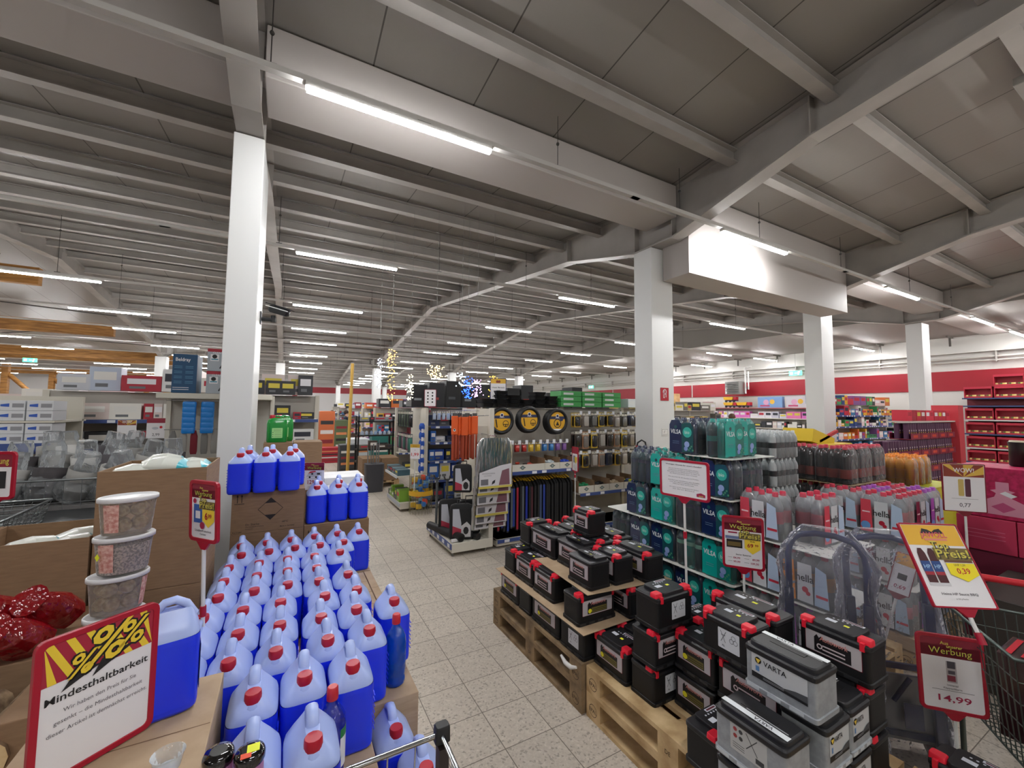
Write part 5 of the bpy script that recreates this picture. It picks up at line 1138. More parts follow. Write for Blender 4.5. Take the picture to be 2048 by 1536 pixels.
# seat covers on hangers
for i in range(26):
    x = 2.52+.048*i; y0 = 4.93
    c = ['151517', '1a1a1d', 'a31b34', '1b2f9a', '16161a', '203a8e', '5a6068', '4a1f2a', '3b4a6a', '1a1a1d'][(i*7 if i > 4 else i+2) % 10] if i < 16 else '121214'
    t = empty('seat_cover', (x, y0, 0), '%s seat cover on a yellow hanger, %s' % ({'a31b34': 'red-edged', '1b2f9a': 'blue', '203a8e': 'blue'}.get(c, 'black'), (ORD+['17th', '18th', '19th', '20th', '21st', '22nd', '23rd', '24th', '25th', '26th'])[i]+' from the left'), 'seat cover', 'seat covers on hangers under the trays')
    sw = .008*math.sin(i*2.1); zt = .83+.01*math.sin(i); hgt = (.15 if i > 7 else .2)+.03*math.sin(i*1.7)
    g = G(); P = [(0, hgt), (.0, zt-.06), (.05, zt-.015), (.16, zt), (.27, zt-.015), (.32, zt-.07), (.33, hgt)]
    m_ = mat('151517', .8); g.prism([(p[0], p[1]) for p in P], -.014+sw, .014+sw, m_, 0); g.box(-.0165+sw, .016+sw, -.004, .003, hgt+.02, zt-.07, mat(c, .7)); g.build('cover', t, bev=.006)
    g = G(); g.prism([(.06, zt), (.16, zt+.035), (.26, zt), (.24, zt+.0), (.16, zt+.02), (.08, zt)], -.012, .012, mat('e0b22c', .45), 0); g.tube([(0, .16, zt+.03), (0, .16, .93)], .002, CHROME, 4); g.build('hanger', t)
g = G(); g.tube([(2.47, 5.09, .935), (3.74, 5.09, .935)], .012, CHROME); tag(g.build('hanging_rail'), 'chrome rail carrying the seat covers', 'rail')
# silver windscreen shades hanging in front of the end unit
FOIL = noisy('crinkled_foil', 'c5cacd', 'f0f4f6', 30, .2, (1, 1, .12), 1.0, 2, metal=1)
def shade(k, x, y, zt, w_, h_):
    t = empty('windscreen_shade', (x, y, zt), 'silver windscreen shade pack, %s of six hanging stepped down the corner' % ORD[k], 'sunshade', 'silver windscreen shades', rz=.0)
    g = G(); rings = []; n = 30; rd = random.Random(k)
    for i in range(12):
        u = i/11; z = -h_*u; hw = w_/2*(.72+.28*min(1, u*7)**.5) if u < .2 else w_/2
        rings.append([(hw*math.copysign(abs(math.cos(2*PI*j/n))**.35, math.cos(2*PI*j/n)), .022*math.copysign(abs(math.sin(2*PI*j/n))**.6, math.sin(2*PI*j/n))*(1+.25*math.sin(j*2.7+i)), z) for j in range(n)])
    g.loft(rings, FOIL); g.build('foil_roll', t)
    g = G(); pr = Pr(g, (0, -.031, -h_)); pc = mat('cfcdd2', .4); a = w_/2-.03; hh = .23
    pr.poly([(-a, .01), (a, .01), (a, hh+.05), (a*.3, hh+.03), (-a, hh-.05)], pc, 1); pr.rect(-a+.02, .03, -a+.12, .1, mat('6b6a70', .5), 2); pr.poly([(a*.2, .02), (a*.9, .02), (a*.85, hh*.95), (a*.4, hh*.85)], mat('7d5560', .5), 2)
    pr.text('WINDSCREEN', -a*.45, .16, .016, GREYT, 3, w_=a*.8, bold=False); pr.text('SUN SHADE', -a*.5, .135, .014, GREYT, 3, bold=False); pr.poly([(-a*.25, .03), (-a*.05, .05), (-a*.02, .09), (-a*.2, .07)], mat('2b2a2e', .5), 3)
    if k in (0, 1, 3): pr.rect(-a-.01, -.012, a+.01, .016, mat('c9b95a', .45), 4)
    g.build('paper_band', t)
for k in range(6):
    shade(k, 2.295+.012*k, 4.78-.012*(5-k)-.07+.0, 1.47-.165*k if k < 5 else .70, .53, .60 if k == 0 else .42 if k < 5 else .39) if 0 else shade(k, 2.29+.016*k, 4.60+.062*min(k, 5)-.0, [1.47, 1.2, 1.04, .90, .76, .62][k], .50, [.60, .42, .41, .41, .40, .34][k])
g = G(); g.tube([(2.28, 4.985, 1.5), (2.28, 4.55, 1.49)], .007, CHROME); g.box(2.2, 2.4, 4.985, 4.99, 1.3, 1.6, SHF); g.box(2.385, 2.40, 4.9, 4.99, 1.3, 1.6, SHF); tag(g.build('display_hook'), 'chrome hook arm carrying the silver shades', 'hook')
# orange items on the end hook
for k in range(7):
    t = empty('warning_vest_pack', (1.88+.046*k, 4.93+.03*(k % 3), 1.735-.012*(k % 2)), 'orange flat pack with grey hook top, %s on the end hook' % ORD[k], 'orange pack', 'orange packs on the end hook', rz=-.5-.12*(k % 3))
    g = G(); O1 = mat('d9581c', .5); O2 = mat('9c3c1e', .55); g.box(-.042, .042, -.012, .012, -.24, 0, O1); g.box(-.036, .0, -.01, .01, -.56, -.24, O2); g.box(.008, .036, -.01, .01, -.54, -.24, O2); None; g.build('vest', t, bev=.008)
    g = G(); g.box(-.03, .03, -.008, .008, 0, .035, mat('4d4a4a', .4)); g.build('hook_card', t)
    if k in (0, 2): g = G(); pr = Pr(g, (0, -.0125, -.18)); pr.disc(0, 0, .018, PAPER, 1); pr.disc(0, .004, .01, INK, 2); g.build('logo', t)
# black car mat sets with printed cards
def mat_set(x, y, z, label, rz=-1.2, s=1):
    t = empty('car_mat_set', (x, y, z), label, 'car mats', 'black car mat sets', rz=rz)
    g = G(); g.rbox(.15*s, .045, [(0, .9, .9), (.02, 1, 1), (.36*s, 1, 1), (.42*s, .9, .9), (.44*s, .6, .7)], mat('18181a', .75), e=6, n=28); g.build('mats', t)
    g = G(); pr = Pr(g, (0, -.046, 0)); pr.poly([(-.11*s, .03), (-.0*s, .03), (.0, .2*s), (-.03*s, .38*s), (-.11*s, .38*s)], mat('b7bac4', .4), 1); pr.poly([(-.11*s, .03), (.03*s, .03), (.02*s, .12*s), (-.11*s, .17*s)], mat('a83248', .4), 2); pr.poly([(.0*s, .03), (.12*s, .03), (.12*s, .17*s), (.07*s, .22*s), (.0, .17*s)], mat('c4c2c4', .4), 3); pr.disc(.06*s, .11*s, .035, INK, 4, 8, 1.4); g.build('printed_card', t)
    g = G(); g.tube([(-.05, 0, .43*s), (-.05, 0, .49*s), (.05, 0, .49*s), (.05, 0, .43*s)], .008, mat('2a2a2c', .5)); g.build('carry_handle', t); return t
mat_set(2.02, 4.98, .76, 'hanging black car mat set above the two standing ones', -.5, .8); mat_set(2.02, 5.0, .17, 'standing black car mat set nearest the silver shades', -.35); mat_set(1.98, 5.32, .17, 'standing black car mat set farther along the end unit', -.35); mat_set(2.2, 4.97+.2, .17, 'dark car mat set squeezed behind the silver shades', -.2)
for k, y in enumerate((5.72, 5.55)):
    t = empty('snow_shovel', (1.93+.09*k, y, .16), 'grey handled snow brush standing upright at the far corner, %s' % ('front', 'back')[k], 'snow brush'); g = G(); g.tube([(0, 0, 0), (0, 0, .66)], .02, mat('5c6064', .4, .3)); g.build('shaft', t); g = G(); g.tube([(-.045, 0, .72), (-.03, 0, .67), (.03, 0, .67), (.045, 0, .72)], .013, mat('333538', .4)); g.build('grip', t)
g = G(); g.tube([(1.80, 5.62, .215), (1.98, 4.88, .215)], .05, mat('141416', .6), 18); g.tube([(1.80, 5.62, .215), (1.98, 4.88, .215)], .03, mat('0a0a0b', .8), 12); g.box(1.86, 2.02, 4.9, 4.93, .17, .2, PAPER); tag(g.build('mat_roll'), 'black rubber mat roll lying on the end unit base, upper end to the aisle', 'mat roll')
g = G(); g.tube([(2.05, 5.4, .205), (2.2, 4.86, .205)], .042, mat('161618', .6), 18); tag(g.build('mat_roll'), 'second black mat roll lying behind the first', 'mat roll')
# signs round the centre
def d_video(pr, w_, h_, z0):
    t = z0+h_; pr.rect(-w_/2, t-h_*.22, w_/2, t, mat('e2b23a', .5), 1); pr.poly([(-.03, t-h_*.19), (.03, t-h_*.19), (.034, t-h_*.1), (.014, t-h_*.06), (0, t-h_*.09), (-.014, t-h_*.06), (-.034, t-h_*.1)], mat('8a3a2c', .5), 2)
    for i, s in enumerate(('Unser Bereich', 'wird', 'Video', '\u00fcberwacht')): pr.text(s, 0, z0+h_*(.56-.14*i), .02, INK, 2, w_=w_*(.85, .25, .4, .75)[i])
sign(.235, .325, (2.681, 5.302, 1.95), -.4, 'blue framed card saying the area is video monitored, above the shelf', d_video, fr=mat('28335e', .4), bw=.009, r=.012, pole=.14, cat='sign', mount=0)
def d_small(pr, w_, h_, z0): pr.rect(-w_/2, z0+h_*.74, w_/2, z0+h_, mat('9a2b40', .5), 1); pr.rect(-w_*.3, z0+h_*.35, w_*.1, z0+h_*.65, mat('8c8f96', .5), 2); tagshape(pr, w_*.2, z0+h_*.45, w_*.4, h_*.3); lines(pr, -w_*.35, w_*.35, [z0+h_*.2, z0+h_*.14]); pr.text('6,99', w_*.1, z0+h_*.05, .014, MAG, 3)
sign(.17, .32, (3.35, 4.36, 1.02), -1.75, 'narrow red framed price sign on a white pole before the blister pack shelf', d_small, pole=.9, joint=.06, bw=.012)
def d_199(pr, w_, h_, z0): pr.rect(-w_/2, z0+h_*.77, w_/2, z0+h_, mat('cfa634', .5), 1); pr.text('JAWOLL', 0, z0+h_*.84, .014, mat('6e2c22', .5), 2); pr.text('je', 0, z0+h_*.58, .016, GREYT, 2); pr.text('1,99', 0, z0+h_*.2, .05, RED, 2, w_=w_*.8)
sign(.17, .24, (1.85, 6.61, 1.009), -.7, 'small price card 1,99 with yellow header at the second shelf end', d_199, fr=mat('b9b6ae', .4), bw=.004, r=.004, pole=.5)
# things piled on top of the central shelf
TOPG = 'stock piled on top of the central shelf'
def crate(x, y, z, w_, d_, h_, m_, label, cat='box', group=None, name='storage_box', rz=0):
    g = G(); g.box(-w_/2, w_/2, -d_/2, d_/2, 0, h_, m_); pr = Pr(g, (0, -d_/2, 0)); pr.rect(-w_*.38, h_*.3, w_*.1, h_*.7, mat('cfd4d2', .5), 1); return tag(g.build(name, loc=(x, y, z), rz=rz, bev=.004), label, cat, group)
gm = mat('3f9a4e', .45)
for i in range(3):
    for k in range(3): crate(3.93+.42*i, 5.36, 1.875+.083*k, .4, .3, .08, gm, 'green flat carton on the shelf top, %s stack, %s' % (ORD[i], ('bottom', 'middle', 'top')[k]), group='green flat cartons on the shelf top')
for i, (x, z, c) in enumerate(((5.2, 1.88, 'c9cfd0'), (5.45, 1.88, '2f7a54'), (5.7, 1.88, 'd9922c'), (5.95, 1.88, 'd9922c'), (5.72, 2.03, 'd08a2a'), (5.98, 2.03, 'cfc9b8'), (5.3, 1.88+.0, 'c9cfd0'))[:6]): crate(x, 5.3, z, .22, .28, .145, mat(c, .45), '%s carton on top of the blister pack shelf, %s from the left' % (('grey', 'green', 'orange', 'orange', 'upper orange', 'upper pale')[i], ORD[i]), group=None)
for i in range(6):
    x = 2.5+.22*i; t = empty('black_basket', (x, 5.36, 1.855), 'black plastic basket stack on the shelf top, %s from the left' % ORD[i], 'basket', 'black baskets on the shelf top')
    for k in range(2+(i*2 % 3)): g = G(); g.rbox(.1, .13, [(.06*k, .8, .85), (.06*k+.05, 1, 1), (.06*k+.056, 1.04, 1.04)], mat('17181a', .5), e=6, n=20); g.build('basket', t)
def d_icons(pr, w_, h_, z0):
    for i in range(2):
        for j in range(4): pr.disc(-w_*.22+w_*.42*i, z0+h_*(.25+.19*j), .016, INK, 2, 8)
sign(.22, .32, (2.3, 7.3, 1.86), -.5, 'white card with rows of black product pictures above the second shelf end', d_icons, fr=mat('7e1a34', .4), bw=.01, cat='sign', pole=.1)
# light garlands
def garland(x, y, z0, z1, col, label, n=60, spread=.07, em=7):
    t = empty('light_garland', (x, y, z1), label, 'light garland'); rd = random.Random(n+int(x*10)); g = G()
    pts = [(spread*.5*math.sin(k*1.3), spread*.5*math.cos(k*1.7), -(z1-z0)*k/14) for k in range(15)]; g.tube(pts, .003, mat('3a3f3a', .5), 4); g.tube([(0, 0, 0), (0, 0, roof(y)-.19-z1)], .002, mat('8a8d8a', .4), 4); g.build('cable', t)
    g = G(); em_ = mat(col, .4, emit=em)
    for k in range(n): g.ball((rd.gauss(0, spread*.5), rd.gauss(0, spread*.5), -rd.uniform(0, z1-z0)), .008, em_, 6, 4)
    g.build('lights', t, kind='stuff'); return t
for a in ((1.66, 6.3, 1.95, 2.35, 'fff0c8', 'warm white light garland hanging at the left of the black display', 60, .05), (1.2+.45, 7.6, 1.95, 2.9, 'ffc65a', 'tall golden light garland in front of the far pillar', 90, .09), (1.95, 5.95, 2.29, 2.47, 'ffd890', 'bundle of warm golden lights on top of the black display', 70, .12), (2.32, 5.6, 1.98, 2.3, '2a5aff', 'bright blue light garland on the black display', 70, .07), (2.47, 5.6, 2.0, 2.26, 'f0b0ff', 'pink-white light garland beside the blue one', 50, .08), (2.75, 5.62, 2.0, 2.33, 'ffc040', 'golden light strand left of the video notice card', 60, .05), (1.5, 7.9, 2.2, 2.75, 'd8e8ff', 'cool white light cluster left of the golden garland', 50, .1), (2.2, 5.55, 2.14, 2.34, 'd8f0ff', 'small cold white light cluster on the black display', 24, .06)): garland(*a[:6], n=a[6], spread=a[7])
# fire extinguisher and pillar signs
t = empty('fire_extinguisher', (4.47, 4.37, .80), 'red fire extinguisher with black hose mounted on the white pillar', 'fire extinguisher')
g = G(); g.lathe([(.05, 0), (.072, .015), (.075, .04), (.075, .36), (.06, .42), (.03, .45), (.025, .47)], 24, mat('b5121f', .25, coat=.6)); g.build('cylinder', t)
g = G(); g.box(-.03, .03, -.05, .02, .47, .495, BLACK); g.box(-.02, .02, -.07, .0, .505, .52, mat('b5121f', .3)); g.lathe([(.018, .46), (.018, .51)], 12, mat('9a9c9e', .3, .8)); g.build('valve', t)
g = G(); g.tube([(0, .0, .49), (.01, -.01, .56), (.05, -.05, .6), (.09, -.08, .57), (.1, -.09, .48), (.1, -.09, .3), (.09, -.07, .12)], .012, BLACK); g.build('hose', t)
g = G(); vs = []; 
for j in range(9):
    a = math.radians(195+100*j/8)
    for z_ in (.1, .33): vs.append((.0762*math.cos(a), .0762*math.sin(a), z_))
g.add(vs, [(2*j, 2*j+2, 2*j+3, 2*j+1) for j in range(8)], mat('dbc9c9', .45), True); vs = [(x*1.003, y*1.003, .17 if k % 2 == 0 else .27) for k, (x, y, z) in enumerate(vs)]; g.add(vs, [(2*j, 2*j+2, 2*j+3, 2*j+1) for j in range(1, 7)], mat('b5222f', .45), True); g.build('label', t)
g = G(); g.box(.0745, .145, -.02, .02, .3, .34, mat('8a8a8a', .4, .6)); g.build('bracket', t)
def wall_sign(x, y, z, w_, h_, label, draw, bg):
    g = G(); g.box(-w_/2, w_/2, -.004, 0, 0, h_, bg); pr = Pr(g, (0, -.004, 0)); draw(pr, w_, h_); return tag(g.build('wall_sign', loc=(x, y, z)), label, 'sign')
def d_fire(pr, w_, h_): k = PAPER; pr.rect(-.03, .04, 0, .15, k, 1); pr.rect(-.022, .05, -.008, .14, mat('b0182a', .5), 2); pr.ring(0, .13, .04, .012, k, 1, 14); pr.rect(.022, .05, .034, .13, k, 1); pr.line(-.03, .155, 0, .165, .008, k, 1)
wall_sign(4.865, 4.198, 1.975, .17, .19, 'red square fire extinguisher pictogram on the white pillar', d_fire, mat('b0182a', .5))
wall_sign(4.86, 4.198, 1.47, .13, .1, 'small outlined arrow plate low on the white pillar', lambda pr, w_, h_: (pr.rect(-.055, .01, .055, .013, INK, 1), pr.rect(-.055, .087, .055, .09, INK, 1), pr.rect(-.055, .01, -.052, .09, INK, 1), pr.rect(.052, .01, .055, .09, INK, 1), pr.line(-.02, .03, 0, .07, .006, INK, 1)), WHITE)
# surveillance camera on the near pillar
t = empty('surveillance_camera', (-.262, 4.7, 2.70), 'black surveillance camera with white stripe on the near pillar', 'camera')
g = G(); g.box(0, .01, -.04, .04, -.06, .06, mat('242629', .4)); g.build('mount_plate', t); g = G(); g.tube([(.01, 0, -.01), (.1, -.02, -.012)], .02, mat('1c1d20', .4)); g.lathe([(.022, -.035), (.022, .03)], 14, mat('1c1d20', .4), (.11, -.02)); g.build('arm', t)
g = G(); g.T = Matrix.Translation((.16, -.06, .075))@Matrix.Rotation(-.5, 4, 'Z')@Matrix.Rotation(.28, 4, 'Y'); g.rbox(.1, .035, [(-.035, .8, .8), (-.02, 1, 1), (.03, 1, 1), (.035, .95, .9)], mat('16171a', .3), e=5, n=24); g.box(-.13, .12, -.045, .045, .037, .045, mat('16171a', .3)); g.box(-.12, .11, -.0462, -.045, .012, .02, WHITE); g.T = None; g.build('housing', t)
# ==== farther aisles =====================================================
_BX = {}; FAR = G()
def goods(x0, x1, y, z, hmin, hmax, pal, label, group, d=.22, wmin=.1, wmax=.3, kind='packet', seed=1, gap=.01, axis='X', two=0):
    """row of separate packets standing on a shelf"""
    rd = random.Random(seed+int(z*100)+int(abs(x0)*10)+int(abs(y)*7)); x = x0; n = 0
    far = math.hypot(x0, y) > 9.5 if axis == 'X' else math.hypot(y, x0) > 9.5
    while x < x1-wmin:
        w_ = min(round(rd.uniform(wmin, wmax), 2), x1-x); h_ = round(rd.uniform(hmin, hmax), 2); c = rd.choice(pal); k = (round(w_, 1), round(h_, 1), c, kind)
        if far:
            g = FAR; q = (max(k[0], .1)+rd.uniform(-.01, .01), k[1], mat(c, .45)); g.T = Matrix.Translation((x+w_/2, y, z)) if axis == 'X' else Matrix.Translation((y, x+w_/2, z))@Matrix.Rotation(-PI/2, 4, 'Z')
            a, b = max(k[0], .1), max(k[1], .1)
            if kind == 'bottle': g.lathe([(.036, 0), (.04, .01), (.04, b*.6), (.015, b)], 8, mat(c, .3))
            else: g.box(-a/2, a/2, -d/2, d/2, 0, b, mat(c, .45)); pr = Pr(g, (0, -d/2, 0), step=.001); pr.rect(-a*.36, b*.45, a*.36, b*.8, mat(rd.choice(['e3e1dc', 'd9c64a', '2a2d3a', 'b8283c', 'e8e6ea']), .5), 1)
            g.T = None; x += max(k[0], .1)+gap; continue
        if k not in _BX:
            g = G()
            if kind == 'bottle': r = .04; g.lathe([(r*.9, 0), (r, .01), (r, k[1]*.6), (r*.4, k[1]*.85), (r*.35, k[1])], 10, mat(c, .25, coat=.4)); g.lathe([(r*1.02, k[1]*.2), (r*1.02, k[1]*.5)], 10, mat('d8d5cc', .5), caps=(False, False))
            elif kind == 'bag': g.rbox(max(.05, k[0]/2), .06, [(0, .9, .8), (.02, 1, 1), (k[1]*.6, .95, .9), (k[1]*.9, .8, .35), (k[1], .85, .1)], mat(c, .3, coat=.4), e=4, n=16)
            else:
                a, b = max(k[0], .1), max(k[1], .1); g.box(-a/2, a/2, -d/2, d/2, 0, b, mat(c, .45)); pr = Pr(g, (0, -d/2, 0)); pr.rect(-a*.36, b*.45, a*.36, b*.8, mat(rd.choice(['e3e1dc', 'd9c64a', '2a2d3a', 'b8283c', 'e8e6ea']), .5), 1); pr.rect(-a*.3, b*.15, a*.1, b*.3, mat('6a6c70', .5), 1)
            _BX[k] = g.build(kind); o = _BX[k]
        else: o = _BX[k].copy(); C.objects.link(o)
        if axis == 'X': o.location = (x+w_/2, y, z)
        else: o.location = (y, x+w_/2, z); o.rotation_euler = (0, 0, -PI/2)
        tag(o, label, kind if kind != 'packet' else 'packet', group); x += max(k[0], .1)+gap; n += 1
P_BLUE = ['1d3f8f', '23407a', '2a5fae', 'c9ccd2', '16264e', '3a3d44']; P_MIX = ['b8283c', 'd9a52c', '2f6f9e', '3d8f5a', 'd8d5cc', '7a4f8a', 'c96a2c', '2a2b30', 'e3c9c9']; P_WHITE = ['dcdcdc', 'c9ccd4', 'e6e3dc', 'b9c4d6', 'd9c9c4']; P_RED = ['a81f33', 'c2283c', '8c1a2c', 'd9a53a', 'c94a5c']; P_DARK = ['1c1d20', '2a2c30', '3a3f46', '5a5f66', '7a2a34']; P_PINK = ['e07ab0', 'd86fc0', 'e8a0c8', 'c9c9d8', 'e6e2ea']
# second shelf row: blue household goods
gondola(2.36, 6.4, 7.35, 8.35, 1.84, [.12, .5, .85, 1.2, 1.5], 'shelf row of blue folded goods behind the silver shades', depth=.42)
for z, a, b in ((.125, .2, .3), (.505, .2, .28), (.855, .15, .25), (1.205, .12, .22), (1.505, .15, .25)): goods(2.36, 4.2, 7.6, z, a, b, P_BLUE, 'blue or dark packet on the shelf behind the silver shades', 'packets on the shelf behind the silver shades', seed=3, wmax=.24)
for i in range(14): blister(2.4+.09*i, 7.35, 1.78, .07, .16, [('8a8fa0', 'b9c9e0'), ('c9ccd2', '9fb4d8')][i % 2], 'clear utensil pack in the top hook row of the blue shelf, %s from the left' % ORD[i], 'clear utensil packs')
t = empty('shelf_end_unit', (2.05, 7.85, 0), 'low end unit with tools and blue slippers on hooks, second shelf row', 'shelf')
g = G(); g.box(-.24, .22, -.5, .5, .05, .16, SHF); g.build('base', t, bev=.004); g = G(); g.box(-.25, -.241, -.5, .5, .09, .155, mat('aab0bd', .4)); g.build('label_rail', t)
g = G(); g.box(.19, .24, -.5, .5, .16, 1.84, SHF); g.build('end_panel', t, bev=.003); g = G(); g.box(-.3, .19, -.48, .48, .6, .625, SHF); g.box(-.306, -.3, -.48, .48, .585, .63, mat('c2c6cc', .4)); g.build('shelf', t)
goods(7.42, 8.3, 1.92, .165, .1, .2, ['3a4440', '7aa63a', '23262a', '5a6064'], 'dark or green garden tool pack on the low end unit', 'tool packs on the low end unit', axis='Y', wmax=.2)
goods(7.42, 8.3, 1.88, .627, .08, .16, ['9acb3a', '3f5f6a', '5d7f8a', '23262a'], 'green or grey tool pack on the end unit shelf', 'tool packs on the end unit shelf', axis='Y', wmax=.2)
for i in range(9): blister(1.98, 7.42+.1*i, 1.78, .08, .30, [('3a3d40', '1c1d1f'), ('5a6a5a', '2f3a30')][i % 2], 'dark long handled tool hanging on the end unit, %s along the row' % ORD[i], 'dark long handled tools')
for i in range(8): blister(1.98, 7.42+.11*i, 1.36, .09, .3, [('4a5a5a', '3a7a6a'), ('7a3a5a', '8a8f90'), ('2a2d30', '4f5a5a')][i % 3], 'second hook row pack on the end unit, %s along the row' % ORD[i], 'second hook row packs')
for i in range(6):
    t = empty('blue_slipper', (2.16, 7.31, 1.52-.15*i), 'blue slipper with white tag hanging down the shelf end post, %s from the top' % ORD[i], 'slipper', 'blue slippers on the shelf end post'); g = G(); g.rbox(.05, .035, [(-.1, .5, .6), (-.06, 1, 1), (.0, 1, 1), (.04, .6, .7)], mat('1f4fae', .5), e=3, n=16); g.build('sole', t); g = G(); g.box(-.02, .02, -.04, -.037, -.13, -.06, PAPER); g.build('tag', t)
# yellow goods in a round wire basket
t = empty('wire_basket', (2.11, 7.12, 0), 'round wire basket with yellow band, full of sponges and brushes', 'basket')
g = G(); n = 22
for j in range(n): a = 2*PI*j/n; g.tube([(.19*math.cos(a), .19*math.sin(a), .02), (.2*math.cos(a), .2*math.sin(a), .66)], .0025, mat('8f8a6a', .4, .5), 4)
for z in (.1, .3, .5, .66): g.tube([(.2*math.cos(2*PI*j/20), .2*math.sin(2*PI*j/20), z) for j in range(20)], .003, mat('8f8a6a', .4, .5), 4, closed=True)
g.build('wire_cage', t); g = G(); g.lathe([(.203, .33), (.203, .41)], 24, mat('d9a82c', .45), caps=(False, False)); g.build('band', t)
rd = random.Random(4)
for k in range(26):
    a, r, z = rd.uniform(0, 6.28), rd.uniform(.02, .14), .1+.56*k/26; c = rd.choice(['e0b83a', 'c9442c', '2f6fb8', '3a3d40', 'd9c03a', '7fb0c9'])
    g = G(); g.rbox(.05, .03, [(-.04, .8, .8), (-.03, 1, 1), (.03, 1, 1), (.04, .8, .8)], mat(c, .6), e=4, n=14); tag(g.build('sponge', loc=(2.11+r*math.cos(a), 7.12+r*math.sin(a), z), rz=a), 'coloured sponge or brush inside the round wire basket', 'sponge', 'sponges in the round wire basket')
# black dark stock on top of the second row
for i in range(12):
    x = 2.2+.34*i; h_ = (.28+.22*((i*5) % 4)/3) if i > 4 else .42+.05*(i % 3); g = G(); g.box(-.15, .15, -.2, .2, 0, h_, mat(('17181b', '202226', '121316')[i % 3], .5)); pr = Pr(g, (0, -.2, 0)); pr.rect(-.1, h_*.3, .04, h_*.4, mat(('8a8f94', '9a3a34', '4a4d52')[i % 3], .5), 1)
    tag(g.build('dark_carton', loc=(x, 7.85, 1.855), bev=.006), 'dark carton on top of the second shelf row, %s from the left' % ORD[i], 'box', 'dark cartons on top of the second shelf row')
# pallet with cartons, black rack
pallet(1.55, 9.87, 0, 'pallet under the brown cartons in front of the black rack', lx=.85, ly=.8)
for i in range(2):
    for k in range(5): carton(1.56+.42*i, 1.96+.42*i, 9.88, 10.6, .145+.104*k, .247+.104*k, 'flat brown carton on the pallet before the black rack, %s column, %s from the bottom' % (('left', 'right')[i], ORD[k]), CARD, group='flat brown cartons')
t = empty('black_rack', (2.0, 10.95, 0), 'black metal rack with glasses on its upper shelf behind the brown cartons', 'rack')
for x in (-.42, .42):
    for y in (-.2, .2): g = G(); g.box(x-.02, x+.02, y-.02, y+.02, 0, 1.62, BLACK); g.build('post', t)
for z in (.5, .8, 1.15, 1.5): g = G(); g.box(-.44, .44, -.22, .22, z-.03, z, BLACK); g.build('shelf', t)
goods(1.64, 2.4, 10.85, 1.153, .1, .14, ['b9c9e0', '9fb8d8', 'd8dfe8'], 'clear blue drinking glass on the black rack', 'glasses on the black rack', kind='bottle', wmin=.08, wmax=.09)
goods(1.64, 2.4, 10.85, .803, .12, .2, ['4a3f38', '6a5f56', '2a2724'], 'brown box on the lower shelf of the black rack', 'brown boxes on the black rack'); goods(1.64, 2.4, 10.85, 1.503, .1, .18, ['2a2b30', '5a3a4a', '8a8f94'], 'small dark box on top of the black rack', 'small boxes on top of the black rack')
t = empty('steel_bin', (1.75, 9.5, 0), 'dark wire bin with upright rods left of the brown carton pallet', 'bin'); g = G(); g.rbox(.2, .2, [(0, .9, .9), (.6, 1, 1)], mat('3a3a40', .5), e=5, n=20); g.build('bin', t)
for k in range(5): g = G(); g.tube([(-.12+.05*k, .03*(-1)**k, .05), (-.14+.06*k, .03*(-1)**k, .95+.04*k)], .012, mat('8c9094', .3, .7)); g.build('rod', t)
# hook panel rows and generic aisles to the back
def aisle(x0, x1, y, h, pal, nm, lv=(.12, .5, .85, 1.2, 1.5), top=True, seed=1, kinds=('packet',), hmax=.28, front_only=True):
    gondola(x0, x1, y, y+.9, h, list(lv), 'long cream shelf row %s' % nm, side='one', depth=.4)
    for k, z in enumerate(lv):
        nxt = lv[k+1] if k+1 < len(lv) else h+.1
        goods(x0+.06, x1-.06, y+.2, z+.002, .12, min(hmax, nxt-z-.06), pal, 'coloured %s on the shelf row %s' % (kinds[k % len(kinds)], nm), 'stock of the shelf row %s' % nm, seed=seed+k, kind=kinds[k % len(kinds)], wmax=.34)
    if top: goods(x0+.1, x1-.1, y+.45, h+.015, .15, .35, pal, 'carton stored on top of the shelf row %s' % nm, 'cartons on top of the shelf row %s' % nm, seed=seed+9, wmin=.2, wmax=.5, d=.4, kind='packet')
SH4 = (.12, .6, 1.05, 1.45)
aisle(2.75, 7.2, 11.4, 1.84, P_DARK+['c9ccd2', 'b9b4aa'], 'behind the black rack', SH4, seed=2)
aisle(2.65, 8, 14.2, 1.84, P_MIX, 'two rows behind the black rack', SH4, seed=5); aisle(2.75, 9, 17.5, 1.8, P_MIX, 'before the next pillar line', SH4, seed=6)
aisle(2.75, 9, 22.0, 1.8, P_WHITE+P_RED, 'beyond the orange cage', SH4, seed=7); aisle(2.85, 9, 27.5, 1.8, P_MIX, 'past the far pillars', SH4, seed=8); aisle(3, 9, 33, 1.9, P_WHITE+P_MIX, 'near the back wall', SH4, seed=9)
aisle(7.3, 14, 9.4, 1.84, ['8a7a4a', '6a665f', 'b8a25a', '2a2b30', 'd9d5c8'], 'with brown packs beyond the second pillar', SH4, seed=10); aisle(9.5, 14, 14, 1.7, P_WHITE, 'with white goods toward the heater', SH4, seed=11)
aisle(14.2, 19.3, 6.2, 2.08, P_MIX+['3d8f5a', 'c96a2c', '23407a'], 'between the third and fourth pillars', (.15, .6, 1.0, 1.4, 1.75), seed=12); aisle(10.5, 17, 20, 1.9, P_PINK+P_WHITE, 'toward the back right corner', SH4, seed=13)
for i, x in enumerate((7.3, 7.6, 7.9, 8.2, 8.5, 8.8, 9.1, 9.4, 9.7, 10.0, 10.3, 10.6)): blister(x, 9.3, 1.8, .13, .3, [('b8b2a0', '6a6a5a'), ('8f8a6a', '2a2a2c')][i % 2], 'clear hanging pack on the row beyond the second pillar, %s from the left' % ORD[i], 'clear hanging packs beyond the second pillar')
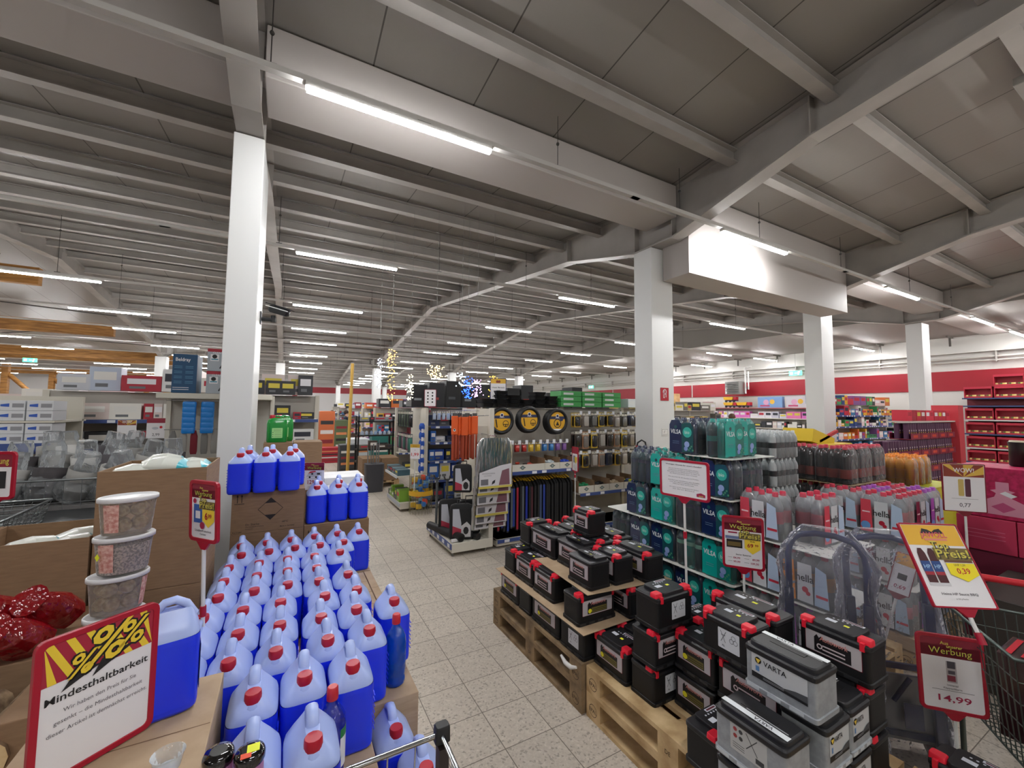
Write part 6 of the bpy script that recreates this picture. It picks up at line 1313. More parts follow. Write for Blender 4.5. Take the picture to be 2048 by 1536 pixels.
# left of the aisle
aisle(-2.6, .42, 6.75, 2.0, P_WHITE+['a81f33', '2a2b30'], 'directly behind the near pillar', (.12, .5, .9, 1.3, 1.65), seed=21); goods(-.5, .4, 7.1, 2.015, .2, .3, ['dcdcdc', '2a2b30', 'c23a44'], 'appliance carton on the white top shelf behind the pillar', 'appliance cartons behind the pillar', wmin=.15, wmax=.25)
aisle(-6, .45, 10.4, 1.8, P_WHITE+P_MIX, 'left of the aisle, second', SH4, seed=22); aisle(-7, .45, 14.0, 1.75, P_RED+P_WHITE, 'left of the aisle, third', SH4, seed=23); aisle(-8, .45, 18.4, 1.7, P_WHITE, 'left of the aisle, fourth', SH4, seed=24); aisle(-9, .4, 24, 1.8, P_MIX, 'left of the aisle, fifth', SH4, seed=25); aisle(-10, .4, 31, 1.8, P_WHITE+P_MIX, 'left of the aisle, sixth', SH4, seed=26)
aisle(-13, -6.5, 12, 1.6, P_WHITE+['9fcf3a', 'd9922c'], 'in front of the timber hall', SH4, seed=27); aisle(-15, -8.5, 20, 1.6, P_WHITE+P_MIX, 'inside the timber hall', SH4, seed=28); aisle(-20, -11, 30, 1.7, P_MIX+P_BLUE, 'deep inside the timber hall', SH4, seed=29)
# shelf left of the pillar with big boxes
t = empty('shelf_unit', (-.75, 5.45, 0), 'cream shelf left of the near pillar with blue racks and gloves below', 'shelf')
g = G(); g.box(-.36, .6, .2, .23, .1, 1.95, BACKP); g.build('back_panel', t); g = G(); g.box(-.38, .6, -.25, .2, 1.90, 1.955, SHF); g.build('shelf', t, bev=.004); g = G(); g.box(-.36, .6, -.25, .2, .0, .14, SHF); g.build('base', t)
for x in (-.36, .6): g = G(); g.box(x-.02, x+.02, .18, .24, 0, 1.95, SHF); g.build('upright', t)
def d_box(txt, c2, sub):
    def f(g, w_, d_, h_):
        pr = Pr(g, (0, 0, 0)); pr.text(txt, w_*.42, h_*.82, h_*.09, PAPER, 2, w_=w_*.6); 
        for i in range(2):
            for j in range(4): lines(pr, w_*(.08+.45*i), w_*(.4+.45*i), [h_*(.68-.13*j), h_*(.64-.13*j)], c2, .004)
        lines(pr, w_*.05, w_*.7, [h_*.08, h_*.13], PAPER, .005)
    return f
carton(-1.02, -.82, 5.22, 5.5, 1.957, 2.35, 'dark blue carton with white lettering on the top shelf left of the pillar', mat('12466b', .5), extra=d_box('Beldray', mat('5f93b5', .5), ''), top=mat('12466b', .5))
def d_mop(g, w_, d_, h_):
    pr = Pr(g, (0, 0, 0)); pr.rect(0, h_*.86, w_, h_, mat('a8293a', .5)); pr.rect(w_*.12, h_*.45, w_*.45, h_*.75, PAPER, 1); pr.disc(w_*.28, h_*.65, w_*.1, INK, 2, 8); pr.rect(w_*.15, h_*.5, w_*.42, h_*.55, mat('3a8fa8', .5), 2); pr.line(w_*.5, h_*.12, w_*.8, h_*.75, .012, INK, 2); pr.rect(w_*.6, h_*.1, w_*.95, h_*.6, mat('7ac0d8', .5), 1); pr.text('CLEAN', w_*.4, h_*.78, .02, PAPER, 3)
for k in range(2): carton(-.74, -.52, 5.22, 5.5, 1.957+.235*k, 2.19+.235*k, 'grey carton with red top and floor mop picture beside the pillar, %s' % ('lower', 'upper')[k], mat('a9b0b8', .45), extra=d_mop, top=mat('a8293a', .5))
for i in range(2):
    for k in range(6): g = G(); g.rbox(.055, .03, [(-.03, .9, .9), (-.02, 1, 1), (.02, 1, 1), (.03, .9, .9)], mat('1f7fd0', .35), e=5, n=14); tag(g.build('blue_brush', loc=(-.86+.15*i, 5.2, 1.84-.052*k)), 'bright blue brush head pack, %s column, %s from the top' % (('left', 'right')[i], ORD[k]), 'brush', 'bright blue brush packs under the shelf')
for i in range(5): g = G(); g.rbox(.03, .015, [(0, .8, .6), (.03, 1, 1), (.18, 1, 1), (.24, .5, .6)], mat(('7d7a76', '9a9792', '7a1f2c')[i % 3], .8), e=3, n=12); tag(g.build('glove_pair', loc=(-.98+.085*i, 5.2, 1.34)), 'grey or red glove pair hanging under the blue brushes, %s' % ORD[i], 'glove', 'gloves under the blue brushes')
g = G(); g.tube([(-1.05, 5.2, 1.88), (-.55, 5.2, 1.88)], .004, CHROME); g.tube([(-1.05, 5.2, 1.59), (-.55, 5.2, 1.59)], .004, CHROME); g.build('hook_rail', kind='structure')
# low white boxes, tubs, plastic wrapped pots
g = G(); g.box(-3.4, -2.08, 5.9, 6.7, 1.38, 1.43, SHF); g.box(-3.4, -2.08, 5.88, 5.9, 1.36, 1.44, RAILB)
for x in (-3.3, -2.15): g.box(x-.03, x+.03, 6.3, 6.36, 0, 1.38, BLACK)
tag(g.build('table'), 'raised cream shelf carrying the white boxes at the left edge', 'table'); g = G(); g.box(-3.4, -2.08, 5.95, 6.7, 1.64, 1.66, SHF); g.box(-3.4, -2.08, 6.6, 6.64, 1.43, 1.92, SHF); tag(g.build('shelf_board'), 'cream shelf board between the stacked white boxes', 'shelf board')
for k, z in enumerate((1.432, 1.534, 1.662, 1.764)):
    for i in range(6):
        g = G(); g.box(0, .19, 0, .3, 0, .1, mat('d2d4d8', .5)); pr = Pr(g, (0, 0, 0)); pr.poly([(.02, .04), (.08, .035), (.08, .07), (.02, .06)], mat('2f56b0', .5), 1); pr.rect(.1, .03, .18, .07, mat('8f8f94', .5), 1)
        tag(g.build('white_shoe_box', loc=(-3.29+.2*i, 5.96, z), bev=.002), 'white box with blue print at the left edge, %s layer, %s from the left' % (('lowest', 'second', 'third', 'top')[k], ORD[i]), 'box', 'white boxes with blue print at the left edge')
for i, (x, y, w_, h_, c) in enumerate(((-2.5, 8., .36, .30, 'd8d8d6'), (-2.9, 8., .36, .30, 'd2d2d0'), (-2.45, 8., .34, .14, 'dededc'))):
    z = 1.34 if i < 2 else 1.645; t = empty('white_storage_tub', (x, y, z), 'white plastic storage tub behind the wrapped pots, %s' % ('right', 'left', 'upper')[i], 'tub'); g = G()
    for k in range(4 if i < 2 else 2): g.rbox(w_/2, .2, [(.07*k, .94, .94), (.07*k+.06, 1, 1), (.07*k+.066, 1.03, 1.03)], mat(c, .35), e=7, n=24)
    g.build('tub', t)
g = G(); g.box(-3.2, -2.1, 7.7, 8.4, 1.28, 1.335, SHF); g.box(-2.7, -2.6, 8.0, 8.1, 0, 1.28, SHF); tag(g.build('table'), 'cream table under the white storage tubs', 'table')
POTF = film('pot_foil', 'dfe2e4', .12, .1, 1); rd = random.Random(8)
for i in range(16):
    x = -1.72+.17*(i % 6)+rd.uniform(-.03, .03); y = 4.25+.3*(i//6)+rd.uniform(-.05, .05); z = 1.12+.06*(i//6)
    t = empty('wrapped_pot', (x, y, z), 'grey fabric pot in a crumpled clear bag in the wire cage, %s row, %s' % (('front', 'middle', 'back')[i//6], ORD[i % 6]), 'pot', 'wrapped pots in the wire cage', tilt=(rd.uniform(-.2, .2), rd.uniform(-.3, .3)))
    g = G(); c = ('9a9894', '3a3638', '8a8884', 'c4c2be', '4a464a')[i % 5]; g.lathe([(.06, 0), (.085, .15), (.09, .24), (.085, .235), (.07, .12)], 16, mat(c, .8), caps=(True, False)); g.build('pot', t)
    g = G(); rings = []
    for k in range(8): rings.append([((.09+.03*math.sin(k))*(1+rd.uniform(-.15, .15))*(1-.5*max(0, k-5)/2)*math.cos(2*PI*j/14), (.09+.03*math.sin(k))*(1+rd.uniform(-.15, .15))*(1-.5*max(0, k-5)/2)*math.sin(2*PI*j/14), .0+.052*k) for j in range(14)])
    g.loft(rings, POTF, smooth=False); g.build('clear_bag', t)
cart('wire_cage', [(-1.93, 4.12), (-.62, 4.12), (-.62, 4.92), (-1.93, 4.92)], .5, 1.29, mat('8b8f90', .35, .8), 'wire cage full of plastic wrapped pots left of the brown boxes', 'cage', n=14, inset=.0)
g = G(); g.box(-1.9, -.65, 4.15, 4.9, .51, 1.1, mat('6d6b6a', .8)); tag(g.build('fabric_stack'), 'folded grey fabric stock filling the wire cage', 'fabric')
g = G(); g.prism([(-2.6, 3.15), (-.78, 3.15), (-.78, 3.95), (-2.6, 3.95)], 1.08, 1.11, mat('1b1c1e', .35), 2); g.box(-2.5, -.9, 3.3, 3.36, 0, 1.08, mat('1b1c1e', .5)); tag(g.build('black_table'), 'black table board between the brown boxes and the wire cage', 'table')
cart('wire_basket', [(-2.2, 2.98), (-1.22, 3.02), (-1.25, 3.12+.5), (-2.2, 3.6)], 1.115, 1.24, mat('8b8f90', .3, .8), 'shallow wire basket on the black table at the left edge', 'basket', n=12, inset=.03, legs=False)
def d_left(pr, w_, h_, z0): pr.rect(-w_/2, z0+h_*.7, w_/2, z0+h_, mat('8c2338', .5), 1); pr.text('Werbung', 0, z0+h_*.78, .03, GOLD, 2, w_=w_*.8); pr.rect(-w_*.35, z0+h_*.2, w_*.35, z0+h_*.6, mat('2a2b2e', .5), 2)
sign(.17, .235, (-1.24, 3.0, 1.355), -.35, 'red framed price sign cut by the left picture edge', d_left, pole=.24)
sign(.17, .21, (-1.53, 6., 1.455), -.2, 'wow price card with an orange and blue picture above the wrapped pots', lambda pr, w_, h_, z0: d_wow(pr, w_, h_, z0, '2,99', False), frame=False); sign(.18, .225, (-1.28, 6.0, 1.46), -.2, 'price card 2,99 with dark red header above the wrapped pots', lambda pr, w_, h_, z0: (pr.rect(-w_/2, z0+h_*.76, w_/2, z0+h_, mat('9a2b40', .5), 1), pr.disc(-w_*.05, z0+h_*.5, .03, mat('b9bcc4', .5), 2, 12, .5), pr.disc(w_*.25, z0+h_*.55, .014, RED, 2), pr.text('2,99', 0, z0+h_*.12, .03, GREYT, 2)), frame=False)
g = G(); g.box(-1.7, -1.15, 5.98, 6.4, 0, 1.455, mat('5a5653', .6)); tag(g.build('dark_plinth'), 'dark display block under the two price cards left of the pillar', 'plinth')
# bags in the open boxes
def bag(x, y, z, rz, sx, label, c1='d9dcd4', c2='2fb0c4', tilt=(0, 0)):
    t = empty('snack_bag', (x, y, z), label, 'bag', 'teal and white bags in the open boxes', rz=rz, tilt=tilt); g = G(); rings = []
    prof = [(-.5, .15, .02), (-.46, .8, .1), (-.3, 1, .75), (0, 1.02, 1), (.3, 1, .75), (.46, .8, .1), (.5, .75, .02)]; C1, C2 = mat(c1, .3, coat=.3), mat(c2, .3, coat=.3)
    for a, ky, kz in prof: rings.append([(a*sx, .09*ky*math.cos(2*PI*j/16), .05+.05*kz*math.sin(2*PI*j/16)) for j in range(16)])
    for k in range(6): g.loft(rings[k:k+2], (C1, C1, C1, C1, C2, C2)[k], caps=(k == 0, k == 5))
    g.build('bag', t); return t
for i, (x, y, rz, tl) in enumerate(((-.64, 2.66, .2, (0, -.1)), (-.52, 2.68, -.1, (0, .05)), (-.43, 2.70, .15, (0, -.2)), (-.56, 2.84, .1, (0, .1)), (-.45, 2.87, 0, (0, 0)))): bag(x, y, 1.44+.03*(i % 2), rz, .2, 'teal and white bag on top of the tall open box, %s' % ('front left', 'front middle', 'front right', 'back left', 'back right')[i], tilt=tl)
g = G(); g.box(-.72, -.35, 2.55, 2.97, 1.25, 1.44, CARDL); tag(g.build('inner_carton'), 'inner carton filling the open box beneath the bags', 'box')
g = G(); g.box(-1.14, -.76, 2.55, 2.91, .975, 1.12, CARDL); tag(g.build('inner_carton'), 'inner carton in the low open box', 'box')
for i, (x, y) in enumerate(((-.84, 2.66), (-.86, 2.8), (-.98, 2.7))): bag(x, y, 1.125, .5, .22, 'teal and white bag inside the low open box, %s' % ('right', 'back', 'left')[i], tilt=(0, -.15 if i < 2 else 0))
# red wrapped grave candles and firewood net
RF = film('red_foil', 'a3121e', .55, .08, 1)
for i in range(6):
    x, y = -.98+.115*(i % 3)+.03*(i//3), 2.16+.14*(i//3); t = empty('red_wrapped_candle', (x, y, .965+.03*(i//3)), 'red foil wrapped candle lying on the left box, %s row, %s' % (('front', 'back')[i//3], ('left', 'middle', 'right')[i % 3]), 'candle', 'red foil wrapped candles', tilt=(.9, .3*(i % 3-1)), rz=-.5)
    g = G(); rd = random.Random(i); g.loft([[(r*(1+rd.uniform(-.12, .12))*math.cos(2*PI*j/14), r*(1+rd.uniform(-.12, .12))*math.sin(2*PI*j/14), z) for j in range(14)] for r, z in ((.03, 0), (.055, .02), (.06, .1), (.05, .16), (.02, .19), (.05, .23))], RF, smooth=False); g.build('foil', t)
    g = G(); g.lathe([(.04, .01), (.042, .03), (.042, .13), (.036, .15)], 14, mat('5a1218', .4)); g.build('candle', t)
t = empty('firewood_net', (-.79, 1.80, .62), 'net of pale cut firewood at the lower left corner behind the percent sign', 'firewood')
CUT = noisy('cut_wood', 'd4b483', 'e6cda2', 18, .8); BARK = noisy('bark', '5f4a36', '9a8266', 30, .9)
for i in range(9):
    a, r = (i % 3), (i//3); g = G(); c = (.11*a-.1, .0, .06+.1*r); n = 12; R_ = .046*(1+.15*((i*7) % 3-1)); g.tube([(c[0], -.14, c[2]), (c[0]+.01, .16, c[2])], R_, BARK, n, caps=False)
    g.add([(c[0]+R_*math.cos(2*PI*j/n), -.1402, c[2]+R_*math.sin(2*PI*j/n)) for j in range(n)], [tuple(range(n))], CUT); g.build('log', t)
g = G()
g.tube([(-.19, -.15, .0), (-.17, -.15, .12), (-.12, -.14, .3), (.02, -.12, .36)], .012, mat('e2e0da', .6)); g.build('net_edge', t)
for i in range(3): g = G(); g.tube([(-.62+.05*i, 1.34+.07*i, .752), (-.6+.05*i, 1.54+.06*i, .752)], .045, BARK, 10); tag(g.build('log'), 'loose log at the bottom left corner, %s' % ORD[i], 'log') if 0 else bpy.data.objects.remove(g.build('log'))
# right side: tubes of crisps, candy shelf, toys
TR = mat('7c1f38', .45)
def crisps(x, y, z, label, n=4, c='6a2f52'):
    k = 'cr'+c
    if k not in _BP:
        t = empty('crisp_tray', (0, 0, 0), 'x', 'snack tray'); g = G(); g.box(0, .42, 0, .3, 0, .012, TR); g.box(0, .42, 0, .006, .012, .11, TR); g.box(0, .42, .294, .3, .012, .11, TR); pr = Pr(g, (0, 0, 0)); pr.rect(.1, .03, .3, .08, mat('c9442c', .5), 1); g.build('tray', t)
        for i in range(n*2): g = G(); r = .042; cx, cy_ = .055+.1*(i % 4), .08+.13*(i//4); g.lathe([(r, .013), (r, .27), (r*1.04, .272), (r*1.04, .29)], 12, mat(c, .35), (cx, cy_)); pr = Pr(g, (cx, cy_-r*1.01, .16)); pr.disc(0, 0, .017, mat('d9c9d0', .5), 1, 8); pr.rect(-.02, -.05, .02, -.03, mat('c9a03a', .5), 1); g.build('tube', t)
        _BP[k] = t
    return dup(_BP[k], (x, y, z), 0, label, 'trays of crisp tubes stacked before the candy shelves')
HS = [.145+.302*k for k in range(5)]
for i in range(9):
    for k in range(5 if i > 3 else (3 if i < 2 else 4)): crisps(8.0+.44*i, 3.0, HS[k], 'tray of dark red crisp tubes, %s column from the left, %s from the floor' % (ORD[i], ORD[k]), c='7a1f34' if i < 2 else '5c3a58')
for i in range(3): pallet(8.0+1.25*i, 2.95, 0, 'pallet under the crisp tube trays, %s' % ORD[i], lx=1.2, ly=.5)
g = G(); g.box(9.7, 12.2, 3.0, 3.3, 1.66, 1.685, mat('c9c4bc', .5)); g.box(12.0, 12.3, 2.95, 3.35, 0, 2.0, mat('c23a44', .5)); tag(g.build('display_shelf'), 'red end panel and shelf board above the crisp tube trays', 'shelf')
goods(9.75, 11.95, 3.15, 1.687, .18, .26, ['c2283c', 'd8344a', 'a81f33'], 'glossy red bag above the crisp tube trays', 'glossy red bags above the crisp trays', kind='bag', wmin=.2, wmax=.25)
t = empty('candy_shelf', (19.9, .6, 0), 'red and dark wall shelf full of boxed sweets at the right edge', 'shelf')
g = G(); g.box(.12, .15, -4, 4.1, 0, 2.35, mat('7a1f30', .5)); g.build('back_panel', t)
for z in (.3, .75, 1.2, 1.65, 2.1, 2.35): g = G(); g.box(-.35, .12, -4, 4.1, z-.03, z, mat('3a3440', .5)); g.box(-.36, -.35, -4, 4.1, z-.04, z, mat('c9c4c4', .5) if z in (.75, 1.65) else mat('30406a', .5)); g.build('shelf', t)
def candybox(x, y, z, label, h=.36):
    if 'cb' not in _BP:
        t_ = empty('candy_box', (0, 0, 0), 'x', 'candy box'); g = G(); R_ = mat('b5283e', .5); w_ = .62; g.box(0, .3, 0, .02, 0, h, R_); g.box(0, .3, w_-.02, w_, 0, h, R_); g.box(0, .3, 0, w_, 0, .05, R_); g.box(0, .3, 0, w_, h-.07, h, R_); g.box(.28, .3, 0, w_, 0, h, R_); g.build('carton', t_)
        g = G(); rd_ = random.Random(2)
        for k in range(12): g.rbox(.05, .05, [(0, .8, .8), (.03, 1, 1), (.1, .8, .8)], mat(('d9c46a', '5a6a2a', '7a3a24', 'e0d08a')[k % 4], .4), e=3, n=10, c=(.08, .06+.045*k)); 
        g.T = None; g.build('sweets', t_); _BP['cb'] = t_
    return dup(_BP['cb'], (x, y, z), 0, label, 'open red boxes of sweets')
for k, z in enumerate((.302, .752, 1.202, 1.652)):
    for i in range(10): candybox(19.58, 4.66-.66*i-.62, z, 'open red box of sweets on the wall shelf, %s shelf, %s from the left' % (ORD[k], ORD[i]))
for i in range(8):
    for k in range(1 if i == 0 else 2): candybox(19.58, 4.66-.66*i-.62, 2.352+.365*k, 'open red box of sweets on top of the wall shelf, %s from the left, %s' % (ORD[i], ('lower', 'upper')[k]))
# round red candy heap and blue packs
t = empty('red_candy_stand', (12.75, 1.9, 0), 'tall bumpy stand of red sweets bags beside blue packs', 'candy stand'); g = G(); rd = random.Random(6); g.box(-.3, .3, -.2, .2, 0, 1.0, TR)
for k in range(90): g.ball((rd.uniform(-.3, .3), rd.uniform(-.22, .0), rd.uniform(1.0, 1.65)), .06, mat(('d8283c', 'e0505c')[k % 2], .3), 8, 5)
g.build('sweets_bags', t, kind='stuff')
for k in range(4): g = G(); g.box(0, .55, 0, .4, 0, .2, mat(('1f6fae', '3a8fc8')[k % 2], .35)); tag(g.build('blue_pack', loc=(12.9, 1.2, .9+.202*k), bev=.01), 'light blue shrink pack at the right edge, %s from the bottom' % ORD[k], 'drinks pack')
g = G(); g.box(12.9, 13.45, 1.2, 1.6, 0, .895, mat('8a2a3a', .5)); tag(g.build('red_plinth_block'), 'red base under the light blue packs', 'plinth')
# low red troughs and candle jars around the pink display
for i, (x, y, h_, c, r) in enumerate(((5.35, .98, .2, '1c1a18', .055), (5.4, .62, .16, 'b02a30', .06), (5.35, .45, .22, 'd9b03a', .035), (5.25, .8, .1, 'b5283e', .09), (5.45, .4, .14, 'a81f33', .09))):
    g = G(); g.lathe([(r*.8, 0), (r, .01), (r*.95, h_*.8), (r*1.05, h_)], 18, mat(c, .4)); g.lathe([(r*.9, h_), (r*.85, h_+.012)], 18, mat('d9c9b0', .4)); tag(g.build('jar', loc=(x, y, 1.392)), ('dark tall jar', 'red jar', 'slim yellow jar', 'wide red tub', 'wide dark red tub')[i]+' standing on top of the pink display box', 'jar')
# yellow skip display behind the cola packs
t = empty('yellow_display', (6.4, 2.9, 0), 'yellow cardboard display with folded flaps behind the cola packs', 'display'); YD = mat('d9b82a', .5)
g = G(); g.box(0, .9, 0, .6, 0, 1.38, YD); g.box(.05, .85, -.004, 0, 1.05, 1.3, mat('2a2520', .6)); g.build('body', t, bev=.004); g = G(); g.T = Matrix.Rotation(.25, 4, 'Y'); g.box(-.35, .25, .1, .5, 1.38, 1.56, YD); g.T = Matrix.Rotation(-.25, 4, 'Y'); g.box(.55, 1.1, .1, .14, 1.3, 1.34, mat('b02a30', .5)); g.T = None; g.build('flap', t); g = G(); rd = random.Random(3)
for k in range(6): g.rbox(.12, .08, [(-.02, .8, .8), (0, 1, 1), (.02, .8, .8)], mat('cfd0d2', .6), e=3, n=12, c=(.2+.1*k, .3)) if k % 2 else None
g.T = None; g.v = [(x, y, z+1.42) for x, y, z in g.v]; g.build('paper', t)
# toys on the wall shelf
t = empty('wall_shelf', (20.0, 11.4, 0), 'long wall shelf with pink and white goods below the toys', 'shelf')
g = G(); g.box(.05, .08, -4.6, 3, 0, 2.02, mat('c9c4bc', .5)); g.build('back_panel', t)
for z in (.6, 1.1, 1.55, 2.03): g = G(); g.box(-.4, .05, -4.6, 3, z-.035, z, mat('b9686c', .5) if z > 2 else SHF); g.build('shelf', t)
for z, pal in ((.602, P_WHITE), (1.102, P_DARK+P_WHITE), (1.552, P_PINK)): goods(6.9, 14.3, 19.8, z, .2, .36, pal, 'pink, white or dark packet on the wall shelf below the toys', 'packets on the wall shelf below the toys', axis='Y', seed=31, wmax=.4)
def toy_truck(y, z, label):
    t_ = empty('toy_dump_truck', (19.85, y, z), label, 'toy truck', 'yellow toy dump trucks', rz=-PI/2); Y_ = mat('e8b41e', .35)
    g = G(); g.box(-.3, .3, -.1, .1, .06, .12, mat('5a1f5a', .4)); g.box(.14, .3, -.1, .1, .12, .27, RED); g.build('cab', t_, bev=.01); g = G(); g.prism([(-.34, .12), (.1, .12), (.14, .27), (-.4, .27)], -.12, .12, Y_); g.build('tipper', t_, bev=.01)
    for x in (-.22, 0, .2): g = G(); g.T = Matrix.Translation((x, -.12, .06))@Matrix.Rotation(PI/2, 4, 'X'); g.lathe([(.03, -.02), (.06, -.02), (.06, .02), (.03, .02)], 14, BLACK); g.T = None; g.build('wheel', t_)
toy_truck(12.9, 2.032, 'yellow and red toy dump truck on the wall shelf, lower left'); toy_truck(12.2, 2.032, 'yellow and red toy dump truck on the wall shelf, lower right'); toy_truck(12.9, 2.305, 'yellow and red toy dump truck stacked on the lower left one')
for y, w_, h_, c, l in ((10.35, 1.1, .5, '7a9fd0', 'colourful boxed bath toy set'), (9.2, 1.0, .5, 'c9c4cc', 'pale boxed doll set'), (13.9, .5, .3, '8c3a4a', 'dark red boxed toy'), (8.2, .6, .3, '7ab0c0', 'small blue boxed toy')):
    g = G(); g.box(0, .2, 0, w_, 0, h_, mat(c, .45)); pr = Pr(g, (0, w_, 0), (0, -1, 0), (0, 0, 1), (-1, 0, 0)); pr.disc(w_*.35, h_*.5, h_*.25, mat('d8a0c0', .5), 1); pr.disc(w_*.6, h_*.55, h_*.22, mat('e0b040', .5), 2); pr.rect(w_*.1, h_*.1, w_*.5, h_*.25, mat('c2507a', .5), 2); tag(g.build('toy_box', loc=(19.62, y, 2.032), bev=.004), l+' on top of the wall shelf', 'toy box')
g = G(); g.box(-.3, .3, -.4, .4, 0, .9, noisy('plywood', 'b08a5c', 'c9a678', 3, .7)); tag(g.build('plywood_box', loc=(18.9, 15.9, 1.9), bev=.005), 'plywood box high on the shelf beside the extinguisher pillar', 'box'); g = G(); g.box(18.5, 19.3, 15.4, 16.4, 0, 1.895, SHF); tag(g.build('tall_cabinet', bev=.01), 'pale cabinet under the plywood box', 'cabinet')
# exit signs and department sign
def exit_sign(x, y, z, rz, label):
    t_ = empty('exit_sign', (x, y, z), label, 'exit sign', rz=rz); g = G(); g.box(-.25, .25, -.03, .03, 0, .2, mat('5fe0b4', .4, emit=2.2)); pr = Pr(g, (0, -.03, 0)); w2_ = mat('ffffff', .4, emit=3); pr.rect(-.2, .05, -.1, .15, w2_, 1); pr.line(-.02, .1, .08, .1, .02, w2_, 1); pr.poly([(.1, .03), (.14, .03), (.16, .1), (.2, .16), (.12, .17)], w2_, 1); g.build('lamp', t_); g = G(); g.tube([(0, 0, .2), (0, 0, (1.04 if x > 0 else 1.35))], .006, mat('8a8a8a', .4)); g.build('rod', t_)
exit_sign(19.6, 9.75, 3.45, -PI/2, 'green exit sign hanging right of the grey fan heater'); exit_sign(19.6, 23.6, 3.45, -PI/2, 'green exit sign hanging far along the red wall'); exit_sign(-11.55, 30, 4.0, 0, 'green exit sign in the dark timber hall')
g = G(); g.box(-.68, .68, -.02, .02, 0, .92, mat('9c1738', .5)); pr = Pr(g, (0, -.02, 0)); pr.text('Garten', 0, .27, .42, PAPER, 2, w_=1.16); tag(g.build('department_sign', loc=(-15.97, 49.97, 3.28)), 'dark red sign with the white word Garten on the pale back wall', 'sign')
# far checkout goods in the main aisle
for i, (x, y, w_, d_, h_, c, l) in enumerate(((1.3, 16.2, .5, 1.2, 1.7, 'c96a3c', 'orange meshed cage pallet of goods in the main aisle'), (1.3, 14.9, .6, .5, .5, 'b02434', 'red bin at the front of the orange cage pallet'), (2.05, 13.6, .6, .9, .85, 'd4d6da', 'white waist-high bin in the main aisle'), (1.55, 12.2, .45, .5, .8, '3a3d42', 'dark bin with an orange flame picture in the aisle'), (2.5, 12.7, .5, .4, 1.0, '2f7a74', 'teal stack beside the white bin'), (.9, 20.5, .5, 2, 1.2, '8a5a50', 'brown-red low display along the aisle'), (2.1, 19, .5, 1, 1.3, '5a6a4a', 'olive clothes stand in the far aisle'))):
    g = G(); g.box(-w_/2, w_/2, 0, d_, 0, h_, mat(c, .55)); pr = Pr(g, (0, 0, 0))
    for k in range(4): pr.rect(-w_*.42, h_*(.12+.2*k), w_*.42, h_*(.2+.2*k), mat(('d98a5c', '8a2a34', 'e0dcd8', '2a2a2c')[(i+k) % 4], .5), 1)
    tag(g.build('aisle_display', loc=(x, y, 0), bev=.008), l, 'display')
g = G(); g.tube([(1.42, 10.9+.4, 0), (1.46, 10.9+.4, 2.98)], .04, mat('c9a04a', .5), 12); tag(g.build('bamboo_pole'), 'tall yellow bamboo pole standing beside the black rack', 'pole')
g = G(); g.tube([(.04, 9.0, 0.02), (.04, 9.0, 1.6), (.2, 9.0, 2.42)], .045, mat('8c2434', .4), 8); tag(g.build('rolled_banner'), 'dark red rolled banner leaning up behind the green canisters', 'banner')
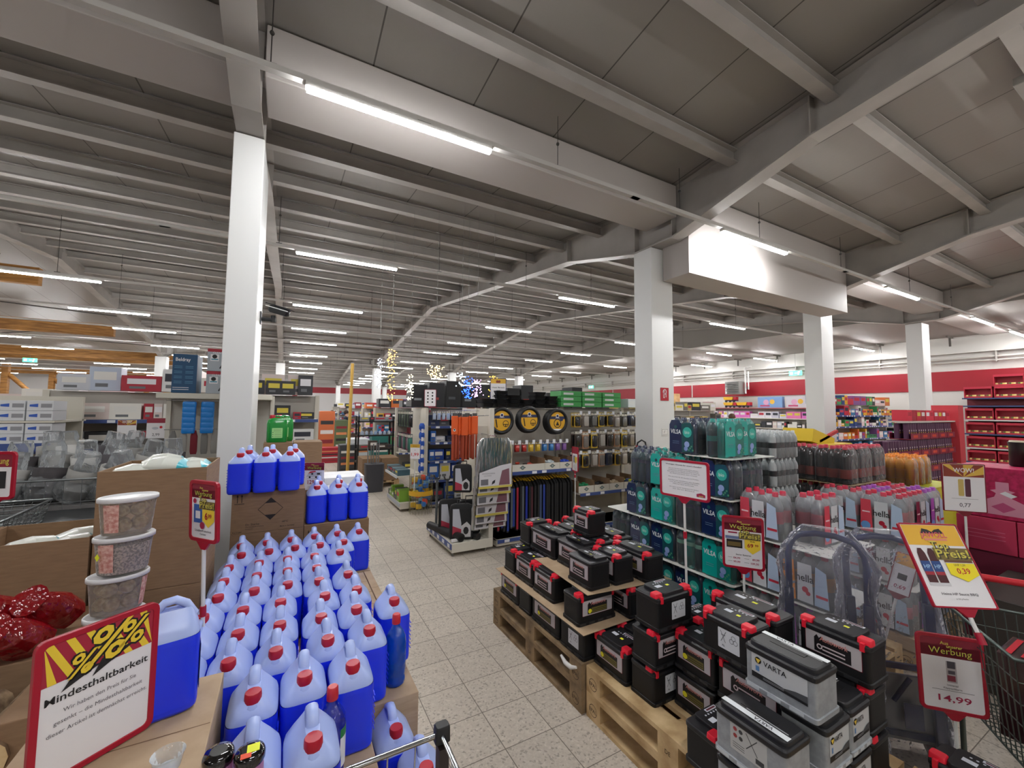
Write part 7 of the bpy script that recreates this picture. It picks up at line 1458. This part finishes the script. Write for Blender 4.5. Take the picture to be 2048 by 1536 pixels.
# people
def skin(name, parent, verts, edges, radii, m_, sub=1, loc=(0, 0, 0)):
    me = bpy.data.meshes.new(name); me.from_pydata(verts, edges, []); me.materials.append(m_); o = bpy.data.objects.new(name, me); C.objects.link(o); o.parent = parent; o.location = loc
    md = o.modifiers.new('s', 'SKIN'); me.skin_vertices.new() if not me.skin_vertices else None
    for i, r in enumerate(radii): me.skin_vertices[0].data[i].radius = r if isinstance(r, tuple) else (r, r)
    me.skin_vertices[0].data[0].use_root = True; md.use_smooth_shade = True
    s = o.modifiers.new('u', 'SUBSURF'); s.levels = sub; s.render_levels = sub; return o
def person(x, y, rz, top, legs, hair, label, h=1.72, hold=.2):
    t = empty('person', (x, y, 0), label, 'person', rz=rz); k = h/1.75; sk = mat('c99a82', .6)
    V = [(0, 0, .95), (0, 0, 1.2), (0, 0, 1.42), (0, 0, 1.5), (0, -.01, 1.60), (0, -.01, 1.70), (-.2, 0, 1.41), (-.25, -.03, 1.13), (-.22, -.25*hold*4, 1.0), (.2, 0, 1.41), (.25, -.03, 1.13), (.22, -.25*hold*4, 1.0), (-.1, 0, .9), (-.11, -.02, .5), (-.11, .03, .09), (-.11, -.12, .04), (.1, 0, .9), (.11, .05, .5), (.11, .1, .09), (.11, -.05, .04)]
    E = [(0, 1), (1, 2), (2, 3), (3, 4), (4, 5), (2, 6), (6, 7), (7, 8), (2, 9), (9, 10), (10, 11), (0, 12), (12, 13), (13, 14), (14, 15), (0, 16), (16, 17), (17, 18), (18, 19)]
    R_ = [(.14, .1), (.13, .1), (.12, .09), .05, .085, .08, .05, .04, .03, .05, .04, .03, .075, .055, .04, .035, .075, .055, .04, .035]
    S_ = lambda vs: [(a*k, b*k, c*k) for a, b, c in vs]
    skin('body', t, S_(V), E, [tuple(q*k for q in r) if isinstance(r, tuple) else r*k for r in R_], sk, 2)
    skin('jacket', t, S_([V[0], V[1], V[2], V[6], V[7], (V[8][0], V[8][1]*.85, V[8][2]+.01), V[9], V[10], (V[11][0], V[11][1]*.85, V[11][2]+.01), (0, 0, .85)]), [(0, 1), (1, 2), (2, 3), (3, 4), (4, 5), (2, 6), (6, 7), (7, 8), (0, 9)], [(.17*k, .13*k), (.165*k, .125*k), (.15*k, .11*k), .065*k, .055*k, .045*k, .065*k, .055*k, .045*k, (.165*k, .13*k)], top, 2)
    skin('trousers', t, S_([(0, 0, .9), V[12], V[13], V[14], V[16], V[17], V[18]]), [(0, 1), (1, 2), (2, 3), (0, 4), (4, 5), (5, 6)], [.13*k, .09*k, .068*k, .055*k, .09*k, .068*k, .055*k], legs, 2)
    g = G(); g.ball((0, .015*k, 1.665*k), .108*k, hair, 14, 9, (.93, 1.05, 1.08)); g.build('hair', t)
    g = G()
    for s in (-1, 1): g.ball((s*.032*k, -.088*k, 1.65*k), .010*k, INK, 8, 5)
    g.build('eyes', t); g = G(); g.rbox(.012*k, .014*k, [(1.60*k, 1, 1), (1.645*k, .5, .5)], sk, e=3, n=10, c=(0, -.098*k)); g.box(-.022*k, .022*k, -.094*k, -.09*k, 1.58*k, 1.586*k, mat('8a4a44', .6)); g.build('nose_and_mouth', t)
person(13.87, 9.0+.0, .6, mat('8a7f78', .8), mat('3a3d46', .8), noisy('brown_hair', '4a3526', '6b4f3a', 40, .7), 'person with brown hair seen from behind, head above the water packs', 1.74)
person(1.0, 30, PI, mat('17181b', .7), mat('1c1d22', .8), mat('2a2220', .8), 'person in a black coat far down the main aisle', 1.72); person(3.1-.6, 20.9, 1.2, mat('1b2640', .7), mat('23252c', .8), mat('3a2a22', .8), 'person in a dark blue jacket bending toward the far displays', 1.7); person(2.1, 23.5, -1, mat('b5283c', .6), mat('1c1d22', .8), mat('6a5040', .8), 'person in a red jacket in the far aisle', 1.68)
FAR.build('shelf_stock', kind='stuff', label='assorted coloured packets filling the far shelf rows', category='packets')
